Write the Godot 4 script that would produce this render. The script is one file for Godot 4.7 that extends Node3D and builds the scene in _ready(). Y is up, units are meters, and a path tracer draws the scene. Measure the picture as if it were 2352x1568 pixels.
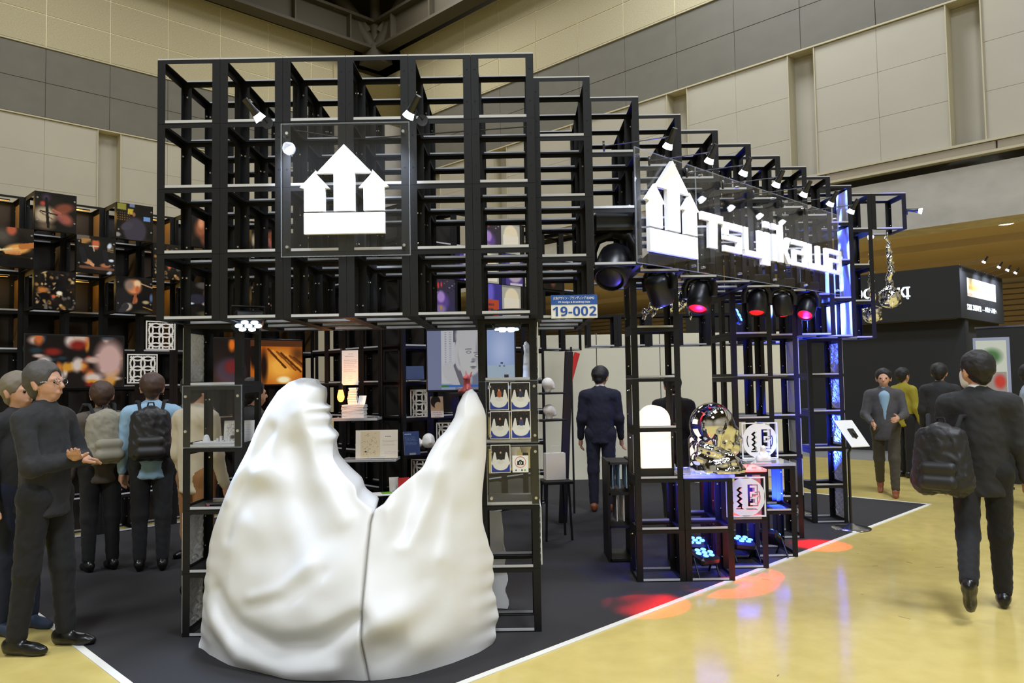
extends Node3D
# Exhibition hall with a booth of bolted black frame cubes standing at 45 degrees to the hall.
# Grid: one frame cube is G wide and deep and H high.

const G := 0.375
const H := 0.391
var M := {}
var mesh_cache := {}
var taken := {}
var rng := RandomNumberGenerator.new()

# ---------------------------------------------------------------- helpers
func numbered(called: String) -> String:
	var n: int = taken.get(called, 0)
	taken[called] = n + 1
	return called if n == 0 else "%s_%03d" % [called, n]

func tag(o: Node, label: String, category := "", group := "") -> Node:
	if label: o.set_meta("label", label)
	if category: o.set_meta("category", category)
	if group: o.set_meta("group", group)
	return o

func thing(called: String, label: String, category: String, at := Vector3.ZERO, turn := 0.0, group := "") -> Node3D:
	var o := Node3D.new()
	o.name = numbered(called)
	add_child(o)
	o.position = at
	o.rotation.y = turn
	tag(o, label, category, group)
	return o

func struct(called: String, at := Vector3.ZERO, turn := 0.0, label := "") -> Node3D:
	var o := Node3D.new()
	o.name = called
	add_child(o)
	o.position = at
	o.rotation.y = turn
	o.set_meta("kind", "structure")
	if label: o.set_meta("label", label)
	return o

func inst(called: String, mesh: Mesh, parent: Node, at := Vector3.ZERO, basis := Basis()) -> MeshInstance3D:
	var o := MeshInstance3D.new()
	o.name = numbered(called) if parent == self else called
	o.mesh = mesh
	parent.add_child(o, true)
	o.transform = Transform3D(basis, at)
	return o

func mesh_of(st: SurfaceTool, m: Material) -> ArrayMesh:
	var me := st.commit()
	me.surface_set_material(0, m)
	return me

func obj(called: String, st: SurfaceTool, m: Material, parent: Node, at := Vector3.ZERO, basis := Basis()) -> MeshInstance3D:
	return inst(called, mesh_of(st, m), parent, at, basis)

func one(called: String, st: SurfaceTool, m: Material, label: String, category: String, at := Vector3.ZERO, turn := 0.0, group := "") -> MeshInstance3D:
	var o := obj(called, st, m, self, at, Basis(Vector3.UP, turn))
	tag(o, label, category, group)
	return o

func mb() -> SurfaceTool:
	var s := SurfaceTool.new()
	s.begin(Mesh.PRIMITIVE_TRIANGLES)
	return s

func vtx(s: SurfaceTool, p: Vector3, n: Vector3, uv := Vector2.ZERO) -> void:
	s.set_normal(n)
	s.set_uv(uv)
	s.add_vertex(p)

func quad(s: SurfaceTool, a: Vector3, b: Vector3, c: Vector3, d: Vector3, n: Vector3) -> void:
	# uv: a lower left, b lower right, c upper right, d upper left as seen from n
	var ua := Vector2(0, 1)
	var ub := Vector2(1, 1)
	var uc := Vector2(1, 0)
	var ud := Vector2(0, 0)
	if (b - a).cross(c - a).dot(n) > 0.0:
		vtx(s, a, n, ua); vtx(s, c, n, uc); vtx(s, b, n, ub)
		vtx(s, a, n, ua); vtx(s, d, n, ud); vtx(s, c, n, uc)
	else:
		vtx(s, a, n, ua); vtx(s, b, n, ub); vtx(s, c, n, uc)
		vtx(s, a, n, ua); vtx(s, c, n, uc); vtx(s, d, n, ud)

func box(s: SurfaceTool, c: Vector3, size: Vector3, b := Basis()) -> void:
	var x := b.x * size.x * 0.5
	var y := b.y * size.y * 0.5
	var z := b.z * size.z * 0.5
	quad(s, c - x - y + z, c + x - y + z, c + x + y + z, c - x + y + z, b.z.normalized())
	quad(s, c + x - y - z, c - x - y - z, c - x + y - z, c + x + y - z, -b.z.normalized())
	quad(s, c + x - y + z, c + x - y - z, c + x + y - z, c + x + y + z, b.x.normalized())
	quad(s, c - x - y - z, c - x - y + z, c - x + y + z, c - x + y - z, -b.x.normalized())
	quad(s, c - x + y + z, c + x + y + z, c + x + y - z, c - x + y - z, b.y.normalized())
	quad(s, c - x - y - z, c + x - y - z, c + x - y + z, c - x - y + z, -b.y.normalized())

func bx(s: SurfaceTool, x0: float, x1: float, y0: float, y1: float, z0: float, z1: float) -> void:
	box(s, Vector3(x0 + x1, y0 + y1, z0 + z1) * 0.5, Vector3(abs(x1 - x0), abs(y1 - y0), abs(z1 - z0)))

func bevel_box(s: SurfaceTool, c: Vector3, size: Vector3, r: float, b := Basis()) -> void:
	# box with chamfered edges
	var h := size * 0.5
	r = min(r, min(h.x, min(h.y, h.z)) * 0.95)
	var ax := [b.x.normalized(), b.y.normalized(), b.z.normalized()]
	var hh := [h.x, h.y, h.z]
	for i in 3:
		var j := (i + 1) % 3
		var k := (i + 2) % 3
		for sg in [-1.0, 1.0]:
			var n: Vector3 = ax[i] * sg
			var o: Vector3 = c + n * hh[i]
			var u: Vector3 = ax[j] * (hh[j] - r)
			var v: Vector3 = ax[k] * (hh[k] - r)
			quad(s, o - u - v, o + u - v, o + u + v, o - u + v, n)
			# chamfer along axis k between faces i and j
			for sj in [-1.0, 1.0]:
				var n2: Vector3 = ax[j] * sj
				var p1: Vector3 = c + n * hh[i] + n2 * (hh[j] - r)
				var p2: Vector3 = c + n * (hh[i] - r) + n2 * hh[j]
				quad(s, p1 - v, p1 + v, p2 + v, p2 - v, (n + n2).normalized())
	for sx in [-1.0, 1.0]:
		for sy in [-1.0, 1.0]:
			for sz in [-1.0, 1.0]:
				var q: Vector3 = c + ax[0] * sx * (h.x - r) + ax[1] * sy * (h.y - r) + ax[2] * sz * (h.z - r)
				tri(s, q + ax[0] * sx * r, q + ax[1] * sy * r, q + ax[2] * sz * r, (ax[0] * sx + ax[1] * sy + ax[2] * sz).normalized())

func tri(s: SurfaceTool, a: Vector3, b: Vector3, c: Vector3, n: Vector3) -> void:
	if (b - a).cross(c - a).dot(n) > 0.0:
		vtx(s, a, n); vtx(s, c, n); vtx(s, b, n)
	else:
		vtx(s, a, n); vtx(s, b, n); vtx(s, c, n)

func side_of(d: Vector3) -> Vector3:
	var up := Vector3.UP if abs(d.normalized().y) < 0.95 else Vector3.RIGHT
	return d.cross(up).normalized()

func cyl(s: SurfaceTool, a: Vector3, b: Vector3, r0: float, r1: float, n := 12, caps := true) -> void:
	var d := (b - a).normalized()
	var u := side_of(d)
	var v := d.cross(u)
	var slope: Vector3 = d * (r0 - r1) / maxf((b - a).length(), 1e-5)
	for i in n:
		var t0 := TAU * i / n
		var t1 := TAU * (i + 1) / n
		var e0 := u * cos(t0) + v * sin(t0)
		var e1 := u * cos(t1) + v * sin(t1)
		var n0 := (e0 + slope).normalized()
		var n1 := (e1 + slope).normalized()
		quad_n(s, [a + e0 * r0, a + e1 * r0, b + e1 * r1, b + e0 * r1], [n0, n1, n1, n0])
		if caps:
			if r0 > 1e-5: tri(s, a, a + e0 * r0, a + e1 * r0, -d)
			if r1 > 1e-5: tri(s, b, b + e0 * r1, b + e1 * r1, d)

func quad_n(s: SurfaceTool, p: Array, n: Array) -> void:
	var order := [0, 1, 2, 0, 2, 3]
	var nn: Vector3 = n[0] + n[1] + n[2] + n[3]
	var cr: Vector3 = (p[2] - p[0]).cross(p[3] - p[1])
	if cr.dot(nn) > 0.0: order = [0, 2, 1, 0, 3, 2]
	for i in order: vtx(s, p[i], n[i])

func tube(s: SurfaceTool, pts: Array, r, n := 8, caps := true) -> void:
	# smooth tube through points; r is a number or one radius per point
	var m := pts.size()
	var rings := []
	var norms := []
	var u := Vector3.ZERO
	for i in m:
		var d: Vector3 = (pts[min(i + 1, m - 1)] - pts[max(i - 1, 0)]).normalized()
		if i == 0: u = side_of(d)
		else: u = (u - d * u.dot(d)).normalized()
		var v := d.cross(u)
		var ri: float = r[i] if r is Array else r
		var ring := []
		var nr := []
		for k in n:
			var t := TAU * k / n
			var e := u * cos(t) + v * sin(t)
			ring.append(pts[i] + e * ri)
			nr.append(e)
		rings.append(ring)
		norms.append(nr)
	for i in m - 1:
		for k in n:
			var k2 := (k + 1) % n
			quad_n(s, [rings[i][k], rings[i][k2], rings[i + 1][k2], rings[i + 1][k]], [norms[i][k], norms[i][k2], norms[i + 1][k2], norms[i + 1][k]])
	if caps:
		for e in [0, m - 1]:
			var d2: Vector3 = pts[e] - pts[1 if e == 0 else m - 2]
			for k in n:
				tri(s, pts[e], rings[e][k], rings[e][(k + 1) % n], d2.normalized())

func lathe(s: SurfaceTool, prof: Array, n := 24, xf := Transform3D()) -> void:
	# prof: Vector2(radius, height) from bottom to top
	var nrm := []
	for i in prof.size():
		var d: Vector2 = prof[min(i + 1, prof.size() - 1)] - prof[max(i - 1, 0)]
		nrm.append(Vector2(d.y, -d.x).normalized())
	for i in prof.size() - 1:
		for k in n:
			var t0 := TAU * k / n
			var t1 := TAU * (k + 1) / n
			var p := []
			var q := []
			for a in [[i, t0], [i, t1], [i + 1, t1], [i + 1, t0]]:
				var pr: Vector2 = prof[a[0]]
				var nn: Vector2 = nrm[a[0]]
				p.append(xf * Vector3(pr.x * cos(a[1]), pr.y, pr.x * sin(a[1])))
				q.append((xf.basis * Vector3(nn.x * cos(a[1]), nn.y, nn.x * sin(a[1]))).normalized())
			quad_n(s, p, q)

func extrude(s: SurfaceTool, poly: PackedVector2Array, depth: float, xf := Transform3D()) -> void:
	# polygon in xy, front face at z = depth, back at z = 0
	var idx := Geometry2D.triangulate_polygon(poly)
	var nz := xf.basis.z.normalized()
	for i in range(0, idx.size(), 3):
		var a := poly[idx[i]]
		var b := poly[idx[i + 1]]
		var c := poly[idx[i + 2]]
		tri(s, xf * Vector3(a.x, a.y, depth), xf * Vector3(b.x, b.y, depth), xf * Vector3(c.x, c.y, depth), nz)
		tri(s, xf * Vector3(a.x, a.y, 0), xf * Vector3(b.x, b.y, 0), xf * Vector3(c.x, c.y, 0), -nz)
	var cw := Geometry2D.is_polygon_clockwise(poly)
	for i in poly.size():
		var a := poly[i]
		var b := poly[(i + 1) % poly.size()]
		var e := (b - a)
		var n2 := Vector2(e.y, -e.x).normalized()
		if cw: n2 = -n2
		quad(s, xf * Vector3(a.x, a.y, 0), xf * Vector3(b.x, b.y, 0), xf * Vector3(b.x, b.y, depth), xf * Vector3(a.x, a.y, depth), (xf.basis * Vector3(n2.x, n2.y, 0)).normalized())

func ball(s: SurfaceTool, c: Vector3, r: Vector3, nu := 16, nv := 10) -> void:
	for j in nv:
		for i in nu:
			var p := []
			var q := []
			for a in [[i, j], [i + 1, j], [i + 1, j + 1], [i, j + 1]]:
				var th: float = TAU * a[0] / nu
				var ph: float = PI * a[1] / nv - PI / 2
				var e := Vector3(cos(ph) * cos(th), sin(ph), cos(ph) * sin(th))
				p.append(c + e * r)
				q.append((e / r).normalized())
			quad_n(s, p, q)

func gp(x: float, lev: float, z: float) -> Vector3:
	return Vector3(x * G, lev * H, z * G)

# ---------------------------------------------------------------- materials
func srgb(r: int, g: int, b: int) -> Color:
	return Color(r / 255.0, g / 255.0, b / 255.0)

func mat(key: String, col: Color, rough := 0.6, metal := 0.0) -> StandardMaterial3D:
	var m := StandardMaterial3D.new()
	m.resource_name = key
	m.albedo_color = col
	m.roughness = rough
	m.metallic = metal
	M[key] = m
	return m

func glow(key: String, col: Color, strength: float) -> StandardMaterial3D:
	var m := mat(key, col, 0.4)
	m.emission_enabled = true
	m.emission = col
	m.emission_energy_multiplier = strength
	return m

func clear(key: String, col: Color, alpha: float, rough := 0.03) -> StandardMaterial3D:
	var m := mat(key, col, rough)
	m.transparency = BaseMaterial3D.TRANSPARENCY_ALPHA
	m.albedo_color.a = alpha
	return m

func noise_tex(freq: float, lo: Color, hi: Color, size := 512, octaves := 4, seed_ := 1, kind := FastNoiseLite.TYPE_SIMPLEX_SMOOTH) -> NoiseTexture2D:
	var f := FastNoiseLite.new()
	f.noise_type = kind
	f.frequency = freq
	f.fractal_octaves = octaves
	f.seed = seed_
	var t := NoiseTexture2D.new()
	t.width = size
	t.height = size
	t.seamless = true
	t.noise = f
	var gr := Gradient.new()
	gr.set_color(0, lo)
	gr.set_color(1, hi)
	t.color_ramp = gr
	return t

func world_noise(m: StandardMaterial3D, tex: Texture2D, scale: float) -> void:
	m.albedo_texture = tex
	m.uv1_triplanar = true
	m.uv1_world_triplanar = true
	m.uv1_scale = Vector3.ONE * scale

func picture(key: String, im: Image, rough := 0.35) -> StandardMaterial3D:
	var m := mat(key, Color.WHITE, rough)
	m.albedo_texture = ImageTexture.create_from_image(im)
	m.texture_repeat = false
	return m

# ---------------------------------------------------------------- the scene
func _ready() -> void:
	rng.seed = 7
	set_camera()
	set_light()
	make_materials()
	build_hall()
	build_floor()
	build_frames()
	build_rest()

func set_camera() -> void:
	var cam := Camera3D.new()
	cam.name = "camera"
	cam.position = Vector3(2.10686, 1.57168, 4.51837)
	cam.rotation = Vector3(0.0498445, 0.0026606, -0.0168072)
	cam.fov = rad_to_deg(2.0 * atan(784.0 / 1769.707))
	cam.near = 0.05
	cam.far = 200.0
	add_child(cam)
	cam.current = true

func set_light() -> void:
	var env := Environment.new()
	env.background_mode = Environment.BG_COLOR
	env.background_color = Color(0.02, 0.02, 0.02)
	env.tonemap_mode = Environment.TONE_MAPPER_LINEAR
	env.tonemap_exposure = 1.0
	env.sdfgi_enabled = true
	env.ssao_enabled = true
	env.ssil_enabled = true
	var we := WorldEnvironment.new()
	we.name = "environment"
	we.environment = env
	add_child(we)
	# high-bay fittings of the hall roof: warm white, very large and soft
	for hl in HALL_LAMPS:
		var l := AreaLight3D.new()
		l.name = "hall_lamp_light"
		l.area_size = Vector2(4.0, 4.0)
		l.light_color = Color(0.905, 0.945, 1.0)
		l.light_energy = hl[1]
		l.area_range = 80.0
		l.shadow_enabled = true
		add_child(l, true)
		l.position = hl[0]
		l.rotation = Vector3(-PI / 2, PI / 4, 0)

# position and energy of each high-bay lamp
const HALL_LAMPS := [[Vector3(-2, 18.0, -23), 32.0], [Vector3(-9, 18.0, -14), 60.0], [Vector3(7, 18.0, -14), 120.0], [Vector3(-9, 18.0, 4), 135.0], [Vector3(7, 18.0, 4), 210.0], [Vector3(18, 18.0, 0), 80.0], [Vector3(2, 18.0, 18), 310.0]]

func make_materials() -> void:
	mat("black_steel", srgb(17, 17, 19), 0.5).metallic_specular = 0.4
	mat("grey_steel", srgb(188, 188, 190), 0.45)
	mat("hole", srgb(8, 8, 8), 0.9)
	mat("bolt", srgb(210, 210, 205), 0.25, 0.9)
	mat("black_plastic", srgb(22, 22, 24), 0.35)
	mat("black_matte", srgb(24, 22, 21), 0.8)
	mat("dark_board", srgb(34, 28, 24), 0.7)
	mat("brown_board", srgb(120, 92, 52), 0.6)
	mat("white_paint", srgb(240, 240, 238), 0.4)
	mat("white_gloss", srgb(236, 237, 238), 0.22)
	mat("white_card", srgb(238, 234, 226), 0.6)
	mat("chrome", srgb(235, 235, 238), 0.04, 1.0)
	mat("lamp_arm", srgb(60, 60, 64), 0.3, 0.9)
	mat("steel_shine", srgb(190, 190, 195), 0.18, 1.0)
	clear("acrylic", Color(0.4, 0.42, 0.45), 0.015, 0.02).metallic_specular = 0.4
	clear("acrylic_edge", Color(0.8, 0.84, 0.88), 0.16, 0.1)
	clear("acrylic_slab", Color(0.93, 0.95, 0.97), 0.30, 0.03)
	# hall
	world_noise(mat("beige_panel", srgb(194, 185, 154), 0.85), noise_tex(0.05, Color(0.84, 0.84, 0.84), Color(1, 1, 1), 512, 5, 3), 0.8)
	mat("beige_joint", srgb(236, 228, 194), 0.8)
	world_noise(mat("grey_panel", srgb(110, 107, 98), 0.7), noise_tex(0.02, Color(0.93, 0.93, 0.93), Color(1, 1, 1), 256, 3, 5), 0.3)
	mat("dark_joint", srgb(90, 88, 80), 0.8)
	world_noise(mat("cream_panel", srgb(178, 172, 157), 0.6), noise_tex(0.01, Color(0.95, 0.95, 0.95), Color(1, 1, 1), 256, 3, 6), 0.2)
	mat("trim_paint", srgb(184, 176, 150), 0.5)
	mat("ledge_paint", srgb(150, 138, 120), 0.6)
	world_noise(mat("concrete", srgb(188, 183, 174), 0.8), noise_tex(0.012, Color(0.86, 0.86, 0.86), Color(1, 1, 1), 512, 5, 8), 0.25)
	mat("soffit_paint", srgb(178, 162, 138), 0.7)
	mat("girder", srgb(62, 56, 44), 0.7)
	mat("roof_dark", srgb(60, 54, 44), 0.8)
	var fl := mat("hall_floor", srgb(218, 198, 122), 0.16)
	world_noise(fl, noise_tex(0.012, Color(0.94, 0.93, 0.90), Color(1, 1, 1), 1024, 6, 11), 0.35)
	fl.roughness_texture = noise_tex(0.02, Color(0.75, 0.75, 0.75), Color(1, 1, 1), 512, 4, 12)
	world_noise(mat("carpet", srgb(56, 54, 56), 1.0), noise_tex(0.25, Color(0.55, 0.55, 0.55), Color(1, 1, 1), 512, 3, 13), 2.0)
	world_noise(mat("far_carpet", srgb(130, 128, 126), 1.0), noise_tex(0.25, Color(0.7, 0.7, 0.7), Color(1, 1, 1), 256, 3, 14), 2.0)
	mat("tape", srgb(226, 224, 214), 0.5)
	mat("scuff", srgb(120, 104, 66), 0.5)

func panel_mesh(w: float, h: float, key: String) -> Mesh:
	var id := "panel %.3f %.3f %s" % [w, h, key]
	if not mesh_cache.has(id):
		var s := mb()
		bevel_box(s, Vector3(0, 0, -0.03), Vector3(w, h, 0.06), 0.005)
		mesh_cache[id] = mesh_of(s, M[key])
	return mesh_cache[id]

func build_wall(w: Node3D, dir: float, near: float, far: float, grid0: float, rec0: float, low: float) -> void:
	# local x runs along the wall; dir -1 or +1 is the way from the corner; near and far are distances from it
	var s := mb()
	var x0 := dir * near
	var x1 := dir * far
	bx(s, min(x0, x1), max(x0, x1), low, 16.46, -0.75, -0.55)
	obj("wall_core", s, M.dark_joint, w)
	s = mb()
	bx(s, min(x0, x1), max(x0, x1), 13.02, 16.4, -0.55, -0.02)
	obj("joint_bed", s, M.beige_joint, w)
	s = mb()
	bx(s, min(x0, x1), max(x0, x1), 10.6, 13.0, -0.55, -0.055)
	obj("grey_bed", s, M.dark_joint, w)
	# beige rows
	var d := grid0
	while d < far:
		var a: float = max(d, near)
		var b: float = min(d + 2.005, far)
		if b - a > 0.1:
			for r in [[13.03, 14.12], [14.12, 15.27], [15.27, 16.42]]:
				inst("panel", panel_mesh(b - a - 0.03, r[1] - r[0] - 0.03, "beige_panel"), w, Vector3(dir * (a + b) * 0.5, (r[0] + r[1]) * 0.5, 0))
			for r in [[10.62, 11.8], [11.8, 12.97]]:
				inst("panel", panel_mesh(b - a - 0.014, r[1] - r[0] - 0.014, "grey_panel"), w, Vector3(dir * (a + b) * 0.5, (r[0] + r[1]) * 0.5, -0.03))
		d += 2.005
	# cream zone with recessed bays every four metres
	d = rec0
	var bottom: float = max(low, 7.02)
	while d < far:
		for q in [[d + 0.76, d + 2.39], [d + 2.39, d + 4.02]]:
			var a: float = max(q[0], near)
			var b: float = min(q[1], far)
			if b - a > 0.1:
				for r in [[bottom, 8.18], [8.18, 9.37], [9.37, 10.55]]:
					inst("panel", panel_mesh(b - a - 0.004, r[1] - r[0] - 0.004, "cream_panel"), w, Vector3(dir * (a + b) * 0.5, (r[0] + r[1]) * 0.5, -0.04))
		if d > near and d + 0.76 < far:
			s = mb()
			var c := dir * (d + 0.38)
			bx(s, c - 0.38, c + 0.38, bottom, 10.55, -0.5, -0.42)
			obj("recess_panel", s, M.cream_panel, w)
			s = mb()
			bx(s, c - 0.39, c - 0.36, bottom, 10.56, -0.45, 0.0)
			bx(s, c + 0.36, c + 0.39, bottom, 10.56, -0.45, 0.0)
			obj("recess_frame", s, M.trim_paint, w)
		d += 4.02
	s = mb()
	for y in [10.58, 13.0, 16.44]:
		bx(s, min(x0, x1), max(x0, x1), y - 0.022, y + 0.022, -0.5, 0.02)
	obj("trim_rail", s, M.trim_paint, w)

func build_hall() -> void:
	var corner := Vector3(-3.8, 0, -30.5)
	var wl := struct("wall_left", corner, PI / 4, "beige, grey and cream panelled hall wall behind the photo wall")
	build_wall(wl, -1.0, 1.5, 44.0, 1.64 - 2.005, 11.29 - 3 * 4.02, 0.0)
	# bare lower wall under the cream zone
	var s := mb()
	bx(s, -44, -1.5, 0, 7.0, -0.5, -0.06)
	obj("lower_wall", s, M.cream_panel, wl)
	var wr := struct("wall_right", corner, -PI / 4, "beige, grey and cream panelled hall wall with recessed bays")
	build_wall(wr, 1.0, 1.4, 44.0, 3.76 - 2 * 2.005, 15.39 - 4 * 4.02, 6.5)
	# ledge, shadow gap and concrete beam
	for k in 12:
		s = mb()
		bevel_box(s, Vector3(2.4 + k * 4.0, 6.85, 0.02), Vector3(3.97, 0.22, 0.1), 0.02)
		obj("ledge_panel", s, M.ledge_paint, wr)
	s = mb()
	bx(s, 0, 48, 6.96, 7.02, -0.1, 0.1)
	bx(s, 0, 48, 6.68, 6.74, -0.1, 0.14)
	obj("ledge_rail", s, M.trim_paint, wr)
	s = mb()
	bx(s, 0, 48, 5.16, 6.48, -1.1, 0.0)
	obj("concrete_beam", s, M.concrete, wr)
	s = mb()
	bx(s, 0, 48, 6.3, 6.8, -0.9, -0.6)
	obj("beam_back", s, M.concrete, wr)
	# gallery under the beam
	s = mb()
	bx(s, -8, 48, 5.4, 5.6, -4.2, -1.1)
	bx(s, -8, 48, 5.2, 5.6, -7.2, -4.2)
	bx(s, -8, 48, 5.0, 5.6, -12.2, -7.2)
	obj("soffit", s, M.soffit_paint, wr)
	s = mb()
	bx(s, -8, 48, 0, 5.2, -12.5, -12.2)
	obj("gallery_wall", s, M.cream_panel, wr)
	for k in 10:
		s = mb()
		bevel_box(s, Vector3(20, 2.9 + k * 0.2, -12.12), Vector3(56, 0.17, 0.1), 0.02)
		obj("slat", s, M.soffit_paint, wr)
	# corner block and column
	var co := struct("trim_1", corner, 0.0, "concrete corner column under the roof girders")
	s = mb()
	var b45 := Basis(Vector3.UP, PI / 4)
	box(s, Vector3(0, 6.9, 0.0), Vector3(1.5, 13.8, 1.5), b45)
	obj("corner_column", s, M.concrete, co)
	s = mb()
	# capital: inverted pyramid from the square column out to the wall ends
	var lo := []
	var hi := []
	for k in 4:
		var t := PI / 2 * k
		lo.append(Vector3(sin(t) * 1.06, 13.2, cos(t) * 1.06))
		hi.append(Vector3(sin(t) * 1.9, 14.9, cos(t) * 1.9))
	for k in 4:
		var k2 := (k + 1) % 4
		var n: Vector3 = (lo[k] + lo[k2]).normalized() - Vector3(0, 0.7, 0)
		n.y = -0.6
		quad(s, lo[k], lo[k2], hi[k2], hi[k], n.normalized())
	quad(s, hi[0], hi[1], hi[2], hi[3], Vector3.UP)
	quad(s, lo[0], lo[1], lo[2], lo[3], Vector3.DOWN)
	obj("capital", s, M.beige_panel, co)
	s = mb()
	# wall returns beside the column
	box(s, Vector3(-1.1, 15.2, 0.9), Vector3(2.4, 0.7, 0.4), Basis(Vector3.UP, PI / 4))
	box(s, Vector3(1.1, 15.2, 0.9), Vector3(2.4, 0.7, 0.4), Basis(Vector3.UP, -PI / 4))
	obj("corner_ledge", s, M.beige_panel, co)
	s = mb()
	box(s, Vector3(-0.9, 8, -1.5), Vector3(4.0, 17, 0.3), Basis(Vector3.UP, PI / 4))
	box(s, Vector3(0.9, 8, -1.5), Vector3(4.0, 17, 0.3), Basis(Vector3.UP, -PI / 4))
	obj("corner_wall", s, M.beige_panel, co)
	# roof girders meeting over the column
	var gi := struct("trim_2", corner, 0.0, "dark steel roof girders meeting in the hall corner")
	for sg in [-1.0, 1.0]:
		s = mb()
		var bs := Basis(Vector3.UP, -sg * PI / 4)
		for y in [16.2, 17.4]:
			box(s, Vector3(0, y, 1.5) + bs.x * sg * 12.5, Vector3(25, 0.12, 0.7), bs)
		box(s, Vector3(0, 16.8, 1.5) + bs.x * sg * 12.5, Vector3(25, 1.2, 0.06), bs)
		for k in 9:
			box(s, Vector3(0, 16.8, 1.5) + bs.x * sg * (1.5 + k * 2.6), Vector3(0.08, 1.2, 0.6), bs)
		obj("girder", s, M.girder, gi)
		s = mb()
		cyl(s, Vector3(0, 16.1, 1.6), Vector3(sg * 2.0, 19.2, 2.4), 0.32, 0.32, 10)
		box(s, Vector3(sg * 0.9, 17.3, 1.9), Vector3(0.9, 1.4, 0.3), Basis(Vector3(0, 0, 1), -sg * 0.6))
		obj("strut", s, M.girder, gi)
	s = mb()
	cyl(s, Vector3(0, 15.6, 1.6), Vector3(0, 16.4, 1.6), 0.75, 0.5, 4)
	cyl(s, Vector3(0, 16.4, 1.6), Vector3(0, 19.2, 1.6), 0.28, 0.22, 12)
	obj("node_post", s, M.girder, gi)
	# upper walls and roof, other walls of the hall
	var ro := struct("ceiling", Vector3(0, 0, 0), PI / 4, "dark hall roof")
	s = mb()
	bx(s, -90, 90, 19.2, 19.6, -60, 60)
	obj("roof_deck", s, M.roof_dark, ro)
	for k in 14:
		s = mb()
		bx(s, -60, 60, 18.6, 19.2, -26 + k * 5.0, -25.7 + k * 5.0)
		obj("roof_beam", s, M.girder, ro)
	for sg in [-1.0, 1.0]:
		var up: Node3D = wl if sg < 0 else wr
		s = mb()
		bx(s, min(sg * 0.0, sg * 46.0), max(sg * 0.0, sg * 46.0), 16.46, 19.4, -1.6, -1.3)
		obj("upper_wall", s, M.girder, up)
	var wb := struct("wall_back", Vector3(0, 0, 0), PI / 4, "hall wall behind the photographer")
	s = mb()
	bx(s, -60, 60, 0, 19.4, 26.0, 26.4)
	obj("plain_wall", s, M.cream_panel, wb)
	var wf := struct("wall_far", Vector3(0, 0, 0), -PI / 4, "hall wall beyond the left aisle")
	s = mb()
	bx(s, -60, 60, 0, 19.4, 26.0, 26.4)
	obj("plain_wall", s, M.cream_panel, wf)
	# hall high-bay lamps
	glow("hall_glow", Color(1.0, 0.95, 0.84), 6.0)
	for hl in HALL_LAMPS:
		var t := thing("ceiling_lamp", "square high-bay lamp under the hall roof", "lamp", hl[0] + Vector3(0, 0.06, 0), PI / 4, "high-bay lamps under the roof")
		s = mb()
		bevel_box(s, Vector3(0, 0.2, 0), Vector3(4.2, 0.3, 4.2), 0.05)
		obj("lamp_housing", s, M.girder, t)
		s = mb()
		bx(s, -2.0, 2.0, 0.03, 0.05, -2.0, 2.0)
		obj("lamp_diffuser", s, M.hall_glow, t)
		s = mb()
		cyl(s, Vector3(0, 0.3, 0), Vector3(0, 1.1, 0), 0.03, 0.03, 6)
		obj("lamp_hanger", s, M.girder, t)

func build_floor() -> void:
	var f := struct("floor", Vector3.ZERO, 0.0, "yellow polished hall floor")
	var s := mb()
	bx(s, -60, 60, -0.2, -0.004, -60, 60)
	obj("floor_slab", s, M.hall_floor, f)
	# dark booth carpet, its near corner at K, edges at 45 degrees
	var K := Vector3(2.53 * G, 0, 3.32 * G)
	var t := thing("booth_carpet", "dark grey needle-felt carpet covering the floor of the booth", "carpet", K, PI / 4)
	# local x runs along the right-hand aisle (1,0,-1), local -z runs back along the left-hand aisle
	s = mb()
	bx(s, 0, 8.6, -0.004, 0.0, -6.0, 0)
	obj("carpet_sheet", s, M.carpet, t)
	s = mb()
	bx(s, -0.02, 8.62, -0.004, 0.001, 0.0, 0.045)
	obj("edge_tape", s, M.tape, t)
	s = mb()
	bx(s, -0.045, 0.0, -0.004, 0.001, -6.0, 0.045)
	obj("edge_tape", s, M.tape, t)
	s = mb()
	bx(s, 8.6, 8.645, -0.004, 0.001, -6.0, 0.045)
	obj("edge_tape", s, M.tape, t)
	# scuffs in the floor wax
	s = mb()
	var r2 := RandomNumberGenerator.new()
	r2.seed = 3
	for k in 90:
		var p := Vector3(r2.randf_range(1.5, 9.0), -0.0036, r2.randf_range(-5.0, 2.6))
		if p.x + p.z < 2.4: p = Vector3(r2.randf_range(-2.5, 0.2), -0.0036, r2.randf_range(0.3, 2.2))
		if p.x > -0.5 and p.x + p.z < 2.4: continue
		var l := r2.randf_range(0.01, 0.09)
		box(s, p, Vector3(l, 0.0008, r2.randf_range(0.003, 0.008)), Basis(Vector3.UP, r2.randf() * PI))
	var o := obj("floor_scuffs", s, M.scuff, f)
	o.set_meta("kind", "stuff")

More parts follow.
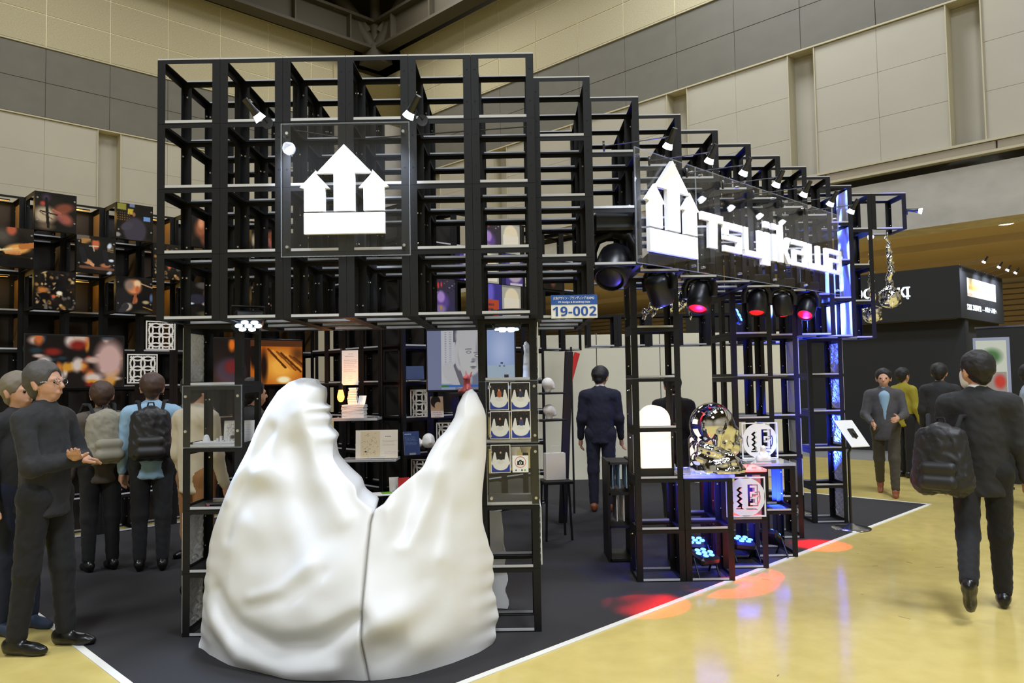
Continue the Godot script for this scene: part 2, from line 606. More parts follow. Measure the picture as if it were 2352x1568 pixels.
# ---------------------------------------------------------------- frame cubes
func cube_mesh(up: bool) -> ArrayMesh:
	# upper or lower ring of rails of one cube, origin at the middle of the cube's base
	var id := "cube %s" % up
	if mesh_cache.has(id): return mesh_cache[id]
	var w := G * 0.5 - 0.0008
	var p := 0.046
	var t := 0.003
	var s := mb()
	var q := mb()
	for sz in [-1.0, 1.0]:
		if up:
			bx(s, -w + p, w - p, H - 0.024, H - 0.001, sz * w, sz * (w - t))
			bx(s, -w + t, w - t, H - 0.005, H - 0.001, sz * (w - t), sz * (w - 0.036))
			bx(s, sz * w, sz * (w - t), H - 0.046, H - 0.001, -w + p, w - p)
			bx(s, sz * (w - t), sz * (w - 0.036), H - 0.006, H - 0.002, -w + 0.035, w - 0.035)
		else:
			bx(s, -w + t, w - t, 0.001, 0.005, sz * (w - t), sz * (w - 0.036))
			bx(s, -w + p, w - p, 0.001, 0.008, sz * w, sz * (w - t))
			bx(q, -w + p, w - p, 0.008, 0.024, sz * (w - 0.0005), sz * (w - t))
			bx(s, sz * w, sz * (w - t), 0.001, 0.03, -w + p, w - p)
			bx(s, sz * (w - t), sz * (w - 0.036), 0.002, 0.006, -w + 0.035, w - 0.035)
	var me := s.commit()
	me.surface_set_material(0, M.black_steel)
	if not up:
		me = q.commit(me)
		me.surface_set_material(1, M.grey_steel)
	mesh_cache[id] = me
	return me

func post_mesh(sx: float, sz: float) -> ArrayMesh:
	var id := "post %d %d" % [int(sx), int(sz)]
	if mesh_cache.has(id): return mesh_cache[id]
	var w := G * 0.5 - 0.0008
	var p := 0.046
	var t := 0.003
	var s := mb()
	bx(s, sx * w, sx * (w - p), 0.0008, H - 0.0008, sz * w, sz * (w - t))
	bx(s, sx * w, sx * (w - t), 0.0008, H - 0.0008, sz * (w - t), sz * (w - p))
	var q := mb()
	for y in [0.105, 0.3]:
		# bolt holes through both leaves
		var c := Vector3(sx * (w - p * 0.5), y, sz * w)
		cyl(q, c - Vector3(0, 0, sz * 0.004), c + Vector3(0, 0, sz * 0.0002), 0.0055, 0.0055, 8)
		c = Vector3(sx * w, y, sz * (w - p * 0.5))
		cyl(q, c - Vector3(sx * 0.004, 0, 0), c + Vector3(sx * 0.0002, 0, 0), 0.0055, 0.0055, 8)
	var me := s.commit()
	me = q.commit(me)
	me.surface_set_material(0, M.black_steel)
	me.surface_set_material(1, M.hole)
	mesh_cache[id] = me
	return me

func bolts_mesh(v: int) -> ArrayMesh:
	var id := "bolts %d" % v
	if mesh_cache.has(id): return mesh_cache[id]
	var r := RandomNumberGenerator.new()
	r.seed = 100 + v
	var w := G * 0.5 - 0.0008
	var s := mb()
	for sx in [-1.0, 1.0]:
		for sz in [-1.0, 1.0]:
			for y in [0.105, 0.3]:
				if r.randf() < 0.45:
					var c := Vector3(sx * (w - 0.003), y, sz * (w - 0.023))
					cyl(s, c, c - Vector3(sx * 0.006, 0, 0), 0.0075, 0.006, 8)
				if sz < 0 and r.randf() < 0.4:
					var c := Vector3(sx * (w - 0.023), y, sz * (w - 0.003))
					cyl(s, c, c - Vector3(0, 0, sz * 0.006), 0.0075, 0.006, 8)
	for sx in [-1.0, 1.0]:
		if r.randf() < 0.5:
			var c := Vector3(sx * 0.08, 0.004, w - 0.02)
			cyl(s, c, c + Vector3(0, 0.008, 0), 0.007, 0.006, 8)
	mesh_cache[id] = mesh_of(s, M.bolt)
	return mesh_cache[id]

func top_strip(parent: Node, at: Vector3) -> void:
	if not mesh_cache.has("top strip"):
		var s := mb()
		bx(s, -G * 0.5 + 0.002, G * 0.5 - 0.002, 0.0, 0.009, -0.015, 0.015)
		mesh_cache["top strip"] = mesh_of(s, M.grey_steel)
	for sz in [-1.0, 1.0]:
		inst("edge_strip", mesh_cache["top strip"], parent, at + Vector3(0, 0, sz * (G * 0.5 - 0.016)))

var cube_count := 0
func cube(parent: Node3D, x: float, lev: float, z: float, top := false) -> MeshInstance3D:
	# cell with its left front lower corner at grid (x, lev, z) relative to the thing
	var at := Vector3((x + 0.5) * G, lev * H, (z - 0.5) * G)
	var c := inst("frame_cube", cube_mesh(true), parent, at)
	inst("lower_ring", cube_mesh(false), c)
	for sx in [-1.0, 1.0]:
		for sz in [1.0, -1.0]:
			inst("post", post_mesh(sx, sz), c)
	cube_count += 1
	inst("bolt_set", bolts_mesh(cube_count % 7), c).set_meta("kind", "stuff")
	if top: top_strip(c, Vector3(0, H, 0))
	return c

func frame_thing(called: String, label: String, at: Vector3, turn: float, cells: Array, top_level := 99) -> Node3D:
	var t := thing(called, label, "steel frame", at, turn)
	for c in cells:
		cube(t, c[0], c[1], c[2], int(c[1]) == top_level)
	return t

func stack(x: float, z: float, l0: int, l1: int) -> Array:
	var out := []
	for l in range(l0, l1): out.append([x, l, z])
	return out

func build_frames() -> void:
	var cells := []
	for c in 6:
		for k in 3:
			for l in 4:
				cells.append([c, l, -k])
	frame_thing("front_canopy_frame", "large raised block of black frame cubes carrying the clear panel with the white arrow logo", gp(0, 5, 0), 0.0, cells, 3)
	cells = []
	for c in range(6, 15):
		for k in 3:
			for l in range(0 if c == 6 or c > 12 else 1, 4):
				cells.append([c - 6, l, -(c - 6) - k])
	frame_thing("stepped_canopy_frame", "long stepped row of black frame cubes behind the lettered sign", gp(6, 5, -1), 0.0, cells, 3)
	frame_thing("front_column_frame", "tall black frame column left of the giant white bag", gp(0, 0, -1), 0.0, stack(0, 0, 0, 5))
	frame_thing("front_column_frame", "tall black frame column right of the giant white bag, hung with small photos", gp(5, 0, -1), 0.0, stack(0, 0, 0, 5))
	frame_thing("lamp_column_frame", "tall black frame column holding the glowing white dome", gp(8.07, 0, -4), 0.0, stack(0, 0, 0, 6))
	frame_thing("display_stand_frame", "two-high black frame stand under the chrome head", gp(9.08, 0, -4), 0.0, stack(0, 0, 0, 2) + stack(0, -1, 0, 2))
	frame_thing("display_stand_frame", "low black frame stand holding the pink-lit emblem cube", gp(10.1, 0, -5), 0.0, stack(0, 0, 0, 2) + stack(0, -1, 0, 2))
	frame_thing("display_stand_frame", "low black frame stand under the small white figurine", gp(11.1, 0, -6), 0.0, stack(0, 0, 0, 2))
	frame_thing("middle_column_frame", "tall black frame column behind the white emblem plate", gp(11, 0, -7.02), 0.0, stack(0, 0, 0, 6) + stack(0, -1, 0, 6) + stack(1, -1, 0, 6))
	frame_thing("end_column_frame", "tall black frame column with blue-lit wave panels at the far end of the sign", gp(14, 0, -10), 0.0, stack(0, 0, 0, 5))
	frame_thing("end_arm_frame", "short black frame arm reaching out past the right end of the sign", gp(15, 5, -10), 0.0, stack(0, 0, 0, 4) + [[1, 3, 0]], 3)
	cells = []
	for c in 7:
		cells.append([c, 0, 0])
	frame_thing("rear_beam_frame", "dark row of frame cubes spanning the rear passage", gp(8, 5, -13), 0.0, cells)

# ---------------------------------------------------------------- acrylic signs and their lamps
func clear_panel(w: float, h: float, t: float, parent: Node, at := Vector3.ZERO) -> void:
	var s := mb()
	bx(s, -w / 2, w / 2, -h / 2, h / 2, -t / 2, t / 2)
	obj("clear_sheet", s, M.acrylic, parent, at)
	s = mb()
	var e := 0.0025
	for y in [-h / 2 - e, h / 2 + e]:
		bx(s, -w / 2 - 2 * e, w / 2 + 2 * e, y - e, y + e, -t / 2 - 0.001, t / 2 + 0.001)
	for x in [-w / 2 - e, w / 2 + e]:
		bx(s, x - e, x + e, -h / 2, h / 2, -t / 2 - 0.001, t / 2 + 0.001)
	obj("polished_edge", s, M.acrylic_edge, parent, at)

func panel_bolts(pts: Array, parent: Node) -> void:
	for p in pts:
		if not mesh_cache.has("panel bolt"):
			var s := mb()
			cyl(s, Vector3(0, 0, -0.02), Vector3(0, 0, 0.012), 0.011, 0.009, 12)
			mesh_cache["panel bolt"] = mesh_of(s, M.bolt)
		inst("bolt", mesh_cache["panel bolt"], parent, p)

func arrow_logo(sx: float, parent: Node, z: float, key: String) -> void:
	# three arrows over a bar; unit: sx = half width of the bar, origin at the middle of the bar's lower edge
	var d := 0.03
	var k := sx / 0.237
	var xf := Transform3D(Basis().scaled(Vector3(k, k, 1)), Vector3(0, 0, z))
	var s := mb()
	extrude(s, PackedVector2Array([Vector2(-0.237, 0), Vector2(0.237, 0), Vector2(0.237, 0.124), Vector2(-0.237, 0.124)]), d, xf)
	obj("logo_bar", s, M[key], parent)
	s = mb()
	# middle arrow
	extrude(s, PackedVector2Array([Vector2(-0.062, 0.134), Vector2(0.062, 0.134), Vector2(0.062, 0.358), Vector2(0.165, 0.358), Vector2(0.0, 0.531), Vector2(-0.165, 0.358), Vector2(-0.062, 0.358)]), d, xf)
	obj("logo_arrow", s, M[key], parent)
	for sg in [-1.0, 1.0]:
		s = mb()
		extrude(s, PackedVector2Array([Vector2(sg * 0.113, 0.134), Vector2(sg * 0.236, 0.134), Vector2(sg * 0.236, 0.27), Vector2(sg * 0.261, 0.277), Vector2(sg * 0.166, 0.375), Vector2(sg * 0.163, 0.355), Vector2(sg * 0.085, 0.27), Vector2(sg * 0.113, 0.27)]), d, xf)
		# the slope of the outer arrow runs on into the middle arrow head
		extrude(s, PackedVector2Array([Vector2(sg * 0.163, 0.352), Vector2(sg * 0.21, 0.33), Vector2(sg * 0.166, 0.376)]), d * 0.98, xf)
		obj("logo_arrow", s, M[key], parent)

func spot_lamp(label: String, mount: Vector3, head: Vector3, target: Vector3, energy: float, group: String, angle := 38.0) -> void:
	var t := thing("arm_spot_lamp", label, "spot lamp", mount, 0.0, group)
	var hd := head - mount
	var aim := (target - head).normalized()
	var s := mb()
	cyl(s, Vector3(0, 0, 0), hd.normalized() * 0.012, 0.034, 0.034, 20)
	obj("round_base", s, M.black_plastic, t)
	s = mb()
	tube(s, [hd * 0.02, hd * 0.5 + Vector3(0, 0.012, 0), hd - aim * 0.03], 0.0035, 8)
	obj("arm", s, M.lamp_arm, t)
	s = mb()
	cyl(s, hd - aim * 0.085, hd - aim * 0.02, 0.017, 0.019, 14)
	cyl(s, hd - aim * 0.02, hd + aim * 0.015, 0.019, 0.025, 14)
	obj("socket", s, M.black_plastic, t)
	s = mb()
	cyl(s, hd + aim * 0.012, hd + aim * 0.05, 0.022, 0.033, 16)
	obj("led_lamp_bulb", s, M.lamp_glow, t)
	var l := SpotLight3D.new()
	l.name = "lamp_light"
	l.light_color = Color(0.86, 0.91, 1.0)
	l.light_energy = energy
	l.light_size = 0.04
	l.spot_range = 12.0
	l.spot_attenuation = 2.0
	l.spot_angle = angle
	l.spot_angle_attenuation = 0.8
	l.shadow_enabled = true
	t.add_child(l, true)
	l.position = hd + aim * 0.056
	l.basis = Basis.looking_at(aim, Vector3.UP if abs(aim.y) < 0.95 else Vector3.RIGHT)

func letter(parent: Node, key: String, called: String, polys: Array) -> void:
	var s := mb()
	for p in polys:
		var pv := PackedVector2Array()
		for i in range(0, p.size(), 2): pv.append(Vector2(p[i], p[i + 1]))
		extrude(s, pv, 0.026, Transform3D(Basis(), Vector3(0, 0, 0.012)))
	obj(called, s, M[key], parent)

func r4(x0: float, x1: float, y0: float, y1: float) -> Array:
	return [x0, y0, x1, y0, x1, y1, x0, y1]

func build_signs() -> void:
	glow("lamp_glow", Color(0.93, 0.96, 1.0), 14.0)
	mat("sign_white", srgb(246, 246, 246), 0.35)
	# front panel, two cells wide and two high
	var t := thing("logo_panel", "clear acrylic panel with a big white three-arrow logo facing front", "sign", Vector3(1.1245, 2.325, 0.012))
	clear_panel(0.755, 0.79, 0.006, t, Vector3(0, 0.39, 0))
	arrow_logo(0.237, self_part(t, Vector3(0, 0.119, 0)), 0.008, "sign_white")
	panel_bolts([Vector3(-0.345, 0.73, 0), Vector3(0.345, 0.73, 0), Vector3(-0.345, 0.05, 0), Vector3(0.345, 0.05, 0)], t)
	for sg in [0, 1]:
		spot_lamp(["lit arm lamp above the front logo, left of the two", "lit arm lamp above the front logo, right of the two"][sg], Vector3([0.662, 1.586][sg], 3.121, 0.004), Vector3([0.685, 1.560][sg], 3.085, 0.30), Vector3([1.0, 1.25][sg], 2.66, 0.02), 0.75, "arm lamps on the front canopy", 42.0)
	# lettered panel along the stepped canopy: local x runs (1,0,-1)
	var o := Vector3(7.93 * G, 0, -1.97 * G) + Vector3(1, 0, 1).normalized() * 0.05
	var sp := thing("lettered_sign_panel", "long clear acrylic sign with white logo and white raised letters", "sign", o + Vector3(0, 2.35, 0), PI / 4)
	clear_panel(0.755, 0.785, 0.006, sp, Vector3(0.288, 0.392, 0))
	clear_panel(2.585, 0.785, 0.006, sp, Vector3(1.966, 0.392, 0))
	var lp := self_part(sp, Vector3(0.308, 0.083, 0))
	arrow_logo(0.302, lp, 0.012, "sign_white")
	var tx := self_part(sp, Vector3(0, -2.35, 0))
	tx.name = "lettering"
	letter(tx, "sign_white", "letter", [r4(0.68, 0.99, 2.742, 2.802), [0.778, 2.54, 0.895, 2.54, 0.905, 2.742, 0.785, 2.742]])
	letter(tx, "sign_white", "letter", [r4(0.998, 1.285, 2.715, 2.768), r4(0.998, 1.07, 2.66, 2.715), r4(0.998, 1.27, 2.63, 2.672), r4(1.2, 1.27, 2.585, 2.63), r4(1.0, 1.27, 2.538, 2.585)])
	letter(tx, "sign_white", "letter", [r4(1.31, 1.38, 2.585, 2.768), r4(1.32, 1.62, 2.538, 2.585), r4(1.55, 1.62, 2.585, 2.768)])
	letter(tx, "sign_white", "letter", [r4(1.66, 1.745, 2.53, 2.768), r4(1.60, 1.745, 2.49, 2.535), r4(1.66, 1.745, 2.808, 2.86)])
	letter(tx, "sign_white", "letter", [r4(1.79, 1.87, 2.54, 2.768), r4(1.79, 1.87, 2.808, 2.86)])
	letter(tx, "sign_white", "letter", [r4(1.915, 1.99, 2.54, 2.862), [1.99, 2.66, 2.06, 2.768, 2.14, 2.768, 2.07, 2.65, 2.155, 2.54, 2.07, 2.54, 1.99, 2.63]])
	for x in [2.18, 2.945]:
		letter(tx, "sign_white", "letter", [r4(x, x + 0.275, 2.725, 2.768), r4(x + 0.21, x + 0.275, 2.538, 2.725), r4(x, x + 0.21, 2.645, 2.68), r4(x, x + 0.06, 2.572, 2.645), r4(x, x + 0.21, 2.538, 2.572)])
		if x < 2.9:
			letter(tx, "sign_white", "letter", [r4(2.484, 2.556, 2.59, 2.765), r4(2.666, 2.738, 2.59, 2.765), r4(2.852, 2.924, 2.59, 2.765), r4(2.49, 2.918, 2.538, 2.592)])
	var bp := []
	for x in [-0.05, 0.62, 0.75, 1.3, 1.9, 2.5, 3.2]:
		bp.append(Vector3(x, 0.74, 0)); bp.append(Vector3(x, 0.04, 0))
	panel_bolts(bp, sp)
	var along := Vector3(1, 0, -1).normalized()
	var out := Vector3(1, 0, 1).normalized()
	var names := ["nearest to the logo", "second from the logo end", "third from the logo end", "fourth of the seven", "third from the far end", "second from the far end", "at the far end"]
	for i in 7:
		var s0: float = [-0.19, 0.31, 0.78, 1.29, 1.77, 2.29, 2.74][i]
		var hd := o + along * s0 + out * 0.35 + Vector3(0, 3.075, 0)
		var mt := o + along * (s0 - 0.27) + out * 0.02 + Vector3(0, 3.06, 0)
		spot_lamp("lit arm lamp over the lettered sign, " + names[i], mt, hd, o + along * (s0 + 0.12) + Vector3(0, 2.62, 0), 0.42, "arm lamps over the lettered sign", 46.0)

func self_part(parent: Node3D, at: Vector3) -> Node3D:
	var n := Node3D.new()
	n.name = "arrow_logo"
	parent.add_child(n, true)
	n.position = at
	return n

# ---------------------------------------------------------------- smooth solids: tapered capsules joined by a smooth minimum, meshed as surface nets
# bone: [a, b, ra, rb] or [a, b, ra, rb, depth_squeeze] ; cuts: the same, taken away
func net(bones: Array, cell: float, k: float, cuts := [], wob := 0.0, clip := []) -> Array:
	var lo := Vector3(1e9, 1e9, 1e9)
	var hi := -lo
	for b in bones:
		var r: float = max(b[2], b[3]) + 2.5 * cell
		for q in [b[0], b[1]]:
			lo = lo.min(q - Vector3(r, r, r))
			hi = hi.max(q + Vector3(r, r, r))
	var nx := int(ceil((hi.x - lo.x) / cell)) + 1
	var ny := int(ceil((hi.y - lo.y) / cell)) + 1
	var nz := int(ceil((hi.z - lo.z) / cell)) + 1
	var f := PackedFloat32Array()
	f.resize(nx * ny * nz)
	f.fill(1.0)
	for pass_ in 2:
		for b in (bones if pass_ == 0 else cuts):
			var a: Vector3 = b[0]
			var ab: Vector3 = b[1] - a
			var l2: float = max(ab.length_squared(), 1e-9)
			var ra: float = b[2]
			var rb: float = b[3] - ra
			var sq: float = b[4] if b.size() > 4 else 1.0
			var m: float = max(b[2], b[3]) + k + 2.0 * cell
			var mn: Vector3 = (a.min(b[1]) - Vector3(m, m, m) - lo) / cell
			var mx: Vector3 = (a.max(b[1]) + Vector3(m, m, m) - lo) / cell
			var x0 := maxi(0, int(mn.x)); var x1 := mini(nx - 1, int(mx.x) + 1)
			var y0 := maxi(0, int(mn.y)); var y1 := mini(ny - 1, int(mx.y) + 1)
			var z0 := maxi(0, int(mn.z)); var z1 := mini(nz - 1, int(mx.z) + 1)
			for z in range(z0, z1 + 1):
				for y in range(y0, y1 + 1):
					var i := (z * ny + y) * nx + x0
					var p := lo + Vector3(x0, y, z) * cell - a
					for x in range(x0, x1 + 1):
						var t := clampf(p.dot(ab) / l2, 0.0, 1.0)
						var e := p - ab * t
						e.z *= sq
						var d := e.length() - ra - rb * t
						if pass_ == 0:
							var g := f[i]
							var hh := maxf(k - absf(g - d), 0.0) / k
							f[i] = minf(g, d) - hh * hh * k * 0.25
						else:
							f[i] = maxf(f[i], -d)
						i += 1
						p.x += cell
	if clip:
		# keep only what lies above clip[0] and below clip[1]
		for y in ny:
			var yy := lo.y + y * cell
			var d := maxf(clip[0] - yy, yy - clip[1])
			if d > -2.0 * cell:
				for z in nz:
					for x in nx:
						var i := (z * ny + y) * nx + x
						f[i] = maxf(f[i], d)
	var noise := FastNoiseLite.new()
	noise.frequency = 6.0
	noise.seed = 5
	var verts := PackedVector3Array()
	var ids := PackedInt32Array()
	ids.resize(nx * ny * nz)
	ids.fill(-1)
	var sx := 1
	var sy := nx
	var sz := nx * ny
	var corner := [0, sx, sy, sx + sy, sz, sx + sz, sy + sz, sx + sy + sz]
	var edges := [[0, 1], [2, 3], [4, 5], [6, 7], [0, 2], [1, 3], [4, 6], [5, 7], [0, 4], [1, 5], [2, 6], [3, 7]]
	var cp := [Vector3(0, 0, 0), Vector3(1, 0, 0), Vector3(0, 1, 0), Vector3(1, 1, 0), Vector3(0, 0, 1), Vector3(1, 0, 1), Vector3(0, 1, 1), Vector3(1, 1, 1)]
	for z in nz - 1:
		for y in ny - 1:
			var i := (z * ny + y) * nx
			for x in nx - 1:
				var v0 := f[i]
				if absf(v0) < cell * 3.0:
					var inside := 0
					for c in 8:
						if f[i + corner[c]] < 0.0: inside += 1
					if inside > 0 and inside < 8:
						var sum := Vector3.ZERO
						var n := 0
						for e in edges:
							var fa := f[i + corner[e[0]]]
							var fb := f[i + corner[e[1]]]
							if (fa < 0.0) != (fb < 0.0):
								var t := fa / (fa - fb)
								sum += cp[e[0]].lerp(cp[e[1]], t)
								n += 1
						ids[i] = verts.size()
						verts.append(lo + (Vector3(x, y, z) + sum / n) * cell)
				i += 1
	var idx := PackedInt32Array()
	for z in range(1, nz - 1):
		for y in range(1, ny - 1):
			var i := (z * ny + y) * nx + 1
			for x in range(1, nx - 1):
				var v := ids[i]
				var fi := f[i]
				if absf(fi) < cell * 3.0:
					var ins := fi < 0.0
					if ins != (f[i + sx] < 0.0): _face(idx, ids[i], ids[i - sy], ids[i - sy - sz], ids[i - sz], ins)
					if ins != (f[i + sy] < 0.0): _face(idx, ids[i], ids[i - sz], ids[i - sz - sx], ids[i - sx], ins)
					if ins != (f[i + sz] < 0.0): _face(idx, ids[i], ids[i - sx], ids[i - sx - sy], ids[i - sy], ins)
				i += 1
	if wob > 0.0:
		for i in verts.size():
			var q := verts[i] * 3.0
			verts[i] += Vector3(noise.get_noise_3dv(q), noise.get_noise_3dv(q + Vector3(31, 0, 0)), noise.get_noise_3dv(q + Vector3(0, 57, 0))) * wob
	return [verts, idx]

func _face(idx: PackedInt32Array, a: int, b: int, c: int, d: int, flip: bool) -> void:
	if a < 0 or b < 0 or c < 0 or d < 0: return
	if flip:
		idx.append_array([a, c, b, a, d, c])
	else:
		idx.append_array([a, b, c, a, c, d])

func net_mesh(parts: Array, m: Material) -> ArrayMesh:
	# parts: results of net(), joined into one surface with smooth normals
	var v := PackedVector3Array()
	var ix := PackedInt32Array()
	for p in parts:
		var o := v.size()
		v.append_array(p[0])
		for i in p[1]: ix.append(i + o)
	var n := PackedVector3Array()
	n.resize(v.size())
	for t in range(0, ix.size(), 3):
		var a := ix[t]; var b := ix[t + 1]; var c := ix[t + 2]
		var g := (v[c] - v[a]).cross(v[b] - v[a])
		n[a] += g; n[b] += g; n[c] += g
	for i in n.size(): n[i] = n[i].normalized()
	var arr := []
	arr.resize(Mesh.ARRAY_MAX)
	arr[Mesh.ARRAY_VERTEX] = v
	arr[Mesh.ARRAY_NORMAL] = n
	arr[Mesh.ARRAY_INDEX] = ix
	var me := ArrayMesh.new()
	me.add_surface_from_arrays(Mesh.PRIMITIVE_TRIANGLES, arr)
	me.surface_set_material(0, m)
	return me

# ---------------------------------------------------------------- giant white bag
const OUT_L := [[-0.006, 0.187], [0.143, 0.205], [0.332, 0.225], [0.542, 0.261], [0.685, 0.295], [0.835, 0.353], [0.997, 0.417], [1.164, 0.499], [1.306, 0.55], [1.414, 0.6], [1.525, 0.667], [1.582, 0.736], [1.605, 0.803]]
const IN_L := [[0.86, 1.311], [0.889, 1.266], [0.923, 1.221], [0.985, 1.197], [1.039, 1.134], [1.088, 1.082], [1.135, 1.042], [1.213, 1.025], [1.255, 1.04], [1.314, 0.986], [1.368, 0.994], [1.394, 0.972], [1.428, 0.99], [1.444, 0.953], [1.502, 0.956], [1.544, 0.949], [1.563, 0.912], [1.595, 0.89], [1.605, 0.83]]
const IN_R := [[0.86, 1.311], [0.888, 1.359], [0.941, 1.399], [1.0, 1.472], [1.073, 1.563], [1.149, 1.597], [1.225, 1.639], [1.272, 1.687], [1.35, 1.738], [1.423, 1.759], [1.488, 1.792], [1.51, 1.813], [1.519, 1.838]]
const OUT_R := [[-0.004, 1.951], [0.063, 1.97], [0.205, 1.983], [0.299, 1.958], [0.51, 1.959], [0.615, 1.931], [0.731, 1.904], [0.847, 1.9], [0.92, 1.904], [1.105, 1.925], [1.256, 1.93], [1.359, 1.929], [1.418, 1.911], [1.491, 1.875], [1.519, 1.845]]
const SEAM := [[-0.01, 1.313], [0.19, 1.281], [0.422, 1.283], [0.623, 1.288], [0.793, 1.297], [0.86, 1.311]]
const FOOT := [[0.187, -0.19], [0.3, -0.06], [0.478, 0.106], [0.742, 0.233], [0.995, 0.335], [1.177, 0.361], [1.309, 0.366], [1.517, 0.302], [1.734, 0.133], [1.873, -0.033], [1.985, -0.2]]

func along(tab: Array, y: float) -> float:
	if y <= tab[0][0]: return tab[0][1]
	for i in tab.size() - 1:
		if y <= tab[i + 1][0]:
			var t: float = (y - tab[i][0]) / max(1e-6, tab[i + 1][0] - tab[i][0])
			# smooth cubic between the points
			var p0: float = tab[max(i - 1, 0)][1]
			var p3: float = tab[min(i + 2, tab.size() - 1)][1]
			return lerpf(lerpf(tab[i][1], tab[i + 1][1], t), cubic_interpolate(tab[i][1], tab[i + 1][1], p0, p3, t), 0.6)
	return tab[-1][1]

func hump(x: float, y: float, cx: float, cy: float, rx: float, ry: float, turn := 0.0) -> float:
	var p := Vector2(x - cx, y - cy).rotated(-turn)
	return exp(-(p.x * p.x / (rx * rx) + p.y * p.y / (ry * ry)))

func fold(x: float, y: float, pts: Array, w: float) -> float:
	# a ridge along a polyline
	var best := 9.0
	var p := Vector2(x, y)
	for i in pts.size() - 1:
		best = min(best, p.distance_to(Geometry2D.get_closest_point_to_segment(p, pts[i], pts[i + 1])))
	return exp(-best * best / (w * w))

func bag_relief(x: float, y: float) -> float:
	var d := 0.0
	# round dent with a raised lip on the left flank
	d += 0.05 * hump(x, y, 0.60, 1.06, 0.10, 0.07)
	d -= 0.045 * hump(x, y, 0.62, 0.93, 0.12, 0.10)
	# folds falling from the left handle
	d += 0.03 * fold(x, y, [Vector2(0.62, 1.45), Vector2(0.5, 1.15), Vector2(0.42, 0.9)], 0.035)
	d -= 0.03 * fold(x, y, [Vector2(0.66, 1.3), Vector2(0.5, 0.95), Vector2(0.44, 0.7)], 0.04)
	d += 0.035 * fold(x, y, [Vector2(0.86, 1.4), Vector2(0.98, 1.05), Vector2(1.15, 0.82)], 0.06)
	d -= 0.03 * fold(x, y, [Vector2(0.8, 1.2), Vector2(0.88, 0.95), Vector2(1.02, 0.72)], 0.07)
	d += 0.02 * fold(x, y, [Vector2(0.55, 0.8), Vector2(0.85, 0.72), Vector2(1.05, 0.5)], 0.08)
	# shallow wrinkles in the middle of the left flank
	d += 0.016 * fold(x, y, [Vector2(0.63, 0.4), Vector2(0.82, 0.47), Vector2(0.98, 0.6)], 0.03)
	d -= 0.018 * fold(x, y, [Vector2(0.6, 0.34), Vector2(0.85, 0.4), Vector2(1.05, 0.55)], 0.035)
	# sweeping crease low across the front
	d -= 0.075 * fold(x, y, [Vector2(0.38, 0.38), Vector2(0.55, 0.22), Vector2(0.8, 0.16), Vector2(1.05, 0.2), Vector2(1.26, 0.32)], 0.055)
	d += 0.055 * fold(x, y, [Vector2(0.36, 0.24), Vector2(0.55, 0.08), Vector2(0.85, 0.03), Vector2(1.1, 0.06)], 0.06)
	# right half: knuckle-like humps and the hanging pocket
	d += 0.06 * hump(x, y, 1.45, 0.33, 0.16, 0.08, 0.3)
	d -= 0.06 * hump(x, y, 1.40, 0.17, 0.12, 0.08)
	d += 0.04 * hump(x, y, 1.62, 0.16, 0.10, 0.10)
	d -= 0.035 * fold(x, y, [Vector2(1.52, 1.15), Vector2(1.5, 0.9), Vector2(1.46, 0.72)], 0.06)
	d += 0.028 * fold(x, y, [Vector2(1.40, 0.86), Vector2(1.42, 0.74), Vector2(1.46, 0.68), Vector2(1.5, 0.68), Vector2(1.55, 0.74), Vector2(1.6, 0.86), Vector2(1.66, 1.05)], 0.045)
	d += 0.016 * fold(x, y, [Vector2(1.85, 1.35), Vector2(1.74, 0.95), Vector2(1.68, 0.6)], 0.04)
	d -= 0.018 * fold(x, y, [Vector2(1.8, 1.1), Vector2(1.66, 0.8), Vector2(1.62, 0.5)], 0.05)
	d -= 0.03 * hump(x, y, 1.72, 0.42, 0.12, 0.1)
	d -= 0.012 * hump(x, y, 0.545, 1.235, 0.012, 0.03)
	d -= 0.012 * hump(x, y, 0.50, 1.12, 0.012, 0.025)
	return d

func bag_front(x: float, y: float, edge: float, nz: FastNoiseLite) -> float:
	# edge: 0 at the silhouette, 1 well inside
	var base := along(FOOT, x)
	var u: float = clampf((y - 0.25) / 1.35, 0.0, 1.0)
	var top := -0.17 + 0.12 * edge
	var z := lerpf(base, top, u * u * (3.0 - 2.0 * u))
	z += 0.05 * exp(-pow((y - 0.3) / 0.25, 2.0)) * edge
	z += bag_relief(x, y) * 0.7 * edge + nz.get_noise_2d(x * 100.0, y * 100.0) * 0.02 * edge
	# puckered hem at both flanks
	var hem := (1.0 - edge) * clampf((0.75 - y) / 0.5, 0.0, 1.0)
	z += hem * 0.014 * sin(y * 58.0 + x * 9.0)
	return z

